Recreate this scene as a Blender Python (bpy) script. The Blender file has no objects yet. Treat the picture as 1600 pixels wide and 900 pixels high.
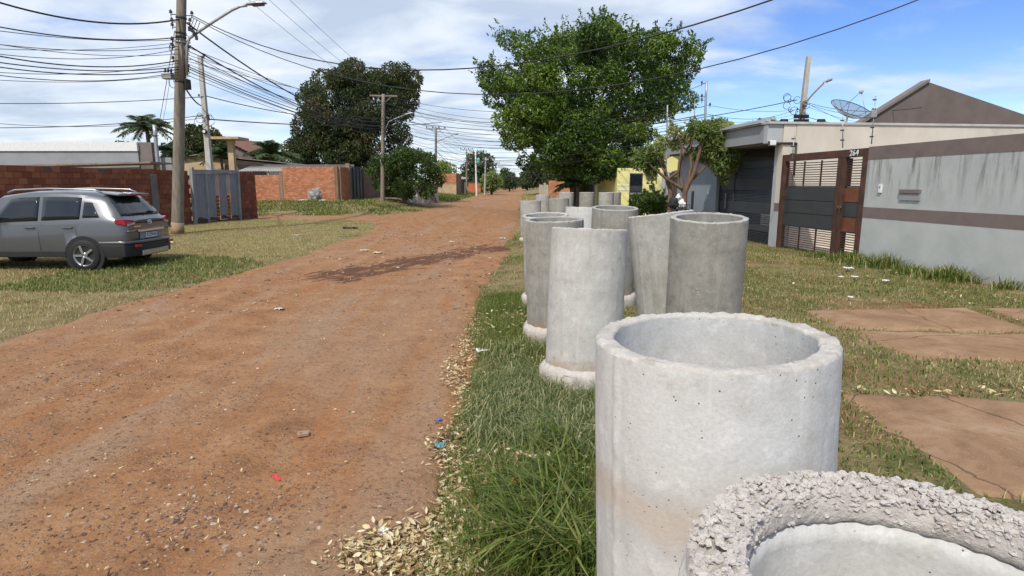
import bpy, bmesh, math, random
import numpy as np
from mathutils import Vector, Matrix, Euler

random.seed(7)
RNG = np.random.default_rng(11)
scene = bpy.context.scene
COL = scene.collection

# ------------------------------------------------------------------ camera
FPX, PITCH, EYE = 924.0, math.radians(9.94), 1.8
cam_data = bpy.data.cameras.new('camera')
cam_data.sensor_width = 36.0
cam_data.lens = 36.0 * FPX / 1600.0
cam_data.clip_start = 0.05
cam_data.clip_end = 6000
cam = bpy.data.objects.new('camera', cam_data)
COL.objects.link(cam)
cam.location = (0, 0, EYE)
cam.rotation_euler = (math.radians(90) - PITCH, 0, 0)
scene.camera = cam

# ------------------------------------------------------------------ sky and sun
SUN_EL = math.radians(51)
SUN_H = Vector((-0.40, -0.92)).normalized()          # horizontal direction TOWARDS the sun
world = bpy.data.worlds.new('World')
scene.world = world
world.use_nodes = True
wn, wl = world.node_tree.nodes, world.node_tree.links
wn.clear()
def WN(t, **k):
    n = wn.new(t)
    for a, b in k.items():
        setattr(n, a, b)
    return n
w_out = WN('ShaderNodeOutputWorld')
w_sky = WN('ShaderNodeTexSky', sky_type='NISHITA', sun_disc=False)
w_sky.sun_elevation = SUN_EL
w_sky.sun_rotation = math.atan2(SUN_H.x, SUN_H.y)
w_sky.air_density = 1.0
w_sky.dust_density = 0.15
w_sky.ozone_density = 4.0
w_bg = WN('ShaderNodeBackground')
w_bg.inputs['Strength'].default_value = 0.15
w_sat = WN('ShaderNodeHueSaturation'); w_sat.inputs['Hue'].default_value = 0.517; w_sat.inputs['Saturation'].default_value = 1.22; w_sat.inputs['Value'].default_value = 1.0
wl.new(w_sky.outputs[0], w_sat.inputs['Color'])
wl.new(w_sat.outputs[0], w_bg.inputs['Color'])
w_tc = WN('ShaderNodeTexCoord')
w_sep = WN('ShaderNodeSeparateXYZ')
wl.new(w_tc.outputs['Generated'], w_sep.inputs[0])
w_z = WN('ShaderNodeMath', operation='MAXIMUM'); w_z.inputs[1].default_value = 0.0
wl.new(w_sep.outputs['Z'], w_z.inputs[0])
w_z2 = WN('ShaderNodeMath', operation='ADD'); w_z2.inputs[1].default_value = 0.16
wl.new(w_z.outputs[0], w_z2.inputs[0])
w_dx = WN('ShaderNodeMath', operation='DIVIDE'); w_dy = WN('ShaderNodeMath', operation='DIVIDE')
wl.new(w_sep.outputs['X'], w_dx.inputs[0]); wl.new(w_z2.outputs[0], w_dx.inputs[1])
wl.new(w_sep.outputs['Y'], w_dy.inputs[0]); wl.new(w_z2.outputs[0], w_dy.inputs[1])
w_cmb = WN('ShaderNodeCombineXYZ')
wl.new(w_dx.outputs[0], w_cmb.inputs[0]); wl.new(w_dy.outputs[0], w_cmb.inputs[1])
def wnoise(scale, detail, rough, dist, off, stretch=(1, 1, 1)):
    m = WN('ShaderNodeMapping')
    m.inputs['Location'].default_value = off
    m.inputs['Scale'].default_value = stretch
    wl.new(w_cmb.outputs[0], m.inputs['Vector'])
    n = WN('ShaderNodeTexNoise')
    n.inputs['Scale'].default_value = scale
    n.inputs['Detail'].default_value = detail
    n.inputs['Roughness'].default_value = rough
    n.inputs['Distortion'].default_value = dist
    wl.new(m.outputs[0], n.inputs['Vector'])
    return n
w_n1 = wnoise(0.95, 9, 0.58, 0.3, (3.1, 1.7, 0), (1.0, 1.5, 1))
# broad cloud bank drifting off to one side: blue opens up to the right
w_bank = WN('ShaderNodeMapRange', interpolation_type='SMOOTHSTEP')
w_bank.inputs['From Min'].default_value = 0.25
w_bank.inputs['From Max'].default_value = 1.25
w_bank.inputs['To Min'].default_value = 0.20
w_bank.inputs['To Max'].default_value = -0.04
wl.new(w_dx.outputs[0], w_bank.inputs['Value'])
w_add = WN('ShaderNodeMath', operation='ADD')
wl.new(w_n1.outputs['Fac'], w_add.inputs[0]); wl.new(w_bank.outputs[0], w_add.inputs[1])
w_fac = WN('ShaderNodeMapRange', interpolation_type='SMOOTHSTEP')
w_fac.inputs['From Min'].default_value = 0.40
w_fac.inputs['From Max'].default_value = 0.74
w_fac.inputs['To Max'].default_value = 0.93
wl.new(w_add.outputs[0], w_fac.inputs['Value'])
w_n2 = wnoise(2.1, 7, 0.52, 0.3, (7.7, 2.2, 4.0), (1.0, 1.25, 1))
w_cr = WN('ShaderNodeValToRGB')
w_cr.color_ramp.elements[0].position = 0.33
w_cr.color_ramp.elements[0].color = (0.54, 0.63, 0.77, 1)
w_cr.color_ramp.elements[1].position = 0.72
w_cr.color_ramp.elements[1].color = (0.98, 1.0, 1.03, 1)
e = w_cr.color_ramp.elements.new(0.5); e.color = (0.74, 0.82, 0.92, 1)
wl.new(w_n2.outputs['Fac'], w_cr.inputs[0])
w_bg2 = WN('ShaderNodeBackground')
w_bg2.inputs['Strength'].default_value = 1.0
wl.new(w_cr.outputs[0], w_bg2.inputs['Color'])
w_mix = WN('ShaderNodeMixShader')
wl.new(w_fac.outputs[0], w_mix.inputs[0])
wl.new(w_bg.outputs[0], w_mix.inputs[1]); wl.new(w_bg2.outputs[0], w_mix.inputs[2])
wl.new(w_mix.outputs[0], w_out.inputs['Surface'])

sun_data = bpy.data.lights.new('sun', 'SUN')
sun_data.energy = 3.4
sun_data.angle = math.radians(1.2)
sun_data.color = (1.0, 0.94, 0.85)
sun = bpy.data.objects.new('sun', sun_data)
COL.objects.link(sun)
sdir = Vector((SUN_H.x * math.cos(SUN_EL), SUN_H.y * math.cos(SUN_EL), math.sin(SUN_EL)))
sun.rotation_euler = (-sdir).to_track_quat('-Z', 'Y').to_euler()
sun.location = (0, 0, 30)

scene.view_settings.view_transform = 'Standard'
scene.view_settings.look = 'None'
scene.view_settings.exposure = 0.12
scene.view_settings.gamma = 1.0
scene.view_settings.use_curve_mapping = False
scene.render.engine = 'CYCLES'
scene.cycles.use_denoising = True
scene.cycles.max_bounces = 6
scene.cycles.transparent_max_bounces = 6
scene.cycles.caustics_reflective = False
scene.cycles.caustics_refractive = False

# ------------------------------------------------------------------ helpers
def at(px, py, d):
    """world point seen at pixel (px, py) of the 1600x900 photograph, d metres ahead"""
    v = py - 450.0
    F = FPX * math.cos(PITCH) - v * math.sin(PITCH)
    D = FPX * math.sin(PITCH) + v * math.cos(PITCH)
    s = d / F
    return Vector(((px - 800.0) * s, d, EYE - D * s))
def gd(px, py, z=0.0):
    v = py - 450.0
    F = FPX * math.cos(PITCH) - v * math.sin(PITCH)
    D = FPX * math.sin(PITCH) + v * math.cos(PITCH)
    return at(px, py, (EYE - z) * F / D)

def tag(o, label=None, cat=None, group=None, kind=None):
    if label: o['label'] = label
    if cat: o['category'] = cat
    if group: o['group'] = group
    if kind: o['kind'] = kind
    return o
def empty(name, loc=(0, 0, 0), rz=0.0, label=None, cat=None, group=None, rot=None):
    o = bpy.data.objects.new(name, None)
    o.empty_display_size = 0.2
    COL.objects.link(o)
    o.location = loc
    o.rotation_euler = rot if rot else (0, 0, rz)
    return tag(o, label, cat, group)
def link(name, me, mat=None, parent=None):
    o = bpy.data.objects.new(name, me)
    COL.objects.link(o)
    if mat is not None and not me.materials:
        me.materials.append(mat)
    if parent is not None:
        o.parent = parent
    return o
def copy_tree(o, parent=None):
    c = o.copy()
    COL.objects.link(c)
    c.parent = parent
    for ch in list(o.children):
        copy_tree(ch, c)
    return c

def vnoise(x, y, seed=0):
    x = np.asarray(x, dtype=np.float64); y = np.asarray(y, dtype=np.float64)
    xi = np.floor(x).astype(np.int64); yi = np.floor(y).astype(np.int64)
    fx = x - xi; fy = y - yi
    fx = fx * fx * (3 - 2 * fx); fy = fy * fy * (3 - 2 * fy)
    def h(a, b):
        n = (a * 374761393 + b * 668265263 + seed * 1442695041) & 0xFFFFFFFF
        n = ((n ^ (n >> 13)) * 1274126177) & 0xFFFFFFFF
        return ((n ^ (n >> 16)) & 0xFFFF) / 65535.0
    return (h(xi, yi) * (1 - fx) + h(xi + 1, yi) * fx) * (1 - fy) + (h(xi, yi + 1) * (1 - fx) + h(xi + 1, yi + 1) * fx) * fy
def fbm(x, y, seed=0, oct=4):
    s = 0; a = 0.5; t = 0
    for i in range(oct):
        s = s + a * vnoise(np.asarray(x) * 2 ** i, np.asarray(y) * 2 ** i, seed + i * 17); t += a; a *= 0.5
    return s / t
def sstep(t):
    t = np.clip(t, 0, 1)
    return t * t * (3 - 2 * t)

class MB:
    """collects shapes, builds them as ONE mesh object"""
    def __init__(self):
        self.v = []; self.f = []; self.sm = []
    def add(self, vs, fs, smooth=False):
        n = len(self.v)
        self.v.extend([tuple(p) for p in vs])
        self.f.extend([tuple(i + n for i in f) for f in fs])
        self.sm.extend([smooth] * len(fs))
        return self
    def box(self, c, s, rot=None, taper=None):
        hx, hy, hz = s[0] / 2, s[1] / 2, s[2] / 2
        pts = [Vector((x * hx, y * hy, z * hz)) for z in (-1, 1) for y in (-1, 1) for x in (-1, 1)]
        if taper:
            for p in pts:
                if p.z > 0: p.x *= taper; p.y *= taper
        if rot is not None:
            R = Euler(rot).to_matrix() if not isinstance(rot, Matrix) else rot
            pts = [R @ p for p in pts]
        pts = [p + Vector(c) for p in pts]
        return self.add(pts, [(0, 2, 3, 1), (4, 5, 7, 6), (0, 1, 5, 4), (2, 6, 7, 3), (0, 4, 6, 2), (1, 3, 7, 5)])
    def bx(self, x0, x1, y0, y1, z0, z1):
        return self.box(((x0 + x1) / 2, (y0 + y1) / 2, (z0 + z1) / 2), (abs(x1 - x0), abs(y1 - y0), abs(z1 - z0)))
    def tube(self, path, r, n=8, cap=True, smooth=True):
        path = [Vector(p) for p in path]
        if not isinstance(r, (list, tuple)): r = [r] * len(path)
        rings = []
        up = Vector((0.13, 0.31, 0.94))
        prev = None
        for i, p in enumerate(path):
            t = (path[min(i + 1, len(path) - 1)] - path[max(i - 1, 0)])
            t = t.normalized() if t.length > 1e-9 else Vector((0, 0, 1))
            if prev is None:
                ref = up if abs(t.dot(up)) < 0.95 else Vector((1, 0, 0))
                a = t.cross(ref).normalized()
            else:
                a = (prev - t * prev.dot(t))
                a = a.normalized() if a.length > 1e-6 else t.orthogonal().normalized()
            prev = a
            b = t.cross(a)
            rings.append([p + (a * math.cos(2 * math.pi * k / n) + b * math.sin(2 * math.pi * k / n)) * r[i] for k in range(n)])
        vs = [q for ring in rings for q in ring]
        fs = []
        for i in range(len(path) - 1):
            for k in range(n):
                k2 = (k + 1) % n
                fs.append((i * n + k, i * n + k2, (i + 1) * n + k2, (i + 1) * n + k))
        self.add(vs, fs, smooth)
        if cap:
            m = len(self.v) - len(vs)
            self.f.append(tuple(m + k for k in reversed(range(n)))); self.sm.append(False)
            self.f.append(tuple(m + (len(path) - 1) * n + k for k in range(n))); self.sm.append(False)
        return self
    def lathe(self, prof, n=24, c=(0, 0, 0), M=None, smooth=True, closed=False):
        """prof: (r, z) pairs turned round z"""
        vs = []; fs = []
        for r, z in prof:
            for k in range(n):
                a = 2 * math.pi * k / n
                p = Vector((r * math.cos(a), r * math.sin(a), z))
                if M is not None: p = M @ p
                vs.append(p + Vector(c))
        m = len(prof)
        for i in range(m if closed else m - 1):
            j = (i + 1) % m
            for k in range(n):
                k2 = (k + 1) % n
                fs.append((i * n + k, i * n + k2, j * n + k2, j * n + k))
        return self.add(vs, fs, smooth)
    def prism(self, poly, y0, y1, axis='y'):
        """poly in (x,z) extruded along y (or (y,z) along x)"""
        n = len(poly)
        if axis == 'y':
            vs = [(p[0], y0, p[1]) for p in poly] + [(p[0], y1, p[1]) for p in poly]
        elif axis == 'x':
            vs = [(y0, p[0], p[1]) for p in poly] + [(y1, p[0], p[1]) for p in poly]
        else:
            vs = [(p[0], p[1], y0) for p in poly] + [(p[0], p[1], y1) for p in poly]
        fs = [tuple(range(n)), tuple(range(2 * n - 1, n - 1, -1))]
        for k in range(n):
            k2 = (k + 1) % n
            fs.append((k, k + n, k2 + n, k2))
        return self.add(vs, fs)
    def mesh(self, name='mesh'):
        me = bpy.data.meshes.new(name)
        me.from_pydata(self.v, [], self.f)
        me.polygons.foreach_set('use_smooth', self.sm)
        bm = bmesh.new(); bm.from_mesh(me)
        bmesh.ops.recalc_face_normals(bm, faces=bm.faces)
        bm.to_mesh(me); bm.free()
        me.update()
        return me
    def build(self, name, mat, parent=None, bevel=0.0):
        o = link(name, self.mesh(name), mat, parent)
        if bevel:
            m = o.modifiers.new('bevel', 'BEVEL'); m.width = bevel; m.segments = 2; m.limit_method = 'ANGLE'
        return o
def fast_mesh(name, V, F, smooth=False, rnd=None):
    """numpy verts (N,3) and tris/quads (M,k); rnd = one float per face"""
    V = np.asarray(V, dtype=np.float32); F = np.asarray(F, dtype=np.int32)
    me = bpy.data.meshes.new(name)
    k = F.shape[1]
    me.vertices.add(len(V)); me.vertices.foreach_set('co', V.ravel())
    me.loops.add(F.size); me.loops.foreach_set('vertex_index', F.ravel())
    me.polygons.add(len(F))
    me.polygons.foreach_set('loop_start', np.arange(0, F.size, k, dtype=np.int32))
    try:
        me.polygons.foreach_set('loop_total', np.full(len(F), k, dtype=np.int32))
    except Exception:
        pass
    me.polygons.foreach_set('use_smooth', np.full(len(F), smooth, dtype=bool))
    if rnd is not None:
        at_ = me.attributes.new('rnd', 'FLOAT', 'FACE')
        at_.data.foreach_set('value', np.asarray(rnd, dtype=np.float32))
    me.update(calc_edges=True)
    return me
def text_mesh(txt, size, depth=0.004, bold=0.0):
    cu = bpy.data.curves.new('lettering', 'FONT')
    cu.body = txt; cu.size = size; cu.extrude = depth; cu.align_x = 'CENTER'; cu.align_y = 'CENTER'; cu.offset = bold
    cu.resolution_u = 3; cu.space_character = 1.12
    o = bpy.data.objects.new('lettering', cu)
    COL.objects.link(o)
    dg = bpy.context.evaluated_depsgraph_get()
    me = bpy.data.meshes.new_from_object(o.evaluated_get(dg))
    bpy.data.objects.remove(o)
    me.materials.clear()
    return me

# ------------------------------------------------------------------ materials
class NT:
    def __init__(self, name):
        self.m = bpy.data.materials.new(name); self.m.use_nodes = True
        self.n = self.m.node_tree.nodes; self.l = self.m.node_tree.links
        self.b = self.n['Principled BSDF']; self.out = self.n['Material Output']
    def node(self, t, **k):
        nd = self.n.new(t)
        for a, b in k.items(): setattr(nd, a, b)
        return nd
    def put(self, sock, val):
        if isinstance(val, bpy.types.NodeSocket): self.l.new(val, sock)
        else: sock.default_value = val
    def coords(self, space='Object', scale=(1, 1, 1), randomize=False, loc=(0, 0, 0), rot=(0, 0, 0)):
        tc = self.node('ShaderNodeTexCoord')
        vec = tc.outputs[space]
        if space == 'World':
            vec = self.node('ShaderNodeNewGeometry').outputs['Position']
        if randomize:
            oi = self.node('ShaderNodeObjectInfo')
            mul = self.node('ShaderNodeVectorMath', operation='SCALE'); mul.inputs[0].default_value = (37, 53, 71)
            self.l.new(oi.outputs['Random'], mul.inputs['Scale'])
            ad = self.node('ShaderNodeVectorMath', operation='ADD')
            self.l.new(vec, ad.inputs[0]); self.l.new(mul.outputs[0], ad.inputs[1]); vec = ad.outputs[0]
        mp = self.node('ShaderNodeMapping')
        mp.inputs['Scale'].default_value = scale; mp.inputs['Location'].default_value = loc; mp.inputs['Rotation'].default_value = rot
        self.l.new(vec, mp.inputs['Vector'])
        return mp.outputs[0]
    def pos(self, scale=(1, 1, 1), loc=(0, 0, 0), rot=(0, 0, 0), vtype='POINT'):
        g = self.node('ShaderNodeNewGeometry')
        mp = self.node('ShaderNodeMapping', vector_type=vtype)
        mp.inputs['Scale'].default_value = scale; mp.inputs['Location'].default_value = loc; mp.inputs['Rotation'].default_value = rot
        self.l.new(g.outputs['Position'], mp.inputs['Vector'])
        return mp.outputs[0]
    def noise(self, vec, scale, detail=5, rough=0.55, dist=0.0):
        nd = self.node('ShaderNodeTexNoise')
        self.l.new(vec, nd.inputs['Vector'])
        nd.inputs['Scale'].default_value = scale; nd.inputs['Detail'].default_value = detail
        nd.inputs['Roughness'].default_value = rough; nd.inputs['Distortion'].default_value = dist
        return nd.outputs['Fac']
    def voro(self, vec, scale, feature='F1'):
        nd = self.node('ShaderNodeTexVoronoi', feature=feature)
        self.l.new(vec, nd.inputs['Vector']); nd.inputs['Scale'].default_value = scale
        return nd
    def ramp(self, fac, stops):
        nd = self.node('ShaderNodeValToRGB')
        els = nd.color_ramp.elements
        while len(els) < len(stops): els.new(0.5)
        for e, (p, c) in zip(els, stops):
            e.position = p; e.color = (c, c, c, 1) if not isinstance(c, (tuple, list)) else (*c[:3], 1)
        self.l.new(fac, nd.inputs[0])
        return nd.outputs[0]
    def mix(self, fac, a, b, blend='MIX'):
        nd = self.node('ShaderNodeMix', data_type='RGBA', blend_type=blend)
        self.put(nd.inputs[0], fac)
        for s, val in ((nd.inputs[6], a), (nd.inputs[7], b)):
            if isinstance(val, (tuple, list)): val = (*val[:3], 1)
            self.put(s, val)
        return nd.outputs[2]
    def math(self, op, a, b=0.0, clamp=False):
        nd = self.node('ShaderNodeMath', operation=op, use_clamp=clamp)
        self.put(nd.inputs[0], a); self.put(nd.inputs[1], b)
        return nd.outputs[0]
    def rng(self, v, a, b, c=0.0, d=1.0):
        nd = self.node('ShaderNodeMapRange', interpolation_type='SMOOTHSTEP')
        self.l.new(v, nd.inputs['Value'])
        for i, q in zip(('From Min', 'From Max', 'To Min', 'To Max'), (a, b, c, d)): nd.inputs[i].default_value = q
        return nd.outputs[0]
    def bump(self, h, strength=0.3, dist=0.02, base=None):
        nd = self.node('ShaderNodeBump')
        nd.inputs['Strength'].default_value = strength; nd.inputs['Distance'].default_value = dist
        self.l.new(h, nd.inputs['Height'])
        if base is not None: self.l.new(base, nd.inputs['Normal'])
        self.l.new(nd.outputs[0], self.b.inputs['Normal'])
        return nd.outputs[0]
    def color(self, c): 
        if isinstance(c, (tuple, list)): c = (*c[:3], 1)
        self.put(self.b.inputs['Base Color'], c); return self
    def rough(self, r): self.put(self.b.inputs['Roughness'], r); return self
    def metal(self, r): self.put(self.b.inputs['Metallic'], r); return self
    def spec(self, r): self.put(self.b.inputs['Specular IOR Level'], r); return self

def simple(name, c, c2=None, scale=6.0, rough=0.75, bump=0.15, metal=0.0, space='Object', detail=6, stretch=(1, 1, 1), dirt=None, spec=0.4):
    t = NT(name)
    c2 = c2 or tuple(x * 0.72 for x in c)
    vec = t.coords(space, stretch, randomize=True)
    n = t.noise(vec, scale, detail, 0.6, 0.2)
    col = t.ramp(n, [(0.30, c2), (0.68, c)])
    if dirt:
        n2 = t.noise(vec, scale * 0.35, 8, 0.7, 0.6)
        col = t.mix(t.rng(n2, 0.52, 0.70, 0, 0.8), col, dirt)
    t.color(col).rough(rough).metal(metal).spec(spec)
    if bump: t.bump(t.noise(vec, scale * 6, 6, 0.65), bump, 0.01)
    return t.m
def concrete(name, light, dark, stain, mud=None):
    """cast concrete pipe: cloudy tone, rain streaks, lime spatter, pits and a fine grain"""
    t = NT(name)
    v = t.coords('Object', (1, 1, 1), True)
    big = t.noise(v, 3.2, 9, 0.68, 0.5)
    col = t.ramp(big, [(0.32, dark), (0.62, light)])
    mott = t.noise(v, 14, 7, 0.7, 0.3)
    col = t.mix(t.rng(mott, 0.52, 0.66, 0, 0.5), col, stain)
    col = t.mix(t.rng(mott, 0.46, 0.34, 0, 0.5), col, tuple(min(1, c * 1.2) for c in light))
    vs = t.coords('Object', (9, 9, 0.7), True)
    streak = t.noise(vs, 1.3, 5, 0.65, 0.15)
    col = t.mix(t.rng(streak, 0.52, 0.72, 0, 0.40), col, stain)
    col = t.mix(t.rng(t.noise(vs, 2.1, 3, 0.5), 0.60, 0.75, 0, 0.30), col, tuple(min(1, c * 1.35) for c in light))
    grain = t.noise(v, 95, 4, 0.7)
    col = t.mix(t.rng(grain, 0.35, 0.7, 0, 0.22), col, tuple(c * 0.55 for c in dark))
    sp = t.voro(v, 42); spn = t.noise(v, 3.3, 3, 0.5)
    spat = t.math('MULTIPLY', t.rng(sp.outputs['Distance'], 0.16, 0.10, 0, 1), t.rng(spn, 0.56, 0.66, 0, 1))
    col = t.mix(spat, col, (0.74, 0.73, 0.70))
    hz = t.noise(t.coords('Object', (0.3, 0.3, 4.5), True), 1.0, 3, 0.5)
    col = t.mix(t.rng(hz, 0.52, 0.62, 0, 0.25), col, tuple(c * 0.8 for c in dark))
    pits = t.voro(v, 48)
    pm = t.math('MULTIPLY', t.rng(pits.outputs['Distance'], 0.13, 0.07, 0, 1), t.rng(t.noise(v, 9, 2, 0.5), 0.52, 0.60, 0, 1))
    col = t.mix(pm, col, (0.10, 0.095, 0.085))
    sz_ = t.node('ShaderNodeSeparateXYZ'); t.l.new(t.coords('Object'), sz_.inputs[0])
    spl = t.math('ADD', sz_.outputs['Z'], t.math('MULTIPLY', t.noise(v, 7, 6, 0.65), -0.30))
    col = t.mix(t.rng(spl, 0.22, 0.0, 0, 0.75), col, (0.30, 0.175, 0.095))
    if mud:
        sp_ = t.node('ShaderNodeSeparateXYZ'); t.l.new(t.pos(), sp_.inputs[0])
        zz = t.math('ADD', sp_.outputs['Z'], t.math('MULTIPLY', t.noise(v, 6, 5, 0.6), 0.16))
        band = t.math('MULTIPLY', t.rng(zz, mud[0] - 0.05, mud[0] + 0.01, 0, 1), t.rng(zz, mud[0] + 0.11, mud[0] + 0.04, 0, 1))
        side = t.rng(sp_.outputs['X'], mud[1] + 0.14, mud[1] - 0.05, 0, 0.32)
        col = t.mix(t.math('MULTIPLY', band, side), col, (0.48, 0.33, 0.19))
        dr = t.noise(t.coords('Object', (26, 26, 1.6)), 1.0, 3, 0.5)
        col = t.mix(t.math('MULTIPLY', t.rng(dr, 0.70, 0.74, 0, 0.9), t.rng(sp_.outputs['Z'], 1.15, 1.25, 0, 1)), col, (0.86, 0.86, 0.85))
    t.color(col).rough(0.93).spec(0.2)
    h = t.math('ADD', t.math('MULTIPLY', t.noise(v, 16, 8, 0.62), 1.0), t.math('MULTIPLY', grain, 0.35))
    h = t.math('SUBTRACT', h, t.math('MULTIPLY', pm, 1.2))
    t.bump(h, 0.45, 0.006)
    return t.m
M = {}
M['conc_rim'] = concrete('worn_rim_concrete', (0.52, 0.49, 0.45), (0.36, 0.335, 0.30), (0.27, 0.24, 0.20))
M['conc_pale'] = concrete('pale_concrete', (0.60, 0.595, 0.57), (0.50, 0.49, 0.465), (0.44, 0.415, 0.365))
M['conc_big'] = concrete('pale_mud_stained_concrete', (0.60, 0.595, 0.575), (0.51, 0.505, 0.485), (0.45, 0.43, 0.385), (1.02, 0.50))
M['conc_light'] = concrete('light_grey_concrete', (0.54, 0.53, 0.495), (0.42, 0.41, 0.38), (0.34, 0.32, 0.28))
M['conc_mid'] = concrete('grey_concrete', (0.44, 0.43, 0.40), (0.32, 0.31, 0.28), (0.25, 0.235, 0.20))
M['conc_dark'] = concrete('weathered_concrete', (0.36, 0.345, 0.31), (0.25, 0.24, 0.21), (0.19, 0.175, 0.15))
M['conc_rough'] = simple('rough_aggregate_concrete', (0.56, 0.515, 0.465), (0.40, 0.36, 0.325), 16, 0.95, 0.8, dirt=(0.30, 0.23, 0.18))
M['stone_grey'] = simple('aggregate_stone', (0.58, 0.54, 0.495), (0.43, 0.39, 0.355), 22, 0.9, 0.6)
M['pole_conc'] = simple('pole_concrete', (0.27, 0.235, 0.185), (0.15, 0.125, 0.095), 5, 0.9, 0.4, stretch=(3, 3, 0.5), dirt=(0.10, 0.085, 0.07))
M['pole_pale'] = simple('pale_pole_concrete', (0.50, 0.48, 0.44), (0.36, 0.34, 0.30), 5, 0.9, 0.3, stretch=(3, 3, 0.5))
M['pole_wood'] = simple('weathered_pole_wood', (0.30, 0.25, 0.20), (0.17, 0.135, 0.10), 6, 0.9, 0.4, stretch=(4, 4, 0.4))
M['galv'] = simple('galvanised_steel', (0.42, 0.43, 0.43), (0.30, 0.31, 0.31), 8, 0.5, 0.05, 0.6)
M['dark_metal'] = simple('dark_painted_metal', (0.035, 0.038, 0.042), (0.022, 0.024, 0.027), 8, 0.5, 0.05)
M['black'] = simple('black_rubber', (0.018, 0.018, 0.018), (0.012, 0.012, 0.012), 20, 0.7, 0.1)
M['cable'] = simple('black_cable_sheath', (0.022, 0.022, 0.024), (0.015, 0.015, 0.016), 4, 0.6, 0)
M['porcelain'] = simple('brown_porcelain', (0.06, 0.045, 0.04), (0.03, 0.025, 0.022), 12, 0.3, 0)
M['white'] = simple('white_plastic', (0.78, 0.78, 0.76), (0.66, 0.66, 0.64), 10, 0.5, 0.05)
M['lamp_glass'] = simple('grey_lamp_glass', (0.10, 0.095, 0.085), (0.06, 0.055, 0.05), 5, 0.2, 0)

def brick_mat(name, cols, dirt, dirt_amt=0.6):
    t = NT(name)
    oi = t.node('ShaderNodeObjectInfo')
    v = t.coords('Object', (1, 1, 1), True)
    n = t.noise(v, 4, 5, 0.6, 0.3)
    wv = t.pos()
    big = t.noise(wv, 0.9, 5, 0.65, 0.5)
    f = t.math('ADD', t.math('MULTIPLY', oi.outputs['Random'], 0.65), t.math('MULTIPLY', n, 0.35))
    col = t.ramp(f, [(0.1, cols[0]), (0.45, cols[1]), (0.75, cols[2]), (0.95, cols[3])])
    col = t.mix(t.rng(big, 0.45, 0.68, 0, dirt_amt), col, dirt)
    t.color(col).rough(0.92).spec(0.2)
    t.bump(t.noise(v, 40, 5, 0.7), 0.35, 0.006)
    return t.m
def wall_brick_mat(name, cols, dirt, dirt_amt, attr=True):
    """for joined bricks: one tone per brick from the face attribute"""
    t = NT(name)
    a = t.node('ShaderNodeAttribute', attribute_name='rnd')
    wv = t.pos()
    n = t.noise(wv, 6, 5, 0.6)
    big = t.noise(wv, 0.7, 6, 0.65, 0.5)
    f = t.math('ADD', t.math('MULTIPLY', a.outputs['Fac'], 0.7), t.math('MULTIPLY', n, 0.3))
    col = t.ramp(f, [(0.1, cols[0]), (0.45, cols[1]), (0.75, cols[2]), (0.95, cols[3])])
    col = t.mix(t.rng(big, 0.5, 0.7, 0, dirt_amt), col, dirt)
    t.color(col).rough(0.92).spec(0.2)
    t.bump(n, 0.3, 0.01)
    return t.m
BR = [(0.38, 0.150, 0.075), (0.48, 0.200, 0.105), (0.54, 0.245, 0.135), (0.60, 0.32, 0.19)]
BRD = [(0.165, 0.058, 0.031), (0.235, 0.082, 0.043), (0.29, 0.108, 0.057), (0.35, 0.145, 0.08)]  # old red brick tones, also darkened for the shade on the road-facing wall
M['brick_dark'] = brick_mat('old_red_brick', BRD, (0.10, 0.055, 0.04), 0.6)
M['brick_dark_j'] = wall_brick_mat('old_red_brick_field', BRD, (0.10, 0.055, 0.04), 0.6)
M['brick'] = wall_brick_mat('orange_brick_field', BR, (0.30, 0.14, 0.08), 0.45)
M['brick_far'] = wall_brick_mat('far_brick_field', BR, (0.22, 0.12, 0.08), 0.5)
M['mortar'] = simple('mortar', (0.30, 0.22, 0.17), (0.20, 0.14, 0.10), 9, 0.95, 0.4)
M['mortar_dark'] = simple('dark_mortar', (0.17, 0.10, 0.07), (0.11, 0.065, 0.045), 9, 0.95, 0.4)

M['plaster_beige'] = simple('stained_beige_plaster', (0.52, 0.40, 0.25), (0.42, 0.30, 0.17), 1.3, 0.9, 0.2, dirt=(0.22, 0.17, 0.12))
M['plaster_cream'] = simple('stained_cream_plaster', (0.62, 0.57, 0.49), (0.50, 0.45, 0.38), 1.1, 0.9, 0.2, dirt=(0.34, 0.32, 0.28), stretch=(1, 1, 0.6))
M['plaster_grey'] = simple('grey_plaster', (0.30, 0.31, 0.32), (0.25, 0.26, 0.27), 1.5, 0.85, 0.1)
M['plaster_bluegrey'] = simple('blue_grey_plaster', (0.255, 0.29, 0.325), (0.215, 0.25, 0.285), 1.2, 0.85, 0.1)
M['plaster_paleg'] = simple('pale_grey_plaster', (0.42, 0.44, 0.45), (0.35, 0.37, 0.38), 1.2, 0.85, 0.1, dirt=(0.30, 0.28, 0.25))
M['plaster_yellow'] = simple('yellow_painted_plaster', (0.80, 0.75, 0.33), (0.74, 0.68, 0.27), 1.4, 0.8, 0.1, dirt=(0.55, 0.52, 0.27))
M['plaster_brown'] = simple('brown_plaster', (0.24, 0.155, 0.095), (0.17, 0.105, 0.065), 1.6, 0.9, 0.2)
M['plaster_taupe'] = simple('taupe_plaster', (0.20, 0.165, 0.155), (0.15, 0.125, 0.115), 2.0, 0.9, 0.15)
M['roof_brown'] = simple('brown_gable', (0.155, 0.125, 0.115), (0.12, 0.095, 0.088), 2.0, 0.85, 0.1)
M['roof_grey'] = simple('fibre_cement_sheet', (0.40, 0.385, 0.35), (0.25, 0.235, 0.21), 2.2, 0.9, 0.2, dirt=(0.17, 0.155, 0.135))
M['roof_edge'] = simple('roof_edge_board', (0.30, 0.25, 0.20), (0.14, 0.11, 0.09), 3, 0.9, 0.2)
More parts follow.
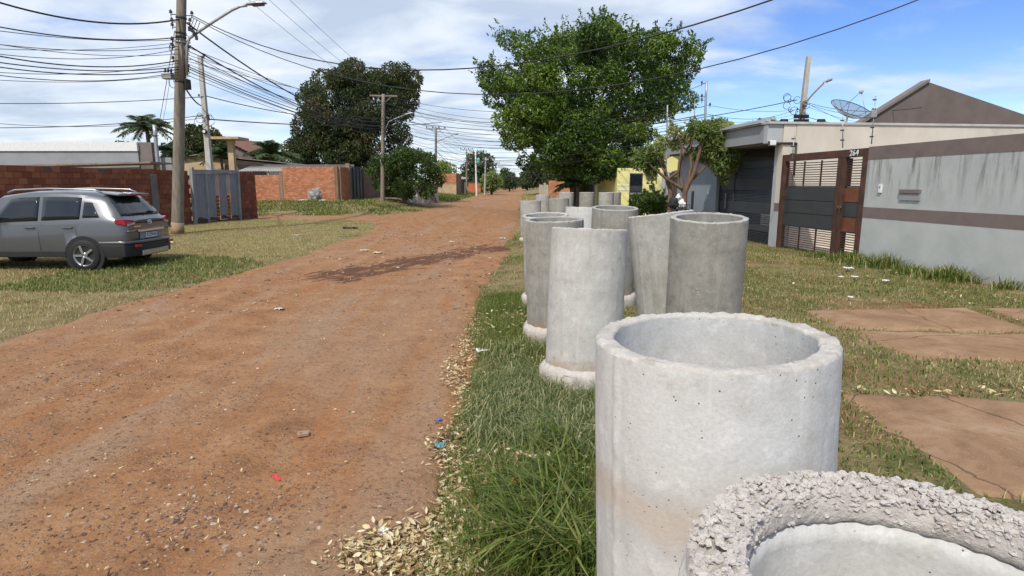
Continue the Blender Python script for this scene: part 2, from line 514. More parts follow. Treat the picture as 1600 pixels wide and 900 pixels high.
M['roof_tile'] = simple('red_clay_tile', (0.34, 0.16, 0.10), (0.16, 0.09, 0.07), 4, 0.9, 0.3, dirt=(0.10, 0.08, 0.07))
M['zinc'] = simple('pale_metal_flashing', (0.55, 0.55, 0.54), (0.40, 0.40, 0.39), 3, 0.6, 0.1, 0.2)
M['dark_void'] = simple('dark_interior', (0.02, 0.02, 0.02), (0.012, 0.012, 0.012), 3, 0.9, 0)

def teal_wall():
    t = NT('pale_teal_textured_plaster')
    v = t.coords('Object', (1, 1, 1))
    big = t.noise(v, 1.6, 6, 0.6, 0.3)
    col = t.ramp(big, [(0.3, (0.40, 0.425, 0.415)), (0.7, (0.50, 0.52, 0.505))])
    st = t.noise(t.coords('Object', (5, 5, 0.55)), 1.1, 7, 0.68, 0.3)
    sep = t.node('ShaderNodeSeparateXYZ'); t.l.new(t.coords('Object'), sep.inputs[0])
    hi = t.rng(sep.outputs['Z'], 1.2, 2.35, 0, 1)
    col = t.mix(t.math('MULTIPLY', t.rng(st, 0.46, 0.66, 0, 0.9), hi), col, (0.14, 0.145, 0.14))
    lo = t.rng(t.math('ADD', sep.outputs['Z'], t.math('MULTIPLY', t.noise(v, 3, 5, 0.6), 0.7)), 0.75, 0.30, 0, 0.6)
    col = t.mix(lo, col, (0.33, 0.31, 0.27))
    t.color(col).rough(0.92).spec(0.2)
    t.bump(t.noise(v, 34, 7, 0.7), 0.5, 0.010)
    return t.m
M['teal'] = teal_wall()
M['brown_band'] = simple('brown_paint_band', (0.20, 0.155, 0.145), (0.16, 0.125, 0.118), 2.5, 0.85, 0.2, dirt=(0.11, 0.095, 0.09))
def rust_mat():
    t = NT('rusty_primer_steel')
    v = t.coords('Object', (1, 1, 1), True)
    n = t.noise(v, 3.5, 7, 0.65, 0.5)
    col = t.ramp(n, [(0.25, (0.038, 0.024, 0.020)), (0.5, (0.075, 0.036, 0.026)), (0.75, (0.145, 0.055, 0.030))])
    t.color(col).rough(0.6).spec(0.4)
    t.bump(t.noise(v, 60, 4, 0.7), 0.2, 0.004)
    return t.m
M['rust'] = rust_mat()
M['rust_panel'] = simple('orange_rust_sheet', (0.20, 0.070, 0.032), (0.10, 0.040, 0.024), 2.5, 0.6, 0.15)
M['gate_panel'] = simple('charcoal_gate_sheet', (0.052, 0.062, 0.066), (0.042, 0.048, 0.050), 1.4, 0.42, 0.05, 0.1, stretch=(1, 1, 2))
M['gate_dark'] = simple('dark_blue_gate_sheet', (0.052, 0.060, 0.070), (0.040, 0.047, 0.056), 1.5, 0.45, 0.05, 0.1)
M['gate_grey'] = simple('faded_grey_gate_board', (0.25, 0.265, 0.285), (0.18, 0.19, 0.205), 3.5, 0.75, 0.2, stretch=(3, 3, 0.6), dirt=(0.13, 0.095, 0.075))
M['gate_frame'] = simple('grey_gate_frame', (0.31, 0.325, 0.34), (0.20, 0.21, 0.22), 3, 0.7, 0.15, stretch=(2, 2, 0.7))
M['board_pale'] = simple('pale_bare_board', (0.46, 0.40, 0.34), (0.32, 0.26, 0.21), 5, 0.9, 0.3, stretch=(3, 3, 0.5))
M['wood_dark'] = simple('dark_gate_wood', (0.13, 0.095, 0.075), (0.07, 0.05, 0.04), 5, 0.85, 0.3, stretch=(5, 5, 0.4))
M['blue_gate'] = simple('navy_gate_metal', (0.018, 0.024, 0.040), (0.012, 0.016, 0.026), 2, 0.4, 0.05)
M['mail_white'] = M['white']

def car_paint():
    t = NT('grey_car_paint')
    v = t.coords('Object')
    n = t.noise(v, 900, 2, 0.5)
    t.color(t.ramp(n, [(0.3, (0.095, 0.099, 0.106)), (0.7, (0.135, 0.140, 0.150))])).rough(0.36).metal(0.55)
    t.b.inputs['Coat Weight'].default_value = 0.8
    t.b.inputs['Coat Roughness'].default_value = 0.06
    return t.m
M['paint'] = car_paint()
def glass_dark():
    t = NT('tinted_glass')
    t.color((0.012, 0.016, 0.020)).rough(0.05).spec(0.6)
    return t.m
M['glass'] = glass_dark()
M['chrome'] = simple('chrome', (0.75, 0.77, 0.80), (0.70, 0.72, 0.75), 8, 0.12, 0, 1.0)
M['car_black'] = simple('black_bumper_plastic', (0.022, 0.022, 0.023), (0.016, 0.016, 0.017), 30, 0.6, 0.1)
M['light_red'] = simple('red_lamp_lens', (0.42, 0.012, 0.018), (0.30, 0.008, 0.012), 12, 0.12, 0)
M['light_clear'] = simple('clear_lamp_lens', (0.60, 0.52, 0.50), (0.45, 0.40, 0.40), 12, 0.15, 0)
M['rim'] = simple('alloy_rim', (0.50, 0.51, 0.52), (0.42, 0.43, 0.44), 10, 0.3, 0, 0.9)
M['plate_ink'] = simple('plate_ink', (0.03, 0.03, 0.04), (0.02, 0.02, 0.03), 10, 0.6, 0)
M['plate_blue'] = simple('plate_blue_band', (0.02, 0.05, 0.25), (0.02, 0.04, 0.2), 10, 0.6, 0)

# ---- ground and road
def ground_mat():
    t = NT('verge_soil')
    p = t.pos()
    n1 = t.noise(p, 0.55, 7, 0.62, 0.3); n2 = t.noise(p, 3.5, 6, 0.65, 0.2); n3 = t.noise(p, 45, 5, 0.7)
    col = t.ramp(n2, [(0.25, (0.175, 0.125, 0.062)), (0.5, (0.28, 0.215, 0.110)), (0.75, (0.37, 0.30, 0.16))])
    col = t.mix(t.rng(n1, 0.50, 0.68, 0, 0.85), col, (0.26, 0.125, 0.062))
    col = t.mix(t.rng(t.noise(p, 1.3, 5, 0.6), 0.52, 0.66, 0, 0.7), col, (0.10, 0.115, 0.035))
    col = t.mix(t.rng(n3, 0.35, 0.6, 0.35, 0), col, (0.07, 0.045, 0.025))
    t.color(col).rough(0.97).spec(0.1)
    t.bump(t.math('ADD', n3, t.noise(p, 12, 6, 0.7)), 0.9, 0.03)
    return t.m
M['ground'] = ground_mat()
def road_mat():
    t = NT('red_dirt_road')
    p = t.pos()
    pl = t.pos((1.7, 0.32, 1), (0, 0, 0), (0, 0, math.radians(24)))                          # tyre-worn streaks running along the road
    n1 = t.noise(pl, 0.5, 8, 0.62, 0.5); n2 = t.noise(p, 2.2, 8, 0.66, 0.3); n3 = t.noise(p, 22, 6, 0.7)
    col = t.ramp(n2, [(0.22, (0.220, 0.102, 0.046)), (0.48, (0.325, 0.165, 0.078)), (0.76, (0.415, 0.240, 0.124))])
    col = t.mix(t.rng(n1, 0.47, 0.66, 0, 0.72), col, (0.330, 0.222, 0.145))
    col = t.mix(t.rng(t.noise(pl, 0.9, 6, 0.6, 0.4), 0.55, 0.68, 0, 0.65), col, (0.335, 0.147, 0.060))
    peb = t.voro(p, 26); peb2 = t.voro(p, 75)
    pm = t.math('MULTIPLY', t.rng(peb.outputs['Distance'], 0.34, 0.22, 0, 1), t.rng(t.noise(p, 1.8, 4, 0.6), 0.44, 0.62, 0, 1))
    colp = t.ramp(t.noise(p, 19, 1, 0.5), [(0.35, (0.16, 0.085, 0.055)), (0.5, (0.33, 0.22, 0.16)), (0.68, (0.44, 0.33, 0.25))])
    col = t.mix(t.math('MULTIPLY', pm, 0.75), col, colp)
    pm2 = t.rng(peb2.outputs['Distance'], 0.30, 0.20, 0, 0.5)
    col = t.mix(t.math('MULTIPLY', pm2, t.rng(t.noise(p, 3.1, 3, 0.5), 0.4, 0.6, 0, 1)), col, (0.45, 0.33, 0.24))
    col = t.mix(t.rng(n3, 0.52, 0.30, 0, 0.5), col, (0.115, 0.052, 0.030))
    col = t.mix(t.rng(t.noise(p, 7, 7, 0.72, 0.4), 0.47, 0.33, 0, 0.4), col, (0.16, 0.080, 0.045))
    # damp run-off crossing the road, its own ragged shape
    d = Vector((3.55, 6.4, 0)); ang = math.atan2(d.y, d.x)
    w = t.pos((1, 1, 1), (-1.95, 14.15, 0), (0, 0, ang), 'TEXTURE')
    wn_ = t.node('ShaderNodeTexNoise'); t.l.new(w, wn_.inputs['Vector'])
    wn_.inputs['Scale'].default_value = 0.8; wn_.inputs['Detail'].default_value = 7
    wsep = t.node('ShaderNodeSeparateXYZ'); t.l.new(w, wsep.inputs[0])
    streak = t.noise(t.pos((0.28, 1.9, 1), (-1.95 , 14.15, 0), (0, 0, ang), 'POINT'), 1.5, 2, 0.5)
    wv = t.node('ShaderNodeMapping'); wv.inputs['Scale'].default_value = (0.45, 2.0, 1); t.l.new(w, wv.inputs['Vector'])
    sn = t.noise(wv.outputs[0], 1.5, 9, 0.66, 1.4)
    ex = t.math('ABSOLUTE', wsep.outputs['X']); ey = t.math('ABSOLUTE', wsep.outputs['Y'])
    inside = t.math('MULTIPLY', t.rng(ex, 4.4, 3.0, 0, 1), t.rng(ey, 1.15, 0.35, 0, 1))
    wet = t.math('MULTIPLY', t.rng(t.math('ADD', sn, t.math('MULTIPLY', inside, 0.25)), 0.665, 0.70, 0, 1), t.rng(inside, 0.05, 0.3, 0, 1))
    col = t.mix(t.math('MULTIPLY', wet, 0.88), col, (0.100, 0.043, 0.022))
    t.color(col).spec(0.15)
    t.rough(t.math('SUBTRACT', 0.97, t.math('MULTIPLY', wet, 0.25)))
    h = t.math('ADD', t.math('MULTIPLY', n3, 0.8), t.math('MULTIPLY', t.noise(p, 70, 4, 0.7), 0.3))
    h = t.math('ADD', h, t.math('MULTIPLY', pm, 0.5)); h = t.math('ADD', h, t.math('MULTIPLY', n2, 0.8))
    t.bump(h, 0.9, 0.03)
    return t.m
M['road'] = road_mat()
def slab_mat():
    t = NT('dirty_red_concrete_slab')
    p = t.pos()
    n1 = t.noise(p, 1.4, 8, 0.66, 0.6); n2 = t.noise(p, 9, 7, 0.7, 0.3); n3 = t.noise(p, 70, 4, 0.7)
    col = t.ramp(n1, [(0.28, (0.17, 0.098, 0.056)), (0.5, (0.28, 0.170, 0.100)), (0.72, (0.37, 0.255, 0.165))])
    col = t.mix(t.rng(n2, 0.52, 0.68, 0, 0.55), col, (0.20, 0.115, 0.065))
    col = t.mix(t.rng(n3, 0.55, 0.72, 0, 0.5), col, (0.47, 0.36, 0.26))
    wv = t.node('ShaderNodeVectorMath', operation='ADD'); t.l.new(p, wv.inputs[0])
    nz = t.node('ShaderNodeTexNoise'); nz.inputs['Scale'].default_value = 3.0; nz.inputs['Detail'].default_value = 6; t.l.new(p, nz.inputs['Vector'])
    sc = t.node('ShaderNodeVectorMath', operation='SCALE'); sc.inputs['Scale'].default_value = 0.22; t.l.new(nz.outputs['Color'], sc.inputs[0]); t.l.new(sc.outputs[0], wv.inputs[1])
    cr = t.voro(wv.outputs[0], 0.6, 'DISTANCE_TO_EDGE')
    crack = t.rng(cr.outputs['Distance'], 0.006, 0.001, 0, 0.55)
    col = t.mix(crack, col, (0.06, 0.04, 0.025))
    t.color(col).rough(0.96).spec(0.12)
    t.bump(t.math('SUBTRACT', t.math('ADD', n2, t.math('MULTIPLY', n3, 0.5)), t.math('MULTIPLY', crack, 2.0)), 0.8, 0.012)
    return t.m
M['slab'] = slab_mat()

def leaf_mat(name, stops, trans=0.35, rough=0.55, attr='rnd', spec=0.35, big=None):
    t = NT(name)
    a = t.node('ShaderNodeAttribute', attribute_name=attr)
    col = t.ramp(a.outputs['Fac'], stops)
    if big:
        n = t.noise(t.pos(), big[0], 3, 0.5)
        col = t.mix(t.rng(n, 0.45, 0.65, 0, big[2]), col, big[1])
    t.color(col).rough(rough).spec(spec)
    tr = t.node('ShaderNodeBsdfTranslucent')
    t.l.new(t.mix(1.0, col, (1.3, 1.35, 0.6), 'MULTIPLY'), tr.inputs['Color'])
    mx = t.node('ShaderNodeMixShader'); mx.inputs[0].default_value = trans
    t.l.new(t.b.outputs[0], mx.inputs[1]); t.l.new(tr.outputs[0], mx.inputs[2])
    t.l.new(mx.outputs[0], t.out.inputs['Surface'])
    return t.m
M['leaf_fig'] = leaf_mat('fig_foliage', [(0.0, (0.016, 0.038, 0.008)), (0.45, (0.038, 0.082, 0.013)), (0.75, (0.088, 0.155, 0.020)), (1.0, (0.165, 0.245, 0.030))], 0.18, 0.42)
M['leaf_mango'] = leaf_mat('mango_foliage', [(0.0, (0.022, 0.040, 0.012)), (0.5, (0.040, 0.062, 0.017)), (0.82, (0.065, 0.085, 0.022)), (1.0, (0.13, 0.085, 0.035))], 0.22, 0.5)
M['leaf_bush'] = leaf_mat('bush_foliage', [(0.0, (0.035, 0.065, 0.014)), (0.5, (0.060, 0.105, 0.022)), (1.0, (0.11, 0.16, 0.035))], 0.3, 0.4)
M['leaf_far'] = leaf_mat('far_foliage', [(0.0, (0.030, 0.050, 0.018)), (0.5, (0.050, 0.075, 0.026)), (1.0, (0.085, 0.110, 0.040))], 0.25, 0.6)
M['leaf_olive'] = leaf_mat('grey_olive_foliage', [(0.0, (0.075, 0.115, 0.030)), (0.5, (0.15, 0.205, 0.055)), (0.8, (0.25, 0.31, 0.10)), (1.0, (0.42, 0.41, 0.24))], 0.35, 0.5)
M['leaf_palm'] = leaf_mat('palm_foliage', [(0.0, (0.06, 0.10, 0.045)), (0.5, (0.11, 0.165, 0.075)), (1.0, (0.18, 0.23, 0.11))], 0.3, 0.45)
M['leaf_dry'] = leaf_mat('dry_leaf', [(0.0, (0.16, 0.09, 0.05)), (0.14, (0.32, 0.20, 0.10)), (0.35, (0.50, 0.38, 0.21)), (0.7, (0.62, 0.52, 0.32)), (1.0, (0.72, 0.65, 0.47))], 0.15, 0.8)
M['grass_lush'] = leaf_mat('lush_grass', [(0.0, (0.060, 0.096, 0.016)), (0.40, (0.118, 0.168, 0.030)), (0.72, (0.205, 0.228, 0.055)), (0.88, (0.33, 0.30, 0.12)), (1.0, (0.52, 0.44, 0.24))], 0.3, 0.5)
M['grass_mat'] = leaf_mat('matted_grass', [(0.0, (0.080, 0.110, 0.032)), (0.5, (0.155, 0.190, 0.068)), (0.8, (0.27, 0.285, 0.13)), (1.0, (0.52, 0.46, 0.27))], 0.25, 0.5)
M['grass_dry'] = leaf_mat('dry_verge_grass', [(0.0, (0.22, 0.195, 0.075)), (0.3, (0.33, 0.285, 0.12)), (0.65, (0.44, 0.38, 0.18)), (1.0, (0.56, 0.48, 0.27))], 0.25, 0.7)
M['bark'] = simple('grey_brown_bark', (0.18, 0.135, 0.10), (0.09, 0.065, 0.048), 5, 0.95, 0.8, stretch=(3, 3, 0.6))
M['bark_red'] = simple('reddish_bark', (0.20, 0.125, 0.085), (0.085, 0.052, 0.036), 7, 0.95, 0.9, stretch=(3, 3, 0.6))
# ------------------------------------------------------------------ ground, road, paving
XR_Y = [-20, 2.5, 6, 10, 20, 40, 78, 150, 400, 3000]
XR_X = [-0.15, -0.36, -0.45, -0.45, 0.0, 0.55, 1.25, 3.0, 9.0, 75.0]
XL_Y = [-20, 0, 8.9, 13.75, 20.6, 25, 28, 31]
XL_X = [-5.8, -5.9, -5.87, -5.4, -5.35, -5.7, -6.6, -9.0]
XF_Y = [33, 35, 37.5, 42, 60, 150, 400, 3000]
XF_X = [-9.5, -7.6, -6.7, -6.2, -6.1, -5.0, -1.0, 55.0]
def xr(y): return np.interp(y, XR_Y, XR_X)
def road_sd(x, y):
    """positive inside the dirt road or the side street"""
    x = np.asarray(x, float); y = np.asarray(y, float)
    wob = (fbm(x * 0.8, y * 0.8, 3, 4) - 0.5) * 0.9 + (fbm(x * 3.1, y * 3.1, 9, 3) - 0.5) * 0.35
    right = xr(y) - x
    xl = np.where(y < 31.5, np.interp(y, XL_Y, XL_X), np.interp(y, XF_Y, XF_X))
    left = x - xl
    main = np.minimum(right, left)
    side = np.minimum(np.minimum(y - 30.6 - np.clip((x + 13) * -0.02, 0, 2), 34.4 - y), -x - 3.0)
    return np.maximum(main, side) + wob * np.clip(0.4 + y * 0.012, 0.4, 1.1)
def gz(x, y):
    x = np.asarray(x, float); y = np.asarray(y, float)
    sd = road_sd(x, y)
    z = (fbm(x * 0.35, y * 0.35, 21, 3) - 0.5) * 0.10 + (fbm(x * 1.7, y * 1.7, 5, 3) - 0.5) * 0.035
    verge = sstep(-sd / 0.5)
    z = z * (0.45 + 0.55 * verge) + verge * 0.05
    # raised bank on the far corner of the side street
    bank = sstep((y - 34.2) / 6.5) * sstep((-6.6 - x) / 4.0) * (1 - sstep((y - 66) / 25)) * 0.60
    bank2 = sstep((y - 70) / 20) * sstep((-6.8 - x) / 4.0) * 0.35
    rb = sstep((x - 3.5) / 3) * sstep((y - 40) / 20) * 0.5
    # camera side: firm ground under the pipes
    far = np.clip(1 - y / 500.0, 0, 1)
    return z * far + bank + bank2 * far + rb * far
def gz1(x, y): return float(gz(np.array([x]), np.array([y]))[0])

def axis(lo, hi, f0, f1, step, grow):
    a = [f0]
    while a[-1] < f1: a.append(a[-1] + step)
    s = step
    while a[-1] < hi: s *= grow; a.append(a[-1] + s)
    b = [f0]; s = step
    while b[-1] > lo: s *= grow; b.append(b[-1] - s)
    return np.array(b[::-1][:-1] + a)
def grid_mesh(name, xs, ys, zf, keep=None):
    X, Y = np.meshgrid(xs, ys)
    Z = zf(X, Y)
    V = np.stack([X, Y, Z], -1).reshape(-1, 3)
    nx = len(xs)
    i, j = np.meshgrid(np.arange(len(ys) - 1), np.arange(nx - 1), indexing='ij')
    a = (i * nx + j).ravel()
    F = np.stack([a, a + 1, a + nx + 1, a + nx], -1)
    if keep is not None:
        k = keep(X, Y).ravel()
        F = F[(k[F].sum(1) > 0)]
        used = np.unique(F); remap = np.full(len(V), -1); remap[used] = np.arange(len(used))
        V = V[used]; F = remap[F]
    return fast_mesh(name, V, F, True)
gxs = axis(-2500, 2500, -8, 9, 0.10, 1.06); gys = axis(-60, 4200, -1, 16, 0.09, 1.035)
g = link('ground', grid_mesh('ground', gxs, gys, gz), M['ground']); tag(g, kind='structure')
def road_z(x, y):
    sd = road_sd(x, y)
    rut = (fbm(x * 2.2, y * 0.45, 40, 4) - 0.5) * 0.035 * sstep(sd / 0.8)
    fine = (fbm(x * 6, y * 6, 61, 3) - 0.5) * 0.022 * sstep(sd / 0.3)
    for c_ in (-1.35, -2.95, -4.2):
        ln = x - (c_ + 0.25 * np.sin(y * 0.13 + c_) + np.clip(y - 20, 0, 80) * 0.012)
        rut = rut - 0.022 * np.exp(-(ln / 0.16) ** 2) * (0.4 + vnoise(y * 0.35, y * 0 + c_, 5)) + 0.010 * np.exp(-((np.abs(ln) - 0.30) / 0.10) ** 2)
    return gz(x, y) + np.clip(sd * 0.25, -0.06, 0.034) + np.maximum(rut + fine, -0.028) * sstep(sd / 0.2)
rxs = axis(-45, 85, -7, 1, 0.07, 1.07); rys = axis(-25, 4000, -1, 14, 0.07, 1.03)
r_ = link('dirt_road', grid_mesh('dirt_road', rxs, rys, road_z, lambda x, y: road_sd(x, y) > -0.3), M['road']); tag(r_, kind='structure')
def rz(x, y): return float(np.maximum(road_z(np.array([x]), np.array([y])), gz(np.array([x]), np.array([y])))[0])

# reddish concrete paving in front of the houses on the right
pav = empty('pavement', (0, 0, 0)); tag(pav, kind='structure')
SLABS = [[(2.55, 3.05), (5.25, 2.65), (5.55, 4.55), (2.75, 4.85)],
         [(5.31, 2.64), (8.0, 2.35), (8.1, 4.3), (5.61, 4.54)],
         [(4.05, 5.80), (6.1, 5.45), (6.35, 6.75), (4.02, 7.02)],
         [(3.98, 7.10), (6.36, 6.83), (6.6, 8.35), (4.02, 8.15)],
         [(6.16, 5.44), (8.2, 5.1), (8.35, 6.5), (6.41, 6.74)],
         [(6.42, 6.82), (8.36, 6.58), (8.3, 8.2), (6.66, 8.34)]]
def slab_mesh(poly, k):
    n = 26
    V = []; F = []
    a, b, c, d = [Vector((p[0], p[1], 0)) for p in poly]
    for i in range(n + 1):
        for j in range(n + 1):
            s, t_ = i / n, j / n
            p = a * (1 - s) * (1 - t_) + b * s * (1 - t_) + c * s * t_ + d * (1 - s) * t_
            edge = (i in (0, n)) or (j in (0, n))
            m_ = min(s, 1 - s, t_, 1 - t_)
            q_ = (fbm(np.array([p.x * 2.3]), np.array([p.y * 2.3]), 300 + k, 4)[0] - 0.5); q2_ = (fbm(np.array([p.x * 2.3 + 40]), np.array([p.y * 2.3]), 310 + k, 4)[0] - 0.5)
            p += Vector((q_, q2_, 0)) * (0.34 if m_ < 0.06 else 0.0) * (1 - m_ / 0.06)
            p.z = gz1(p.x, p.y) * 0.5 + 0.045 + (fbm(np.array([p.x * 3]), np.array([p.y * 3]), 77, 4)[0] - 0.5) * 0.035 - (0.03 if edge else 0) - max(0, 0.06 - m_) * 0.35
            V.append(p)
    for i in range(n):
        for j in range(n):
            q = i * (n + 1) + j
            F.append((q, q + n + 1, q + n + 2, q + 1))
    ring = [i * (n + 1) for i in range(n + 1)] + [n * (n + 1) + j for j in range(1, n + 1)] + [i * (n + 1) + n for i in range(n - 1, -1, -1)] + [j for j in range(n - 1, 0, -1)]
    base = len(V)
    for q in ring: V.append(V[q] - Vector((0, 0, 0.14)))
    m = len(ring)
    for q in range(m): F.append((ring[q], base + q, base + (q + 1) % m, ring[(q + 1) % m]))
    b_ = MB(); b_.add(V, F, True)
    return b_
for k, s in enumerate(SLABS): slab_mesh(s, k).build('paving_slab', M['slab'], pav)
# ------------------------------------------------------------------ concrete drain pipes standing on end
from mathutils import noise as mnoise
def pipe_barrel(R, T, H, z0, seed, n=72, nz=28, rough=1.0, taper=0.0, seam=True, flip=False):
    """open tube with a worn, chipped top edge; outside, rim and inside in one mesh"""
    prof = []                                   # (radius, z, kind)
    for i in range(nz + 1): prof.append((R, z0 + (H - z0 - 0.022) * i / nz, 'o'))
    prof += [(R, H - 0.014, 'o'), (R, H - 0.008, 'o')]
    prof += [(R - 0.003, H - 0.002, 'r'), (R - T * 0.2, H, 'r'), (R - T * 0.4, H, 'r'), (R - T * 0.6, H, 'r'), (R - T * 0.8, H, 'r'), (R - T + 0.003, H - 0.003, 'r'), (R - T, H - 0.009, 'i')]
    for i in range(nz + 1): prof.append((R - T, H - 0.014 - (H - z0 - 0.02) * i / nz, 'i'))
    V = []; F = []
    for pi_, (r, z, kd) in enumerate(prof):
        for k in range(n):
            a = 2 * math.pi * k / n
            q = Vector((math.cos(a) * 3, math.sin(a) * 3, z * 2 + seed * 5.3))
            rr = r * (1 + taper * (H - z))
            rr += mnoise.noise(q * 0.6) * 0.005 + mnoise.noise(q * 4) * 0.0012 * rough
            zz = z
            top = max(0.0, 1 - (H - z) / 0.022)
            if top > 0:
                c1 = mnoise.noise(Vector((math.cos(a) * 5, math.sin(a) * 5, seed * 2.1 + r * 9)))
                c2 = mnoise.noise(Vector((math.cos(a) * 15, math.sin(a) * 15, seed + r * 30)))
                c3 = mnoise.noise(Vector((math.cos(a) * 40, math.sin(a) * 40, seed + r * 80)))
                zz += top * rough * (c1 * 0.006 + c2 * 0.0035 + c3 * 0.0045)
                if kd != 'i': rr += top * top * rough * (c2 * 0.003 + c3 * 0.0045 - 0.002)
                else: rr += top * top * rough * (c2 * 0.004 + c3 * 0.003)
                chip = mnoise.noise(Vector((math.cos(a) * 3.3, math.sin(a) * 3.3, seed * 3.7)))
                if chip > 0.46: zz -= top * rough * (chip - 0.46) * 0.10 * (0.6 + c3)
            if seam and kd == 'o':
                for sa in (2.35 + seed * 0.7, 2.35 + seed * 0.7 + math.pi):
                    d = abs((a - sa + math.pi) % (2 * math.pi) - math.pi) * R
                    if d < 0.020: rr += (0.020 - d) * 0.40 * (0.7 + mnoise.noise(Vector((z * 18, seed, 0)))) + mnoise.noise(Vector((z * 60, seed, a * 30))) * 0.0015
            V.append((rr * math.cos(a), rr * math.sin(a), zz))
    FR = []
    for i in range(len(prof) - 1):
        rimband = prof[i][2] == 'r' or prof[i + 1][2] == 'r'
        for k in range(n):
            k2 = (k + 1) % n
            (FR if rimband else F).append((i * n + k, i * n + k2, (i + 1) * n + k2, (i + 1) * n + k))
    def pick(faces):
        used = sorted({q for f in faces for q in f}); mp = {q: w for w, q in enumerate(used)}
        return MB().add([V[q] for q in used], [tuple(mp[q] for q in f) for f in faces], True)
    return pick(F), pick(FR)
def pipe_collar(R, z1, seed, flare=0.05, n=64):
    """the flared bell at the foot, rounded and crumbling"""
    prof = [(R - 0.02, z1 + 0.005), (R + 0.006, z1), (R + flare * 0.75, z1 - 0.03), (R + flare, z1 - 0.055), (R + flare, z1 - 0.10), (R + flare * 0.95, 0.0), (R + flare * 0.9, -0.12)]
    V = []; F = []
    for r, z in prof:
        for k in range(n):
            a = 2 * math.pi * k / n
            q = Vector((math.cos(a) * 4, math.sin(a) * 4, z * 6 + seed * 3.3))
            rr = r + mnoise.noise(q) * 0.012 + mnoise.noise(q * 3.7) * 0.006
            V.append((rr * math.cos(a), rr * math.sin(a), z + mnoise.noise(q * 1.3 + Vector((9, 0, 0))) * 0.014))
    for i in range(len(prof) - 1):
        for k in range(n):
            k2 = (k + 1) % n
            F.append((i * n + k, i * n + k2, (i + 1) * n + k2, (i + 1) * n + k))
    return MB().add(V, F, True)

# (px of the top centre, distance, height, outer radius, material, lean x deg, lean y deg, label)
PIPES = [
 (1112, 1.60, 1.385, 0.3205, 'conc_big', 0.0, -2.0, 'big pale concrete pipe nearest but one, hollow top seen from above'),
 (921, 5.22, 1.42, 0.333, 'conc_light', -4.5, 2.2, 'pale pipe leaning away beside the grass, long vertical seam down its side'),
 (866, 6.72, 1.415, 0.33, 'conc_dark', 2.0, -1.5, 'stained dark pipe with white spatter, half hidden behind the pale seamed pipe'),
 (1108, 5.45, 1.51, 0.338, 'conc_dark', 5.0, -1.0, 'upright dark weathered pipe with open rim, furthest right of the row'),
 (1032, 6.15, 1.515, 0.33, 'conc_mid', -5.0, -6.5, 'grey pipe leaning left with slanted top, touching the dark open one'),
 (961, 8.75, 1.47, 0.335, 'conc_dark', 4.5, 0.5, 'brownish pipe with open rim standing behind the pale seamed pipe'),
 (915, 9.9, 1.43, 0.33, 'conc_pale', -2.0, 1.0, 'light bluish grey pipe mostly hidden between two brownish ones'),
 (852, 8.62, 1.37, 0.333, 'conc_mid', 4.0, -2.0, 'grey pipe with open rim on the road side, behind the spattered one'),
 (829, 18.6, 1.30, 0.325, 'conc_mid', -2.0, -1.0, 'distant grey pipe nearest the dirt road, leftmost of the far cluster'),
 (848.5, 27.2, 1.33, 0.325, 'conc_mid', -1.0, 0.5, 'small far pipe second from the left in the distant cluster'),
 (873, 18.7, 1.37, 0.325, 'conc_dark', -2.5, -1.5, 'wide looking far pipe with a level top in the middle of the distant cluster'),
 (885, 26.2, 1.46, 0.325, 'conc_mid', 0.5, 1.5, 'far pipe rising just behind the wide level topped one'),
 (917, 26.0, 1.46, 0.325, 'conc_dark', 0.5, 0.0, 'far brownish pipe standing alone in front of the big tree trunk'),
 (947.5, 25.6, 1.46, 0.325, 'conc_mid', 0.5, 0.0, 'far pale pipe in front of the shaded yellow wall'),
 (959, 27.0, 1.45, 0.325, 'conc_dark', 0.0, 0.0, 'far dark pipe peeping out right behind the one by the yellow wall'),
]
PIPE_XY = []
for i, (px, d, H, R, mt, lx, ly, lab) in enumerate(PIPES):
    near = d < 7
    top = at(px, 450, d)
    X = (px - 800.0) * d / (FPX * math.cos(PITCH) + (EYE - H) * 0 - 0) 
    # horizontal offset follows the ray through the top centre
    D = (EYE - H) / d
    v = (D * FPX * math.cos(PITCH) - FPX * math.sin(PITCH)) / (math.cos(PITCH) + D * math.sin(PITCH))
    X = at(px, 450 + v, d).x
    lean = Euler((math.radians(lx), math.radians(ly), 0))
    off = lean.to_matrix() @ Vector((0, 0, H))
    bx, by = X - off.x, d - off.y
    PIPE_XY.append((bx, by, R))
    gzz = gz1(bx, by)
    t = empty('concrete_pipe', (bx, by, 0.0), label=lab, cat='pipe', group='concrete drain pipes standing on the verge')
    t.rotation_euler = (math.radians(lx), math.radians(ly), random.uniform(0, 6.28) if i not in (0, 1) else (0.53 if i == 0 else 0.28))
    # put lean first, spin about own axis
    t.rotation_euler = (lean.to_matrix() @ Matrix.Rotation(t.rotation_euler.z, 3, 'Z')).to_euler()
    n, nz = (300, 60) if i == 0 else ((200, 40) if near else (56, 14))
    foot = 0.20 if d < 12 else 0.14
    bar, rim_ = pipe_barrel(R, 0.053 if i == 0 else 0.05, H, foot - 0.08, i + 1, n, nz, 0.9 if i == 0 else (1.1 if near else 0.9), taper=0.02 if i == 0 else 0.0)
    bar.build('barrel', M[mt], t); rim_.build('worn_rim', M['conc_rim' if mt != 'conc_dark' else 'conc_mid'], t)
    pipe_collar(R, foot + gzz * 0.5, i + 1, 0.052, 110 if near else 48).build('bell_collar', M['conc_rough'], t)

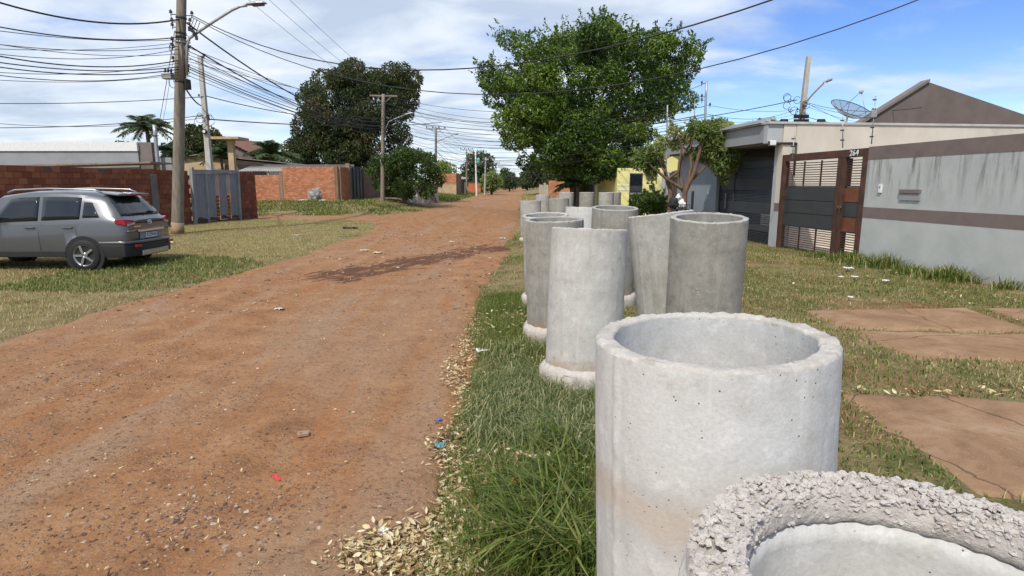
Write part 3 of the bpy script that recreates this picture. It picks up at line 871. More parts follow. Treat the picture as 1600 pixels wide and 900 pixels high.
# the nearest pipe stands bell end up: smooth bell outside, rough aggregate rim
bt = at(1462, 905, 0.86)
bell_H = bt.z
t = empty('concrete_pipe', (bt.x, bt.y, 0.0), label='nearest pipe turned upside down, rough pebbly bell rim filling the bottom right corner', cat='pipe', group='concrete drain pipes standing on the verge')
PIPE_XY.append((bt.x, bt.y, 0.36))
BIR, BOR = 0.285, 0.386
def bell_profile():
    return [(0.33, -0.05), (0.33, bell_H - 0.34), (0.345, bell_H - 0.27), (0.375, bell_H - 0.20), (0.396, bell_H - 0.13), (0.398, bell_H - 0.085), (0.388, bell_H - 0.060), (0.375, bell_H - 0.045)]
V = []; F = []; n = 200
prof = []
bp = bell_profile()
for i in range(len(bp) - 1):
    for s in range(5):
        u = s / 5; prof.append((bp[i][0] * (1 - u) + bp[i + 1][0] * u, bp[i][1] * (1 - u) + bp[i + 1][1] * u))
prof.append(bp[-1])
prof += [(0.33, bell_H - 0.065), (0.29, bell_H - 0.075)]
for i in range(24): prof.append((0.287 - 0.004 * (i > 2), bell_H - 0.075 - i * 0.045))
for r, z in prof:
    for k in range(n):
        a = 2 * math.pi * k / n
        q = Vector((math.cos(a) * 3, math.sin(a) * 3, z * 4))
        rr = r + mnoise.noise(q) * 0.006 + mnoise.noise(q * 5) * 0.0025
        V.append((rr * math.cos(a), rr * math.sin(a), z + mnoise.noise(q * 2) * 0.005))
for i in range(len(prof) - 1):
    for k in range(n):
        k2 = (k + 1) % n
        F.append((i * n + k, i * n + k2, (i + 1) * n + k2, (i + 1) * n + k))
MB().add(V, F, True).build('barrel', M['conc_pale'], t)
# rough rim: a lumpy bed with individual gravel stones stuck in it
V = []; F = []; n = 420; prof = []
for i in range(22):
    u = i / 21
    prof.append((BOR - (BOR - BIR) * u, bell_H - 0.045 + 0.040 * math.sin(math.pi * min(max(u, 0.0), 1.0)) ** 0.28))
prof += [(BIR - 0.003, bell_H - 0.056), (BIR - 0.003, bell_H - 0.070), (BIR + 0.012, bell_H - 0.082)]
for pi2, (r, z) in enumerate(prof):
    for k in range(n):
        a = 2 * math.pi * k / n
        q = Vector((r * math.cos(a), r * math.sin(a), 0))
        d1 = mnoise.voronoi(q * 48 + Vector((mnoise.noise(q * 30), mnoise.noise(q * 30 + Vector((5, 0, 0))), 0)) * 0.6)[0]
        l = 0.012 * (0.6 - math.sqrt(max(d1[0], 0)) * 0.9) * 2 + mnoise.noise(q * 18) * 0.010 + mnoise.noise(q * 90) * 0.004
        if pi2 > 19: l *= 0.35; r2_ = r + mnoise.noise(q * 40 + Vector((0, 0, z * 40))) * 0.004
        else: r2_ = r
        V.append((r2_ * math.cos(a), r2_ * math.sin(a), z + l))
for i in range(len(prof) - 1):
    for k in range(n):
        k2 = (k + 1) % n
        F.append((i * n + k, i * n + k2, (i + 1) * n + k2, (i + 1) * n + k))
MB().add(V, F, True).build('rough_rim', M['conc_rough'], t)
def stone_shape(seed):
    bm = bmesh.new(); bmesh.ops.create_icosphere(bm, subdivisions=2, radius=1.0)
    rr = random.Random(seed)
    sx, sy, sz = rr.uniform(0.8, 1.25), rr.uniform(0.65, 1.0), rr.uniform(0.5, 0.8)
    for v in bm.verts:
        q = v.co.copy()
        f = 1 + mnoise.noise(q * 1.4 + Vector((seed * 3.1, 0, 0))) * 0.75 + mnoise.noise(q * 3.3 + Vector((seed, 4, 0))) * 0.3
        v.co = Vector((q.x * sx, q.y * sy, q.z * sz)) * f
    me = bpy.data.meshes.new('stone'); bm.to_mesh(me); bm.free()
    me.polygons.foreach_set('use_smooth', [True] * len(me.polygons))
    return me
STONES = [stone_shape(s) for s in range(8)]
SV = [(np.array([v.co[:] for v in me.vertices]), np.array([p.vertices[:] for p in me.polygons])) for me in STONES]
def stones_mesh(name, pts, sizes, flat=1.0):
    Vs = []; Fs = []; off = 0; rn = []
    for (p, s) in zip(pts, sizes):
        v, f = SV[random.randrange(len(SV))]
        a = random.uniform(0, 6.28); c, sn = math.cos(a), math.sin(a)
        R = np.array([[c, -sn, 0], [sn, c, 0], [0, 0, flat]])
        Vs.append(v @ R.T * s + np.array(p)); Fs.append(f + off); off += len(v); rn.append(np.full(len(f), random.random()))
    return fast_mesh(name, np.concatenate(Vs), np.concatenate(Fs), False, np.concatenate(rn))
pts = []; sz = []
for k in range(1900):
    a = random.uniform(0, 6.283)
    u = random.random()
    r = BOR - 0.006 - (BOR - BIR - 0.012) * u
    pts.append((r * math.cos(a), r * math.sin(a), bell_H - 0.040 + 0.040 * math.sin(math.pi * u) ** 0.28 + random.uniform(-0.004, 0.006))); sz.append(random.uniform(0.0035, 0.0105))
for k in range(900):
    a = random.uniform(0, 6.283); u = random.random(); r = BIR + 0.010 * (1 - u) + random.uniform(-0.002, 0.003)
    pts.append((r * math.cos(a), r * math.sin(a), bell_H - 0.012 - 0.055 * u ** 1.3)); sz.append(random.uniform(0.0035, 0.010) * (1.1 - 0.5 * u))
o = link('rim_gravel', stones_mesh('rim_gravel', pts, sz), M['stone_grey'], t); tag(o, kind='stuff')
# ------------------------------------------------------------------ brick walls
def brick_mesh(l, d, h, seed=0, chip=0.004):
    rr = random.Random(seed)
    b = MB(); b.box((0, 0, 0), (l, d, h))
    b.v = [(x + rr.uniform(-chip, chip), y + rr.uniform(-chip, chip), z + rr.uniform(-chip, chip)) for x, y, z in b.v]
    return b.mesh('brick')
def brick_cells(L, H, bl, bh, holes=(), x0=0.0, z0=0.0, stagger=True):
    out = []
    rows = int(round(H / bh))
    for r in range(rows):
        x = x0 - (bl / 2 if (r % 2 and stagger) else 0)
        while x < x0 + L - 0.03:
            a, b_ = max(x, x0), min(x + bl, x0 + L)
            c = (a + b_) / 2; z = z0 + (r + 0.5) * bh
            if b_ - a > 0.05 and not any(h[0] < c < h[1] and h[2] < z < h[3] for h in holes):
                out.append((c, z, b_ - a))
            x += bl
    return out
def joined_bricks(name, cells, bh, depth, mat, parent, gap=0.012, jit=0.006):
    V = []; F = []; R = []
    base = np.array([(x, y, z) for z in (-.5, .5) for y in (-.5, .5) for x in (-.5, .5)])
    fc = np.array([(0, 2, 3, 1), (4, 5, 7, 6), (0, 1, 5, 4), (2, 6, 7, 3), (0, 4, 6, 2), (1, 3, 7, 5)])
    for k, (c, z, w) in enumerate(cells):
        v = base * np.array([w - gap, depth + random.uniform(-jit, jit), bh - gap]) + np.array([c, 0, z]) + np.random.default_rng(k).uniform(-0.003, 0.003, (8, 3))
        V.append(v); F.append(fc + 8 * k); R.append(np.full(6, random.random()))
    me = fast_mesh(name, np.concatenate(V), np.concatenate(F), False, np.concatenate(R))
    o = link(name, me, mat, parent); tag(o, kind='stuff')
    return o

# near left wall, old hollow brick, facing the road; local x runs from the corner towards the camera
WU = Vector((-0.187, -0.982)).normalized()
WROT = math.atan2(WU.y, WU.x)
WC = Vector((-13.42, 31.4))
lw = empty('brick_wall', (WC.x, WC.y, 0.0), WROT, 'old dark red brick wall facing the road behind the street pole and the car', 'wall')
LWL, LWH, LBL, LBH = 17.0, 2.40, 0.30, 0.20
GATE = (1.55, 4.85)                                     # gateway along the wall
core = MB()
core.bx(0.02, GATE[0] - 0.02, -0.17, -0.01, -0.3, LWH - 0.012)
core.bx(GATE[1] + 0.02, LWL, -0.17, -0.01, -0.3, LWH - 0.012)
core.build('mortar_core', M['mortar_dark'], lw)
cells = brick_cells(LWL, LWH, LBL, LBH, [(GATE[0], GATE[1], 0, 9)])
cells = [c for c in cells if not (c[1] > LWH - LBH and random.random() < 0.12 and c[0] > 5.2)]
cells.sort(key=lambda c: c[0])
bshapes = {}
parts_ = cells[:300]; rest_ = cells[300:]
for k, (c, z, w) in enumerate(parts_):
    key = (round(w, 2), random.randrange(3))
    if key not in bshapes: bshapes[key] = brick_mesh(w - 0.014, 0.20, LBH - 0.016, hash(key) % 99)
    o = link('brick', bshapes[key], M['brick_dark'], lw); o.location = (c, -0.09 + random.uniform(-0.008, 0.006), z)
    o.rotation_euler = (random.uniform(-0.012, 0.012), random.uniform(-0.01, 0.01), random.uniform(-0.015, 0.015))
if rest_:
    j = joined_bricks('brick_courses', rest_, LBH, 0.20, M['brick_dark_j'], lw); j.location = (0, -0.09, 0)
# wires' mortar pier and old plaster patch on it
MB().box((6.9, 0.03, 1.45), (0.34, 0.06, 1.5)).build('plaster_patch', M['plaster_taupe'], lw, 0.02)
MB().bx(GATE[0] - 0.14, GATE[0] - 0.02, -0.2, 0.04, -0.2, 2.46).build('pier', M['mortar_dark'], lw)

# faded grey board gate
gg = empty('board_gate', (WC.x, WC.y, 0.0), WROT, 'faded grey board gate, two bare strips, leaning in the brick wall', 'gate')
gx0, gx1 = GATE[0] + 0.03, GATE[1] - 0.03
W_ = gx1 - gx0
def gbox(nm, x0, x1, z0, z1, y0, y1, m, bev=0.006): return MB().bx(x0, x1, y0, y1, z0, z1).build(nm, m, gg, bev)
gbox('top_rail', gx0 - 0.03, gx1 + 0.02, 2.36, 2.52, 0.03, 0.13, M['gate_frame'])
gbox('post', gx1 - 0.10, gx1 + 0.04, 0.02, 2.62, 0.02, 0.16, M['gate_frame'])
gbox('post', gx0 - 0.04, gx0 + 0.08, 0.02, 2.40, 0.02, 0.15, M['gate_frame'])
strips = [(0.08, 0.62, 'gate_grey', 0), (0.64, 0.90, 'board_pale', 1), (0.92, 1.42, 'gate_grey', 0), (1.44, 1.70, 'board_pale', 1), (1.72, 2.22, 'gate_grey', 0), (2.24, 2.36, 'gate_frame', 2), (2.38, 3.08, 'gate_grey', 0)]
for a, b_, m, kd in strips:
    a += gx0; b_ += gx0
    if kd == 1:
        gbox('bare_board', a, b_, 1.35, 2.34, 0.03, 0.055, M['board_pale'])
        for q in range(7): gbox('brick', a + 0.01, b_ - 0.01, 0.16 + q * 0.17, 0.31 + q * 0.17, 0.0, 0.035 + random.uniform(0, 0.02), M['brick_dark'])
    elif kd == 2: gbox('stile', a, b_, 0.05, 2.35, 0.03, 0.11, M[m])
    else:
        zb = 0.16 + random.uniform(0, 0.05)
        gbox('board', a, b_, zb, 2.35, 0.045, 0.08, M[m])
        MB().add([(a, 0.083, zb + 0.0), (b_, 0.083, zb), (b_, 0.083, zb + 0.10), (a + (b_ - a) * random.uniform(.2, .8), 0.083, zb + random.uniform(0.1, 0.3)), (a, 0.083, zb + random.uniform(0.03, 0.18))], [(0, 1, 2, 3, 4)]).build('rust_patch', M['rust'], gg)
gbox('bottom_rail', gx0 + 0.05, gx1 - 0.1, 0.08, 0.18, 0.035, 0.10, M['rust'])
gg.rotation_euler = (math.radians(-2.0), math.radians(0.8), WROT)

# second wall, pale orange brick, across the side street and facing the camera
fz = 0.60
WY = 42.0
sw = empty('brick_wall', (-24.0, WY, fz), 0, 'sunlit orange brick wall stepped in height across the side street', 'wall')
HB, BLn = 0.115, 0.20
seg = [(0, 7.75, 1.84), (7.97, 11.62, 2.42)]
core = MB()
for a, b_, h in seg: core.bx(a, b_, 0.012, 0.13, -0.7, h - 0.01)
core.build('mortar_core', M['mortar'], sw)
for a, b_, h in seg:
    joined_bricks('brick_courses', brick_cells(b_ - a, h, BLn, HB, x0=a), HB, 0.15, M['brick'], sw).location = (0, 0.07, 0)
for a, h in ((7.76, 2.0), (11.63, 2.48)): MB().bx(a, a + 0.2, -0.02, 0.16, -0.6, h).build('concrete_pillar', M['plaster_brown'] if a > 9 else M['mortar'], sw, 0.01)

# the same plot's side along the main road: brick return, dark gate, brown wall
X0 = -12.1
rw = empty('brick_wall', (X0, WY + 0.2, fz), math.radians(90), 'short shaded brick return with brown wall beside the navy gate', 'wall')
joined_bricks('brick_courses', brick_cells(2.1, 2.42, BLn, HB), HB, 0.15, M['brick'], rw)
MB().bx(0, 2.1, -0.06, 0.06, -0.6, 2.4).build('mortar_core', M['mortar'], rw)
MB().bx(2.12, 2.42, -0.16, 0.16, -0.6, 2.72).build('concrete_pillar', M['mortar'], rw, 0.01)
MB().bx(6.6, 15.5, -0.1, 0.1, -0.6, 2.2).build('rendered_wall', M['plaster_brown'], rw)
MB().bx(6.4, 6.62, -0.12, 0.12, -0.6, 2.5).build('concrete_pillar', M['plaster_brown'], rw, 0.01)
ng = empty('sheet_gate', (X0, WY + 0.2, fz), math.radians(90), 'navy sheet metal gate beside the brick corner under the mango tree', 'gate')
for k in range(4):
    a = 2.46 + k * 0.98
    MB().bx(a, a + 0.96, -0.03, 0.0, -0.35, 2.42).build('sheet_panel', M['blue_gate'], ng, 0.005)
    MB().bx(a - 0.02, a + 0.03, -0.07, 0.03, -0.35, 2.46).build('post', M['blue_gate'], ng)
MB().bx(2.44, 6.38, -0.06, 0.03, 2.47, 2.54).build('top_rail', M['blue_gate'], ng)

# ------------------------------------------------------------------ houses behind the left walls
hb = empty('low_house', (-30, 47.0, 0), 0, 'stained beige plaster house with thin sagging roof edge behind the brick walls', 'house')
def wall_poly(nm, pts, y0, y1, m, parent): return MB().prism(pts, y0, y1).build(nm, m, parent)
def wx(px, d): return (px - 800.0) * d / 936.0
def lp(px, py, d, par): 
    p = at(px, py, d); return (p.x - par.location.x, p.z)
pts = [lp(150, 330, 47, hb), lp(240, 252, 47, hb), lp(310, 244, 47, hb), lp(420, 255, 47, hb), lp(532, 266.5, 47, hb), lp(532, 330, 47, hb)]
pts[0] = (pts[1][0], 0.0); pts[-1] = (pts[-2][0], 0.0)
wall_poly('wall', pts, 0, 0.2, M['plaster_beige'], hb)
sidew = pts[1][0]
MB().bx(sidew - 0.0, sidew + 0.18, 0.2, 8, 0, pts[1][1] - 0.02).build('wall', M['plaster_beige'], hb)
ro = [lp(205, 262, 46.6, hb), lp(240, 250, 46.6, hb), lp(310, 242, 46.6, hb), lp(425, 253, 46.6, hb), lp(540, 266, 46.6, hb)]
th = 0.07
MB().prism([(x, z) for x, z in ro] + [(x, z + th) for x, z in reversed(ro)], -0.35, 8).build('roof', M['roof_edge'], hb)
for px in (262, 395):
    w0 = lp(px - 12, 258, 47, hb); w1 = lp(px + 12, 268, 47, hb)
    wf = MB().bx(w0[0], w1[0], -0.04, 0.02, w1[1] - 0.5, w0[1] - 0.35).build('window', M['roof_edge'], hb)
    MB().bx(w0[0] + 0.08, w1[0] - 0.08, -0.05, -0.045, w1[1] - 0.42, w0[1] - 0.43).build('pane', M['glass'], wf)
# lean-to roof of corrugated sheets
def corrugated(nm, x0, x1, yf, zf, yb, zb, pitch, amp, mat, parent, th=0.012):
    n = max(8, int((x1 - x0) / pitch * 6))
    V = []; F = []
    for t_ in (0, th):
        for (y, z) in ((yf, zf), (yb, zb)):
            for i in range(n + 1):
                x = x0 + (x1 - x0) * i / n
                V.append((x, y, z + t_ + amp * math.sin(2 * math.pi * (x - x0) / pitch)))
    m = n + 1
    for i in range(n):
        F += [(i, i + 1, m + i + 1, m + i), (2 * m + i, 3 * m + i, 3 * m + i + 1, 2 * m + i + 1), (i, 2 * m + i, 2 * m + i + 1, i + 1), (m + i, m + i + 1, 3 * m + i + 1, 3 * m + i)]
    return MB().add(V, F, True).build(nm, mat, parent)
lt = empty('lean_to_shed', (-20, 43.0, fz), 0, 'shed roofed with grey corrugated sheets just behind the orange brick wall', 'shed')
for k in range(4):
    a, b2 = at(371 + k * 24, 270, 43.0), at(371 + (k + 1) * 24 + 1, 270, 43.0)
    corrugated('roof_sheet', a.x + 20, b2.x + 20, 0, 2.12 + 0.01 * (k % 2), 2.4, 2.55, 0.18, 0.028, M['roof_grey'], lt)
for px in (396, 421, 460, 520):
    p = at(px, 270, 43.3); MB().bx(p.x + 20 - 0.05, p.x + 20 + 0.05, 0.1, 0.2, -0.6, 2.15).build('post', M['board_pale'], lt)
MB().bx(-2.0, at(535, 265, 43).x + 20, 3.2, 3.3, -0.6, 2.7).build('back_wall', M['plaster_taupe'], lt)
# T-shaped concrete water tank stand
wt = empty('water_tank_stand', at(364, 262, 44.5) * 1, 0, 'concrete T shaped water tank stand rising behind the grey gate', 'tank stand')
wt.location.z = 0
c_ = at(364, 216, 44.5).z
MB().bx(-0.2, 0.2, -0.2, 0.2, 0, c_ - 0.12).build('column', M['plaster_beige'], wt, 0.01)
MB().bx(-0.24, 0.24, -0.24, 0.24, c_ - 0.36, c_ - 0.12).build('capital', M['plaster_beige'], wt, 0.02)
MB().bx(-1.05, 0.95, -0.9, 0.9, c_ - 0.12, c_ + 0.05).build('slab', M['plaster_beige'], wt, 0.01)
# grey house far left with white roof fascia
gh = empty('grey_house', (-26, 33.0, 0), 0, 'grey rendered house with white fascia behind the wall at far left', 'house')
zt = at(215, 222, 33).z; zm = at(215, 236, 33).z
xr_ = at(216, 240, 33).x + 26
MB().bx(-3.2, xr_ - 0.02, 0.02, 0.5, 0, zm - 0.01).build('wall', M['plaster_grey'], gh)
MB().bx(-3.3, xr_, -0.06, 0.55, zm, zt).build('fascia', M['white'], gh)
xq = at(236, 240, 33).x + 26
MB().bx(xr_ + 0.01, xq, 0.1, 0.6, 0, at(225, 222, 33).z).build('chimney_block', M['plaster_taupe'], gh)
MB().bx(xq + 0.01, xq + 0.9, 0.3, 0.6, 0, at(240, 246, 33).z).build('side_wall', M['plaster_grey'], gh)
MB().prism([(-7, at(200, 267, 31).z), (at(240, 262, 31).x + 26, at(240, 255, 31).z), (at(240, 262, 31).x + 26, at(240, 255, 31).z + 0.08), (-7, at(200, 267, 31).z + 0.08)], -2.2, -0.1).build('porch_roof', M['roof_edge'], gh)
# red tiled roof behind
rr_ = empty('tiled_roof_house', (-19.5, 50.0, 0), 0, 'house with long red tiled roof slope seen behind the tank stand', 'house')
p0, p1 = at(340, 212, 50), at(402, 243, 50)
V = [(p0.x + 19.5, 0, p0.z), (p1.x + 19.5, 0, p1.z), (p1.x + 19.5, 7, p1.z), (p0.x + 19.5, 7, p0.z)]
for k in range(12):
    u0, u1 = k / 12, (k + 1) / 12 + 0.015
    a = Vector(V[0]).lerp(Vector(V[1]), u0); c = Vector(V[0]).lerp(Vector(V[1]), u1)
    MB().add([a + Vector((0, -0.3, 0.05)), c + Vector((0, -0.3, 0.0)), c + Vector((0, 7, 0.0)), a + Vector((0, 7, 0.05)), a + Vector((0, -0.3, 0.0)), c + Vector((0, -0.3, -0.05)), c + Vector((0, 7, -0.05)), a + Vector((0, 7, 0.0))], [(0, 1, 2, 3), (4, 7, 6, 5), (0, 4, 5, 1), (1, 5, 6, 2), (2, 6, 7, 3), (3, 7, 4, 0)]).build('tile_course', M['roof_tile'], rr_)
MB().prism([(V[0][0] - 2.0, 0), (V[1][0] - 0.2, 0), (V[1][0] - 0.2, V[1][2] - 0.1), (V[0][0], V[0][2] - 0.12), (V[0][0] - 2.0, V[0][2] - 0.9)], 0.0, 6.5).build('wall', M['plaster_taupe'], rr_)
# mossy stump by the orange wall
st = empty('tree_stump', (at(493, 309, 41.2).x, 41.2, gz1(at(493, 309, 41.2).x, 41.2)), 0, 'pale weathered lump of a stump leaning against the orange brick wall', 'stump')
bm_ = bmesh.new(); bmesh.ops.create_icosphere(bm_, subdivisions=4, radius=0.5)
for v in bm_.verts:
    q = v.co.copy()
    v.co = Vector((q.x * 1.0, q.y * 0.75, q.z * 0.95 + 0.38)) * (1 + mnoise.noise(q * 3.4) * 0.22 + mnoise.noise(q * 9) * 0.10)
me = bpy.data.meshes.new('body'); bm_.to_mesh(me); bm_.free()
link('body', me, simple('lichen_stump', (0.50, 0.48, 0.44), (0.09, 0.08, 0.07), 2.6, 0.95, 0.8), st)
o = link('root_piece', STONES[2], M['stone_grey'], st); o.scale = (0.35, 0.2, 0.14); o.location = (-0.75, -0.2, 0.05)
o = link('root_piece', STONES[4], M['stone_grey'], st); o.scale = (0.28, 0.2, 0.12); o.location = (0.6, -0.35, 0.05)
# ------------------------------------------------------------------ right side: plot 264, grey garage house, yellow house
RU = Vector((0.12, -1.0)).normalized()
RROT = math.atan2(RU.y, RU.x)                           # local x towards the camera, local y into the plot
RO = Vector((7.53, 16.8))
def rframe(name, label, cat, group=None): return empty(name, (RO.x, RO.y, 0.0), RROT, label, cat, group)
H264 = 2.62
wall = rframe('boundary_wall', 'textured pale teal wall with brown bands right of the rusty gate', 'wall')
wx0, wx1 = 3.36, 13.0
MB().bx(wx0, wx1, 0, 0.15, -0.3, 1.06).build('lower_render', M['teal'], wall)
MB().bx(wx0, wx1, -0.004, 0.15, 1.06, 1.30).build('brown_band', M['brown_band'], wall)
MB().bx(wx0, wx1, 0, 0.15, 1.30, 2.34).build('upper_render', M['teal'], wall)
MB().bx(wx0, wx1, -0.006, 0.156, 2.34, H264).build('brown_coping', M['brown_band'], wall)
bb = MB().bx(3.80, 3.89, -0.035, 0.0, 1.62, 1.80).build('doorbell', M['white'], wall, 0.005)
MB().bx(3.825, 3.865, -0.04, -0.034, 1.72, 1.76).build('button', M['galv'], bb)
mb_ = MB().bx(4.42, 4.95, -0.05, 0.0, 1.62, 1.70).build('letter_slot', M['plaster_taupe'], wall, 0.005)
MB().bx(4.42, 4.95, -0.03, 0.0, 1.48, 1.615).build('slot_plate', M['plaster_grey'], mb_)

gt = rframe('steel_gate', 'rusty brown slatted gate numbered 264 with charcoal panels', 'gate')
def gb(nm, x0, x1, z0, z1, m, y0=0.02, y1=0.08, par=gt, bev=0.0): return MB().bx(x0, x1, y0, y1, z0, z1).build(nm, m, par, bev)
LP, MP, RP = (0.0, 0.14), (2.36, 2.62), (3.20, 3.36)
gb('post', *LP, 0.0, H264 - 0.02, M['rust'], -0.02, 0.12, bev=0.004)
gb('post', MP[0], MP[0] + 0.12, 0.0, H264 - 0.20, M['rust'], -0.02, 0.12, bev=0.004)
gb('post', MP[0] + 0.135, MP[1], 0.0, H264 - 0.20, M['rust'], -0.015, 0.11, bev=0.004)
gb('post', *RP, 0.0, H264 - 0.20, M['rust'], -0.02, 0.12, bev=0.004)
gb('lintel', LP[1], RP[1], H264 - 0.20, H264 - 0.02, M['rust'], -0.02, 0.12, bev=0.004)
nb = text_mesh('264', 0.20, 0.006, 0.001)
npl = gb('number_plate', 2.78, 3.08, H264 - 0.19, H264 - 0.04, M['dark_metal'], -0.032, -0.02)
o = link('number', nb, M['white'], npl); o.location = (2.93, -0.038, H264 - 0.118); o.rotation_euler = (math.radians(90), 0, 0); o.scale = (0.92, 0.92, 1)
def slats(x0, x1, z0, z1, n, m, par=gt):
    dz = (z1 - z0) / n
    me = None
    for i in range(n):
        z = z0 + dz * (i + 0.5)
        if me is None: me = MB().box((0, 0, 0), (x1 - x0, 0.016, dz * 0.36)).mesh('slat')
        o = link('slat', me, m, par); o.location = ((x0 + x1) / 2, 0.05, z)
# big leaf
x0, x1 = LP[1] + 0.02, MP[0] - 0.02
slats(x0, x1, 1.78, 2.38, 10, M['rust']); slats(x0, x1, 0.08, 0.66, 10, M['rust'])
for x in (x0 + 0.03, x0 + 0.75, x0 + 1.46, x1 - 0.02):
    gb('stile', x - 0.02, x + 0.02, 1.74, 2.40, M['rust'], 0.066, 0.09); gb('stile', x - 0.02, x + 0.02, 0.05, 0.70, M['rust'], 0.066, 0.09)
for k in range(3): gb('panel', x0, x1, 0.70 + k * 0.345, 0.70 + k * 0.345 + 0.325, M['gate_panel'], 0.035, 0.075, bev=0.004)
for z in (0.67, 1.74): gb('rail', x0, x1, z, z + 0.03, M['dark_metal'], 0.03, 0.085)
for z in (1.024, 1.369, 1.714): gb('rail', x0, x1, z, z + 0.022, M['dark_metal'], 0.045, 0.07)
# pedestrian leaf
x0, x1 = MP[1] + 0.015, RP[0] - 0.015
slats(x0, x1, 1.78, 2.38, 10, M['rust']); slats(x0, x1, 0.08, 0.66, 10, M['rust'])
for x in (x0 + 0.05, x0 + 0.10, x1 - 0.02):
    gb('stile', x - 0.015, x + 0.015, 1.74, 2.40, M['rust'], 0.066, 0.09); gb('stile', x - 0.015, x + 0.015, 0.05, 0.70, M['rust'], 0.066, 0.09)
for z in (1.024, 1.369, 1.714): gb('rail', x0, x1, z, z + 0.022, M['dark_metal'], 0.045, 0.07)
for k, m in enumerate(('rust_panel', 'gate_panel', 'rust_panel')): gb('panel', x0, x1, 0.70 + k * 0.345, 0.70 + k * 0.345 + 0.325, M[m], 0.035, 0.075, bev=0.004)
for z in (0.67, 1.74): gb('rail', x0, x1, z, z + 0.03, M['dark_metal'], 0.03, 0.085)
hd = gb('handle', x0 - 0.03, x0 + 0.0, 0.75, 1.65, M['rust'], -0.06, -0.03, bev=0.006)
gb('lock', x0 - 0.10, x0 + 0.02, 1.24, 1.30, M['chrome'], -0.05, -0.015, bev=0.004)
# forecourt floor and house wall behind the slats (pink-beige render catches the light)
hs = rframe('rendered_house', 'pale rendered house front glimpsed through the slats of the rusty gate', 'house')
MB().bx(-0.1, 9.0, 4.2, 4.4, 0, 2.75).build('wall', simple('pinkish_white_render', (0.80, 0.70, 0.64), (0.70, 0.60, 0.55), 1.2, 0.9, 0.1), hs)
MB().bx(-0.1, 9.0, 0.3, 4.15, -0.1, 0.045).build('forecourt', M['plaster_cream'], hs)
MB().bx(5.2, 6.2, 4.16, 4.2, 0.0, 2.1).build('door', M['wood_dark'], hs)

# grey garage house, its cream flank faces the camera
gh2 = rframe('garage_house', 'grey house with flat parapet, cream flank wall and overhanging fascia', 'house')
FH = 3.50
MB().bx(-0.22, -0.02, 0.35, 9.0, -0.1, FH - 0.06).build('flank_wall', M['plaster_cream'], gh2)
MB().bx(-0.26, 0.02, -0.50, 9.05, FH - 0.06, FH).build('coping', M['zinc'], gh2)
# pillar beside the gateway, in two tones
MB().bx(-0.24, -0.03, -0.02, 0.34, -0.1, 1.05).build('pillar', M['plaster_paleg'], gh2)
MB().bx(-0.245, -0.025, -0.025, 0.345, 1.05, 1.28).build('pillar_band', M['brown_band'], gh2)
MB().bx(-0.24, -0.03, -0.02, 0.34, 1.28, FH - 0.07).build('pillar', M['plaster_cream'], gh2)
# fascia over the garage mouth
MB().bx(-7.4, -0.245, -0.48, -0.36, 2.95, FH - 0.065).build('fascia', M['plaster_grey'], gh2)
MB().bx(-0.245, -0.06, -0.48, -0.03, 2.92, FH - 0.065).build('fascia_end', M['plaster_paleg'], gh2)
MB().bx(-7.4, -0.245, -0.56, 3.0, FH - 0.062, FH - 0.02).build('roof_slab', M['roof_grey'], gh2)
for k in range(3): MB().bx(-7.4, -0.25, -0.60 + k * 0.16, -0.46 + k * 0.16, FH - 0.02 + k * 0.05, FH + 0.04 + k * 0.05).build('roof_moulding', M['plaster_paleg'], gh2)
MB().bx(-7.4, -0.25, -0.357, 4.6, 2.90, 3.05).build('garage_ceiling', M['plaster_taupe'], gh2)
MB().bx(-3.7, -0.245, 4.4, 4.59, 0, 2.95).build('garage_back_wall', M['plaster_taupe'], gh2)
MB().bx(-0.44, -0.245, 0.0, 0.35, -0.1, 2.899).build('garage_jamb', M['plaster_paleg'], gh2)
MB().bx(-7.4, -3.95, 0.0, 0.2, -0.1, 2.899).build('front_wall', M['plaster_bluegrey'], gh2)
MB().bx(-7.4, -7.2, 0.2, 9, -0.1, 2.899).build('far_wall', M['plaster_bluegrey'], gh2)
MB().bx(-4.55, -4.49, -0.03, 0.0, 1.45, 1.63).build('doorbell', M['white'], gh2, 0.005)
mbx = MB().bx(-5.95, -5.75, -0.02, 0.0, 0.75, 1.55).build('meter_door', M['dark_metal'], gh2, 0.005)
MB().bx(-6.5, -6.2, -0.02, 0.0, 0.35, 0.7).build('vent_grille', M['dark_metal'], gh2)
gg2 = rframe('garage_gate', 'dark slatted garage gate in the grey house beside the pruned tree', 'gate')
def gb2(nm, x0, x1, z0, z1, m, y0=0.12, y1=0.17): return MB().bx(x0, x1, y0, y1, z0, z1).build(nm, m, gg2)
gx = (-3.94, -0.45)
gb2('lintel', gx[0], gx[1], 2.30, 2.50, M['gate_dark'], 0.1, 0.2)
for x in (gx[0], -2.95, gx[1] - 0.06): gb2('post', x, x + 0.06, 0.0, 2.30, M['gate_dark'], 0.1, 0.2)
for (a, c) in ((gx[0] + 0.07, -2.96), (-2.88, gx[1] - 0.07)):
    for (z0, z1, kd) in ((1.98, 2.28, 's'), (1.62, 1.97, 'p'), (1.28, 1.60, 's'), (0.92, 1.27, 'p'), (0.62, 0.90, 'w'), (0.40, 0.60, 'p'), (0.05, 0.38, 's')):
        if kd == 'p' or (kd == 'w' and c < -1): gb2('panel', a, c, z0, z1, M['gate_dark'], 0.13, 0.16)
        else:
            nn = 7 if kd == 's' else 5
            for i in range(nn):
                z = z0 + (z1 - z0) * (i + 0.5) / nn
                gb2('slat', a, c, z - 0.012, z + 0.012, M['gate_dark'], 0.12, 0.17)
gb2('handle', -3.4, -3.37, 1.0, 1.5, M['galv'], 0.06, 0.09)
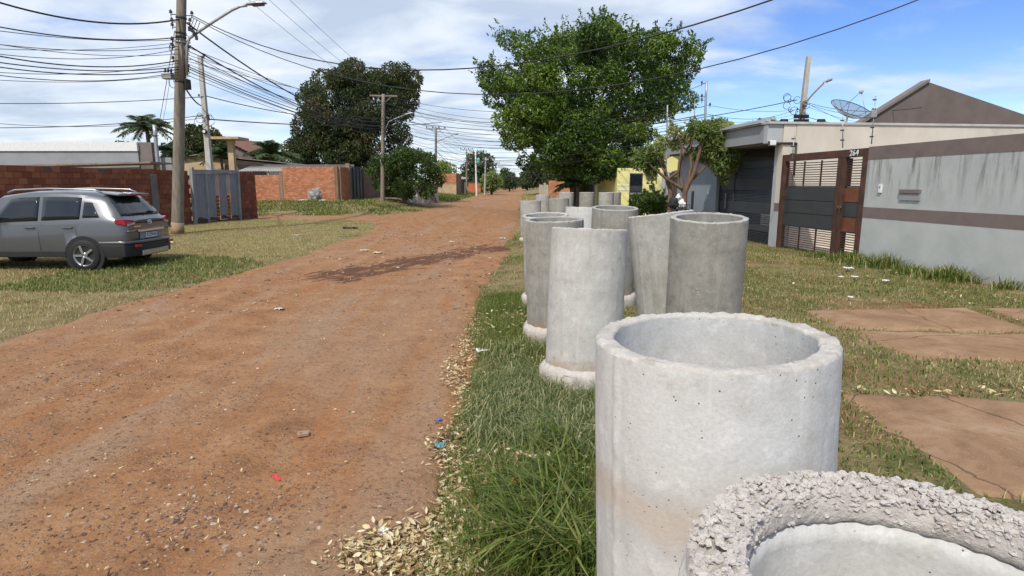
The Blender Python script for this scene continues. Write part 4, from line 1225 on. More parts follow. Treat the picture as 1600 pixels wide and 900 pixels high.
# white panel added just behind the slats so their gaps show white
MB().bx(-1.25, -0.55, 0.172, 0.18, 0.60, 0.92).build('white_backing', M['white'], gg2)

# wall-mounted spotlight and conduit on the cream flank
sl = rframe('spotlight', 'white spotlight on black conduit at the corner of the cream flank', 'lamp')
MB().tube([(0.0, 0.36, 2.05), (0.0, 0.36, 2.92)], 0.03, 8).tube([(0.0, 0.36, 2.92), (0.0, -0.28, 2.92)], 0.03, 8).build('conduit', M['dark_metal'], sl)
hd_ = MB().box((0.05, -0.38, 2.92), (0.12, 0.18, 0.13)).build('lamp_head', M['white'], sl, 0.02)
MB().box((0.05, -0.475, 2.92), (0.09, 0.02, 0.10)).build('lens', M['lamp_glass'], hd_)
# thin rods standing in front of the cream wall (electric fence posts with insulators)
for (px, y0, y1, lean, lab) in ((1238, 252, 212, 0.05, 'short slanted fence rod leaning on the cream flank'), (1317, 232, 182, 0.0, 'fence rod rising above the lintel below the satellite dish'), (1362, 226, 150, 0.10, 'tall fence rod with grey box beside the brown gable')):
    d = 15.4
    a, b2 = at(px, y0 - 4, d), at(px + lean * 60, y1, d)
    fr = empty('fence_rod', a, 0, lab, 'rod', 'electric fence rods')
    MB().tube([(0, 0, -0.05), b2 - a], 0.014, 6).build('rod', M['galv'], fr)
    nI = 5 if px > 1350 else 3
    for k in range(nI):
        q = (b2 - a) * ((k + 0.6) / nI)
        MB().tube([q + Vector((-0.06, 0, 0)), q + Vector((0.03, 0, 0))], 0.018, 6).build('insulator', M['dark_metal'], fr)
    if px > 1350:
        q = (b2 - a) * 0.62; MB().box(q + Vector((0, 0.02, 0)), (0.14, 0.08, 0.17)).build('junction_box', M['galv'], fr, 0.008)
# parabolic mesh dish on the flat roof
dish = empty('satellite_dish', at(1318, 190, 20.0), 0, 'mesh satellite dish tilted upward on the roof of the grey house', 'satellite dish')
ax = Vector((0.42, -0.05, 0.90)).normalized()
Rm = ax.to_track_quat('Z', 'Y').to_matrix()
dc = at(1327, 176, 20.0) - at(1318, 190, 20.0)
RD = 0.66; fl = 0.95
V = []; F = []
rings_, segs_ = 7, 36
ribs = MB()
for k in range(12):
    a = 2 * math.pi * k / 12
    ribs.tube([Rm @ Vector((r * math.cos(a), r * math.sin(a), r * r / (4 * fl) * 2.2)) + dc - Rm @ Vector((0, 0, 0.12)) for r in np.linspace(0.04, RD, 8)], 0.008, 5)
ribs.build('rib_frame', M['galv'], dish)
ringm = MB()
ringm.tube([Rm @ Vector((RD * math.cos(a), RD * math.sin(a), RD * RD / (4 * fl) * 2.2)) + dc - Rm @ Vector((0, 0, 0.12)) for a in np.linspace(0, 2 * math.pi, 40)], 0.012, 6)
ringm.build('rim', M['rust'], dish)
t_ = NT('dish_wire_mesh'); t_.color((0.30, 0.22, 0.21)).rough(0.6)
tr = t_.node('ShaderNodeBsdfTransparent'); mx = t_.node('ShaderNodeMixShader'); mx.inputs[0].default_value = 0.45
t_.l.new(t_.b.outputs[0], mx.inputs[2]); t_.l.new(tr.outputs[0], mx.inputs[1]); t_.l.new(mx.outputs[0], t_.out.inputs['Surface'])
msh = MB()
msh.lathe([(r, r * r / (4 * fl) * 2.2 - 0.12) for r in np.linspace(0.03, RD, 10)], 40, dc, Rm)
msh.build('mesh_reflector', t_.m, dish)
foc = Rm @ Vector((0, 0, 0.72)) + dc
fd = MB()
for a in (0.3, 2.4, 4.5): fd.tube([Rm @ Vector((RD * 0.75 * math.cos(a), RD * 0.75 * math.sin(a), 0.10)) + dc, foc], 0.008, 5)
fd.build('feed_struts', M['galv'], dish)
MB().lathe([(0.0, -0.06), (0.06, -0.05), (0.06, 0.05), (0.0, 0.06)], 12, foc, Rm).build('feed_horn', M['plaster_paleg'], dish)
MB().tube([(0, 0, -0.8), dc - Rm @ Vector((0, 0, 0.1))], 0.03, 8).build('mast', M['galv'], dish)
# brown gable of the house further right
bgb = empty('brown_gable_house', (at(1345, 195, 24).x, 24, 0), 0, 'house with plain brown gable rising at the right behind the cream wall', 'house')
x_ = bgb.location.x
gp = [(0, 0), (9, 0), (9, at(1500, 130, 24).z - 2.0), (at(1450, 132, 24).x - x_, at(1450, 128, 24).z), (at(1400, 160, 24).x - x_, at(1400, 160, 24).z), (0, at(1345, 198, 24).z)]
MB().prism(gp, 0, 0.35).build('gable_wall', M['roof_brown'], bgb)
rp = [(gp[5][0] - 0.3, gp[5][1] - 0.1), gp[3], (gp[3][0], gp[3][1] + 0.10), (gp[5][0] - 0.3, gp[5][1] + 0.02)]
MB().prism(rp, -0.10, 0.45).build('roof_edge', M['plaster_taupe'], bgb)

# yellow house beyond
yh = empty('yellow_house', (5.25, 30.0, 0), 0, 'yellow painted house front with dark slatted door and number 221', 'house')
YH = 2.60
dx0, dx1, dz = 0.62, 1.28, 2.34
fw = MB()
fw.bx(0, dx0, 0, 0.15, -0.1, YH).bx(dx1, 2.22, 0, 0.15, -0.1, YH).bx(dx0, dx1, 0, 0.15, dz, YH)
fw.build('front_wall', M['plaster_yellow'], yh)
MB().bx(-0.002, 0.15, 0.152, 8.0, -0.1, YH - 0.01).build('side_wall', M['plaster_yellow'], yh)
MB().bx(2.225, 2.75, 0.02, 0.15, -0.1, YH - 0.2).build('pale_panel', M['plaster_paleg'], yh)
for z in (1.50, 1.73): MB().bx(0.04, dx0 - 0.02, -0.015, 0.0, z, z + 0.06).build('white_stripe', M['white'], yh)
dr = MB().bx(dx0 + 0.01, dx1 - 0.01, 0.04, 0.08, 0, dz - 0.01).build('door', M['gate_dark'], yh)
for k in range(7): MB().bx(dx0 + 0.03, dx1 - 0.03, 0.02, 0.045, 0.45 + k * 0.17, 0.53 + k * 0.17).build('slat', M['galv'] if k % 2 else M['gate_panel'], dr)
MB().bx(dx0 + 0.05, dx1 - 0.05, 0.025, 0.045, 1.75, 2.26).build('pane', M['glass'], dr)
o = link('number', text_mesh('221', 0.52, 0.01), M['dark_metal'], yh); o.location = (1.74, -0.012, 2.0); o.rotation_euler = (math.radians(90), 0, 0)
o.scale = (0.72, 1.0, 1)
MB().bx(1.60, 1.86, -0.10, 0.0, 1.62, 1.78).build('letter_box', M['dark_metal'], yh, 0.01)
MB().bx(1.66, 1.84, -0.03, 0.0, 2.36, 2.48).build('meter', M['dark_metal'], yh)
# clay tile edge over the wall
tm = MB().tube([(0, -0.18, 0), (0, 0.35, 0.08)], [0.085, 0.07], 8).mesh('roof_tile')
for k in range(11):
    o = link('roof_tile', tm, M['roof_tile'], yh); o.location = (-0.15, 0.35 + k * 0.36, YH + 0.05 + random.uniform(-0.015, 0.015)); o.rotation_euler = (0, 0, math.radians(-90))
# upper gable set back
MB().prism([(1.7, 0), (5.2, 0), (5.2, 2.7), (3.3, 3.75), (1.7, 2.95)], 3.0, 7.5).build('upper_gable', M['plaster_yellow'], yh)
MB().prism([(1.2, 2.72), (3.3, 3.85), (5.6, 2.62), (5.6, 2.74), (3.3, 3.99), (1.2, 2.84)], 2.6, 7.8).build('upper_roof', M['roof_grey'], yh)
MB().bx(2.3, 3.0, 2.95, 3.0, 2.7, 3.3).build('gable_window', M['glass'], yh)
# dark plank gate between the yellow house and the grey one
wg = empty('plank_gate', (7.75, 29.4, 0), math.atan2(-4.9, -0.9), 'dark brown plank gate between the yellow and the grey house', 'gate')
for k in range(16): MB().bx(0.05 + k * 0.31, 0.05 + k * 0.31 + 0.295, -0.02, 0.02 + random.uniform(0, 0.01), 0.0, 2.15).build('plank', M['wood_dark'], wg)
MB().bx(0, 5.05, -0.06, -0.02, 2.16, 2.34).build('lintel', M['wood_dark'], wg)
MB().bx(0, 5.05, 0.03, 2.0, 2.35, 2.42).build('canopy', M['roof_grey'], wg)
# white shutters and dark blue gate further down the street
bgx = empty('blue_gate', (5.1, 46.0, 0.3), math.radians(90), 'dark blue barred gate in the shade behind the big tree trunk', 'gate')
for k in range(10): MB().bx(-3.2 + k * 0.42, -3.2 + k * 0.42 + 0.10, -0.02, 0.02, 0, 2.3).build('bar', M['gate_dark'], bgx)
MB().bx(-3.3, 1.2, -0.03, 0.03, 2.3, 2.42).build('rail', M['gate_dark'], bgx)
MB().bx(-3.3, 1.2, -0.10, -0.05, -0.2, 2.25).build('sheet', M['plaster_bluegrey'], bgx)
MB().bx(1.25, 1.6, -0.15, 0.15, -0.2, 2.6).build('pillar', M['plaster_grey'], bgx)
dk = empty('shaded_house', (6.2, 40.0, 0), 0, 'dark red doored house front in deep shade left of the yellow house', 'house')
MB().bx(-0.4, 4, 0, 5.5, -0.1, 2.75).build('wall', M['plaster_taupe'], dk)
MB().prism([(-0.8, 2.7), (4.4, 3.9), (4.4, 4.0), (-0.8, 2.8)], -0.4, 6).build('roof', M['roof_tile'], dk)
MB().bx(-0.3, 0.6, -0.04, 0.0, 0, 2.1).build('door', M['rust'], dk)
# far brick stub and pale planks by the red dirt heap
fw_ = empty('brick_wall', (4.4, 72, 0.35), math.radians(-8), 'small orange brick wall far down the right side of the street', 'wall')
joined_bricks('brick_courses', brick_cells(3.6, 1.9, 0.3, 0.19), 0.19, 0.15, M['brick_far'], fw_)
MB().bx(0, 3.6, -0.05, 0.06, -0.4, 1.88).build('mortar_core', M['mortar'], fw_)
pl = empty('plank_fence', (3.2, 70.5, 0.3), math.radians(-20), 'few pale weathered planks beside the far orange brick wall', 'fence')
for k in range(4): MB().bx(k * 0.28, k * 0.28 + 0.26, -0.02, 0.02, -0.2, 1.55 + random.uniform(-0.12, 0.12)).build('plank', M['board_pale'], pl)
# ------------------------------------------------------------------ down the left side of the street
zb = 0.45
cb = empty('brick_building', (at(683, 296, 88).x, 88.0, zb), 0, 'small roofless brick and plaster building on the grass beyond the bush', 'building')
x1 = at(713, 296, 88).x - cb.location.x
MB().bx(0, x1, 0, 0.2, -0.5, 1.35).build('plaster_base', M['plaster_beige'], cb)
joined_bricks('brick_courses', brick_cells(x1, 1.5, 0.3, 0.19, z0=1.36), 0.19, 0.18, M['brick_far'], cb).location = (0, 0.1, 0)
MB().bx(0.02, x1 - 0.02, 0.04, 0.16, 1.35, 2.84).build('mortar_core', M['mortar'], cb)
MB().bx(x1 - 0.19, x1 - 0.01, 0.21, 9, -0.5, 2.9).build('side_wall', M['plaster_brown'], cb)
MB().bx(0, 0.18, 0.21, 9, -0.5, 2.8).build('side_wall', M['plaster_brown'], cb)
gs = empty('shelter', (at(717, 297, 100).x, 100.0, zb - 0.1), 0, 'low grey flat roofed shelter next to the brick and plaster building', 'shelter')
MB().bx(0, 1.1, 0, 3.5, -0.5, 2.3).build('wall', M['plaster_taupe'], gs)
MB().bx(-0.3, 1.4, -0.4, 3.8, 2.3, 2.65).build('roof', M['plaster_paleg'], gs)
MB().bx(0.2, 0.9, -0.03, 0.0, -0.2, 1.9).build('doorway', M['dark_void'], gs)
ow = empty('orange_wall', (at(732, 296, 118).x, 118.0, 0.25), 0, 'bright orange painted wall far along the left side', 'wall')
MB().bx(0, 2.4, 0, 0.2, -0.5, 1.75).build('wall', simple('orange_paint', (0.52, 0.15, 0.06), (0.42, 0.11, 0.04), 2), ow)
MB().bx(-0.05, 2.45, -0.05, 0.25, 1.75, 1.85).build('coping', M['mortar'], ow)
# white door leaf and grey sheets half hidden by the bush
wd = empty('white_door', (at(636, 300, 50).x, 50.0, gz1(at(636, 300, 50).x, 50.0)), math.radians(12), 'white door leaf standing in the shade behind the bush', 'door')
MB().bx(0, 0.85, 0, 0.05, -0.2, 1.05 + 0.35).build('leaf', M['white'], wd, 0.005)
MB().bx(-0.06, 0.0, -0.02, 0.07, -0.2, 1.45).build('jamb', M['plaster_bluegrey'], wd)
gs2 = empty('sheet_fence', (at(620, 300, 52).x, 52.0, gz1(-9, 52)), math.radians(8), 'blue and grey sheet fence in the shade behind the bush', 'fence')
for k, m in enumerate(('blue_gate', 'plaster_bluegrey', 'plaster_taupe', 'plaster_grey', 'plaster_taupe')):
    MB().bx(k * 0.72, k * 0.72 + 0.70, 0.1, 0.14, -0.3, 1.5 + 0.1 * (k % 2)).build('sheet', M[m], gs2)
# hummock of bare red soil on the right verge, far
def mound(name, c, r, h, mat, label, cat, seed):
    n = 40; V = []; F = []
    for i in range(n + 1):
        for j in range(n + 1):
            x = (i / n * 2 - 1); y = (j / n * 2 - 1)
            q = math.sqrt(x * x + y * y)
            hh = max(0, 1 - q * q) ** 1.5 * h * (0.7 + 0.6 * mnoise.noise(Vector((x * 2.3, y * 2.3, seed)))) + mnoise.noise(Vector((x * 9, y * 9, seed))) * 0.05 * h
            V.append((x * r[0], y * r[1], hh - 0.06))
    for i in range(n):
        for j in range(n):
            a = i * (n + 1) + j; F.append((a, a + n + 1, a + n + 2, a + 1))
    o = MB().add(V, F, True).build(name, mat); o.location = c; tag(o, label, cat); return o
mound('dirt_mound', (3.3, 58, 0.15), (1.7, 7, 1), 0.75, M['road'], 'long heap of red soil on the right verge far down the street', 'dirt heap', 3)
# ------------------------------------------------------------------ trees
def unit_rand(n, rng):
    v = rng.normal(size=(n, 3)); return v / np.linalg.norm(v, axis=1)[:, None]
def leaves(centers, dirs, L, W, rng, tone, fold=0.25):
    """folded diamond leaves; returns verts, tris and one tone per face"""
    n = len(centers)
    t = dirs / np.maximum(np.linalg.norm(dirs, axis=1), 1e-6)[:, None]
    s = np.cross(t, unit_rand(n, rng)); s /= np.maximum(np.linalg.norm(s, axis=1), 1e-6)[:, None]
    nn = np.cross(t, s)
    Ls = L * rng.uniform(0.7, 1.3, n)[:, None]; Ws = W * rng.uniform(0.7, 1.3, n)[:, None]
    p0 = centers - t * Ls * 0.5; p2 = centers + t * Ls * 0.5 - nn * Ls * 0.12
    p1 = centers + s * Ws * 0.5 + nn * Ws * fold; p3 = centers - s * Ws * 0.5 + nn * Ws * fold
    V = np.stack([p0, p1, p2, p3], 1).reshape(-1, 3)
    b = np.arange(n)[:, None] * 4
    F = np.concatenate([b + np.array([0, 1, 2]), b + np.array([0, 2, 3])], 1).reshape(-1, 3)
    return V, F, np.repeat(tone, 2)
def clump_points(c, r, n, rng, squash=0.8, shell=0.5):
    u = unit_rand(n, rng)
    rad = r * (shell + (1 - shell) * rng.random(n) ** 0.6)
    p = c + u * rad[:, None] * np.array([1, 1, squash])
    return p, u
def crown(name, clumps, per, L, W, mat, parent, rng, droop=0.5, squash=0.8, sprays=0, spray_len=0.9, up=0.4, shell=0.45, fold=0.25, tone_var=0.35):
    P = []; D = []; T = []
    for (c, r) in clumps:
        c = np.array(c); k = int(per * r * r)
        p, u = clump_points(c, r, k, rng, squash, shell)
        d = u * 0.7 + rng.normal(size=(k, 3)) * 0.6; d[:, 2] -= droop
        base = rng.random()
        P.append(p); D.append(d); T.append(np.clip(base * tone_var * 1.6 + rng.random(k) * (1 - tone_var) * 0.9, 0, 1))
        for q in range(sprays):
            dr = rng.normal(size=3); dr[2] = abs(dr[2]) * 0.6 + up; dr /= np.linalg.norm(dr)
            m = 16
            tt = rng.random(m)[:, None]
            pp = c + dr * (r * 0.75 + tt * spray_len * r) + rng.normal(size=(m, 3)) * 0.10 * r * (1.25 - tt)
            dd = dr * 0.8 + rng.normal(size=(m, 3)) * 0.7
            P.append(pp); D.append(dd); T.append(np.clip(0.3 + rng.random(m) * 0.7, 0, 1))
    P = np.concatenate(P); D = np.concatenate(D); T = np.concatenate(T)
    V, F, R = leaves(P, D, L, W, rng, T, fold)
    o = link(name, fast_mesh(name, V, F, False, R), mat, parent)
    return o
def in_poly(x, y, poly):
    r = False; j = len(poly) - 1
    for i in range(len(poly)):
        xi, yi = poly[i]; xj, yj = poly[j]
        if (yi > y) != (yj > y) and x < (xj - xi) * (y - yi) / (yj - yi) + xi: r = not r
        j = i
    return r
def clumps_from_outline(poly, d, depth, n, r0, r1, rng, base, edge_bias=0.3, marg=0.8):
    """fill a crown whose outline is known with clumps over its full depth"""
    xs = [p[0] for p in poly]; ys = [p[1] for p in poly]
    cx, cy = np.mean(xs), np.mean(ys); hw = (max(xs) - min(xs)) / 2
    out = []
    tries = 0
    while len(out) < n and tries < 20000:
        tries += 1
        u, v = rng.uniform(min(xs), max(xs)), rng.uniform(min(ys), max(ys))
        r = rng.uniform(r0, r1); rp = r / d * 936 * marg
        if not all(in_poly(u + a * rp, v + b * rp, poly) for a, b in ((1, 0), (-1, 0), (0, 1), (0, -1))): continue
        e = min(1.0, ((u - cx) / hw) ** 2)
        half = depth * math.sqrt(max(0.05, 1 - e))
        z = rng.uniform(-1, 1); z = math.copysign(abs(z) ** (1 - edge_bias), z) * half
        p = at(u, v, d + z)
        if any((Vector(q[0]) - (p - base)).length < 0.55 * r for q in out): continue
        out.append(((p - base)[:], r))
    return out
def limb(mb, path, r0, r1, n=8, wob=0.06, seed=0):
    path = [Vector(p) for p in path]; pts = []; rs = []
    m = 5
    for i in range(len(path) - 1):
        for k in range(m):
            u = k / m; p = path[i].lerp(path[i + 1], u)
            f = (i + u) / (len(path) - 1)
            q = Vector((mnoise.noise(p * 1.3 + Vector((seed, 0, 0))), mnoise.noise(p * 1.3 + Vector((0, seed, 5))), 0)) * wob * (0.3 + f)
            pts.append(p + q); rs.append(r0 + (r1 - r0) * f)
    pts.append(path[-1]); rs.append(r1)
    mb.tube(pts, rs, n)
    return mb
def branches(mb, fork, clumps, rng, n, r0, seed=0, lift=0.35):
    idx = rng.choice(len(clumps), min(n, len(clumps)), replace=False)
    for i in idx:
        e = Vector(clumps[i][0]); f = Vector(fork)
        mid = f.lerp(e, 0.5); mid.z += (e - f).length * 0.06; mid.x = f.x + (e.x - f.x) * lift; mid.y = f.y + (e.y - f.y) * lift
        limb(mb, [f - Vector((0, 0, 0.3)), mid, e], r0 * rng.uniform(0.5, 1.0), 0.02, 6, 0.25, seed + int(i))

# big spreading fig tree on the right verge
rng = np.random.default_rng(3)
d = 36.0
base = at(906, 322, d); base.z = gz1(base.x, d) - 0.05
fig = empty('fig_tree', base, 0, 'huge spreading bright green tree on the right verge over the street', 'tree')
poly = [(742, 100), (775, 92), (768, 62), (800, 40), (835, 45), (870, 52), (893, 40), (915, 14), (950, 16), (960, 40), (990, 32), (1015, 40), (1060, 32), (1085, 52), (1128, 58), (1110, 92), (1095, 120), (1100, 145), (1075, 172), (1052, 192), (1030, 196), (1020, 185), (1022, 210), (1014, 240), (1004, 268), (965, 285), (930, 290), (890, 285), (850, 280), (805, 262), (798, 235), (780, 215), (768, 198), (772, 180), (750, 160), (742, 135)]
cl = clumps_from_outline(poly, d, 5.6, 225, 0.5, 1.0, rng, base)
crown('crown', cl, 700, 0.19, 0.09, M['leaf_fig'], fig, rng, droop=0.35, squash=0.72, sprays=6, spray_len=1.1, up=0.3, shell=0.55, tone_var=0.5)
mb = MB()
fork = Vector((0.1, 0, 2.3))
for k, (ox, oy) in enumerate(((-0.32, 0.1), (0.0, -0.28), (0.30, 0.0), (0.05, 0.3))):
    limb(mb, [(ox * 1.5, oy * 1.5, -0.2), (ox, oy, 0.9), (ox * 1.25, oy * 1.2, 2.4)], 0.36, 0.22, 10, 0.06, k)
    sub = [c for c in cl if (c[0][0] * ox + c[0][1] * oy) > -0.5] or cl
    branches(mb, (ox * 1.2, oy * 1.2, 2.4), sub, rng, 10, 0.19, k)
mb.build('trunk', M['bark'], fig)

# dark mango tree behind the brick corner on the left
rng = np.random.default_rng(5)
d = 57.0
base = at(560, 300, d); base.z = 0.5
mg = empty('mango_tree', base, 0, 'tall dense dark mango tree behind the brick corner on the left', 'tree')
poly = [(438, 215), (445, 185), (470, 168), (462, 140), (462, 122), (490, 108), (520, 98), (540, 82), (572, 88), (585, 105), (598, 90), (640, 98), (658, 120), (658, 150), (650, 175), (660, 205), (650, 228), (655, 250), (640, 280), (610, 305), (560, 305), (548, 275), (542, 245), (536, 275), (500, 280), (465, 272), (440, 250)]
cl = clumps_from_outline(poly, d, 5.4, 195, 0.7, 1.35, rng, base)
crown('crown', cl, 300, 0.32, 0.12, M['leaf_mango'], mg, rng, droop=0.7, squash=0.85, shell=0.55)
mb = MB(); limb(mb, [(0, 0, -0.2), (0.1, 0, 1.8), (0, 0, 3.2)], 0.5, 0.34, 12, 0.05, 4)
branches(mb, (0, 0, 3.0), cl, rng, 18, 0.24, 3); mb.build('trunk', M['bark'], mg)

def small_tree(name, label, poly, d, depth, n, r0, r1, per, L, W, mat, bpx, bpy_, rng, trunk_r=0.12, nb=8, bark='bark', droop=0.5, group=None, sprays=0, fork_h=0.9, squash=0.85, marg=0.8):
    base = at(bpx, bpy_, d); base.z = gz1(base.x, d) - 0.05
    t = empty(name, base, 0, label, 'tree', group)
    cl = clumps_from_outline(poly, d, depth, n, r0, r1, rng, base, marg=marg)
    crown('crown', cl, per, L, W, M[mat], t, rng, droop=droop, sprays=sprays, squash=squash)
    mb = MB(); limb(mb, [(0, 0, -0.2), (0.05, 0, fork_h * 0.6), (0, 0, fork_h)], trunk_r, trunk_r * 0.7, 8, 0.05, bpx)
    branches(mb, (0, 0, fork_h), cl, rng, nb, trunk_r * 0.5, bpx); mb.build('trunk', M[bark], t)
    return t
rng = np.random.default_rng(8)
small_tree('broadleaf_tree', 'low round dark green tree beside the wooden pole on the far corner',
    [(568, 275), (578, 244), (608, 232), (640, 224), (668, 232), (686, 252), (698, 280), (694, 312), (660, 316), (620, 316), (590, 300)], 47.0, 2.6, 95, 0.35, 0.7, 420, 0.20, 0.11, 'leaf_bush', 632, 312, rng, 0.16, 8)
small_tree('broadleaf_tree', 'rounded olive brown tree behind the beige house at left',
    [(232, 250), (255, 225), (280, 210), (298, 194), (325, 195), (345, 212), (355, 235), (370, 252)], 52.0, 3.5, 60, 0.6, 1.2, 170, 0.36, 0.16, 'leaf_mango', 305, 262, rng, 0.3, 6, fork_h=2.0)
# bush in front of the yellow house
small_tree('garden_bush', 'leafy green bush in front of the yellow house door',
    [(978, 338), (982, 314), (1000, 300), (1024, 299), (1042, 306), (1048, 338)], 22.0, 0.9, 60, 0.16, 0.32, 900, 0.15, 0.05, 'leaf_bush', 1013, 338, rng, 0.04, 12, fork_h=0.35, droop=0.0, sprays=2)

# pruned tree with bare limbs in front of the grey house
rng = np.random.default_rng(12)
d = 19.5
base = at(1066, 352, d); base.z = 0.0
pt = empty('pruned_tree', base, 0, 'heavily pruned tree with bare reddish limbs in front of the grey house', 'tree')
def bp(px, py, dd=0.0): return at(px, py, d + dd) - base
mb = MB()
LIMBS = [([(1066, 352), (1070, 300), (1083, 270), (1098, 225), (1108, 205)], 0.15, 0.05), ([(1068, 300), (1062, 275), (1068, 240), (1082, 222)], 0.10, 0.04),
         ([(1066, 296), (1040, 280), (1018, 258), (1012, 232)], 0.085, 0.03), ([(1070, 300), (1080, 262), (1079, 235), (1078, 205)], 0.10, 0.04),
         ([(1044, 345), (1046, 300), (1036, 255), (1030, 215)], 0.13, 0.05), ([(1040, 282), (1060, 268), (1064, 235), (1056, 210), (1050, 190)], 0.07, 0.025),
         ([(1082, 280), (1104, 258), (1118, 240), (1128, 225)], 0.07, 0.025), ([(1036, 255), (1020, 245), (1002, 238)], 0.04, 0.02), ([(1078, 235), (1090, 200)], 0.05, 0.03), ([(1040, 270), (1026, 250)], 0.05, 0.03)]
for k, (pp, r0, r1) in enumerate(LIMBS):
    off = (-0.15, 0.2, -0.25, 0.1, 0.3, -0.2, 0.3, 0.1, -0.1, 0.2)[k]
    limb(mb, [bp(x, y, off * i / max(1, len(pp) - 1)) for i, (x, y) in enumerate(pp)], r0 * 0.68, r1 * 0.68, 10, 0.10, k * 3)
mb.build('trunk', M['bark_red'], pt)
cl = []
for (px, py, dd, r) in [(1112, 215, 0, .34), (1130, 222, .2, .36), (1140, 240, -.1, .30), (1120, 245, .3, .32), (1148, 218, .1, .24), (1100, 205, -.2, .28), (1135, 205, 0, .24), (1125, 262, -.1, .24), (1143, 262, .1, .18), (1098, 240, .3, .26),
    (1010, 245, 0, .30), (1000, 252, -.1, .24), (1018, 262, .1, .22), (1024, 236, 0, .24), (1036, 222, .2, .20), (1052, 205, 0, .18), (1070, 215, .1, .18), (1085, 200, 0, .2), (1018, 275, .1, .14), (1110, 232, 0, .3), (1082, 240, .2, .16), (1055, 228, .2, .15), (1146, 250, 0, .2), (1116, 195, 0, .14), (1132, 283, 0, .10)]:
    cl.append((bp(px, py, dd)[:], r))
cl = [(c, r * 1.28) for c, r in cl]
crown('crown', cl, 3800, 0.16, 0.045, M['leaf_olive'], pt, rng, droop=0.5, squash=1.0, sprays=3, spray_len=0.9, shell=0.2, tone_var=0.5)

# far trees
rng = np.random.default_rng(21)
FT = [('tall rounded dark tree beside the white pole down the street', [(720, 285), (724, 262), (735, 244), (752, 235), (768, 240), (771, 255), (768, 285)], 135.0, 4, 46, 1.2, 2.2, 'leaf_far', 748),
      ('grey green feathery tree in front of the far tall tree', [(752, 296), (755, 275), (766, 264), (778, 268), (784, 285), (780, 296)], 105.0, 2.5, 30, 0.7, 1.2, 'leaf_olive', 768),
      ('far tree third along the left side of the street', [(776, 292), (780, 272), (790, 264), (800, 270), (804, 292)], 190.0, 4, 30, 1.2, 2.0, 'leaf_far', 790),
      ('most distant tree where the left side meets the road end', [(798, 292), (801, 276), (806, 278), (812, 290)], 280.0, 5, 24, 1.4, 2.2, 'leaf_far', 804),
      ('dark tree far away on the right side of the road end', [(812, 292), (815, 276), (824, 268), (834, 272), (838, 292)], 170.0, 4, 34, 1.2, 2.0, 'leaf_far', 824),
      ('dense shaded tree behind the big tree at its left', [(818, 288), (822, 262), (834, 250), (852, 252), (868, 262), (872, 288)], 100.0, 4, 60, 0.9, 1.6, 'leaf_far', 845),
      ('dense shaded tree directly behind the trunk of the big tree', [(855, 288), (858, 258), (880, 250), (915, 250), (940, 262), (945, 288)], 84.0, 4, 70, 0.9, 1.6, 'leaf_far', 895),
      ('low dark hedge tree between the white pole and the feathery tree', [(730, 298), (734, 284), (746, 278), (756, 282), (758, 298)], 125.0, 2.5, 26, 0.8, 1.4, 'leaf_far', 744),
      ('slender dark tree just left of the road end on the far left side', [(786, 294), (790, 279), (797, 276), (803, 282), (806, 294)], 150.0, 3, 26, 0.9, 1.5, 'leaf_far', 796),
      ('scrubby tree behind the brick and plaster building', [(676, 268), (684, 254), (698, 252), (708, 262), (712, 272), (700, 276)], 120.0, 3, 30, 0.8, 1.4, 'leaf_olive', 694),
      ('treetop showing above the roof line left of the leaning pole', [(1178, 200), (1186, 188), (1198, 186), (1210, 190), (1214, 202)], 60.0, 2, 22, 0.5, 0.8, 'leaf_olive', 1195),
      ('pale treetop behind the pruned tree', [(1112, 205), (1118, 190), (1130, 186), (1140, 192), (1144, 205)], 55.0, 1.5, 18, 0.4, 0.7, 'leaf_olive', 1128),
      ('dark tree at the far left edge beyond the palm', [(170, 262), (176, 235), (188, 222), (200, 226), (206, 240), (205, 262)], 60.0, 2.5, 30, 0.7, 1.2, 'leaf_mango', 188)]
for lab, poly, d, dep, n, r0, r1, mt, bpx in FT:
    L = 0.10 + d * 0.0042
    small_tree('broadleaf_tree', lab, poly, d, dep, n, r0, r1, 4200 / d, L, L * 0.5, mt, bpx, 299, rng, 0.25, 5, group='trees far down the street', fork_h=2.0, marg=0.35)
# distant wood closing the road end
P = []; Rr = []
rng = np.random.default_rng(31)
cl = []
for k in range(420):
    x = rng.uniform(-900, 900); y = rng.uniform(620, 900)
    if -2 < x - y * 0.012 < 14: continue
    cl.append(((x, y, rng.uniform(1.5, 6.5)), rng.uniform(4, 7)))
o = crown('distant_wood', cl, 6, 2.4, 1.4, M['leaf_far'], None, rng, squash=0.7); tag(o, 'distant dark line of woodland along the horizon', 'wood', kind='stuff')

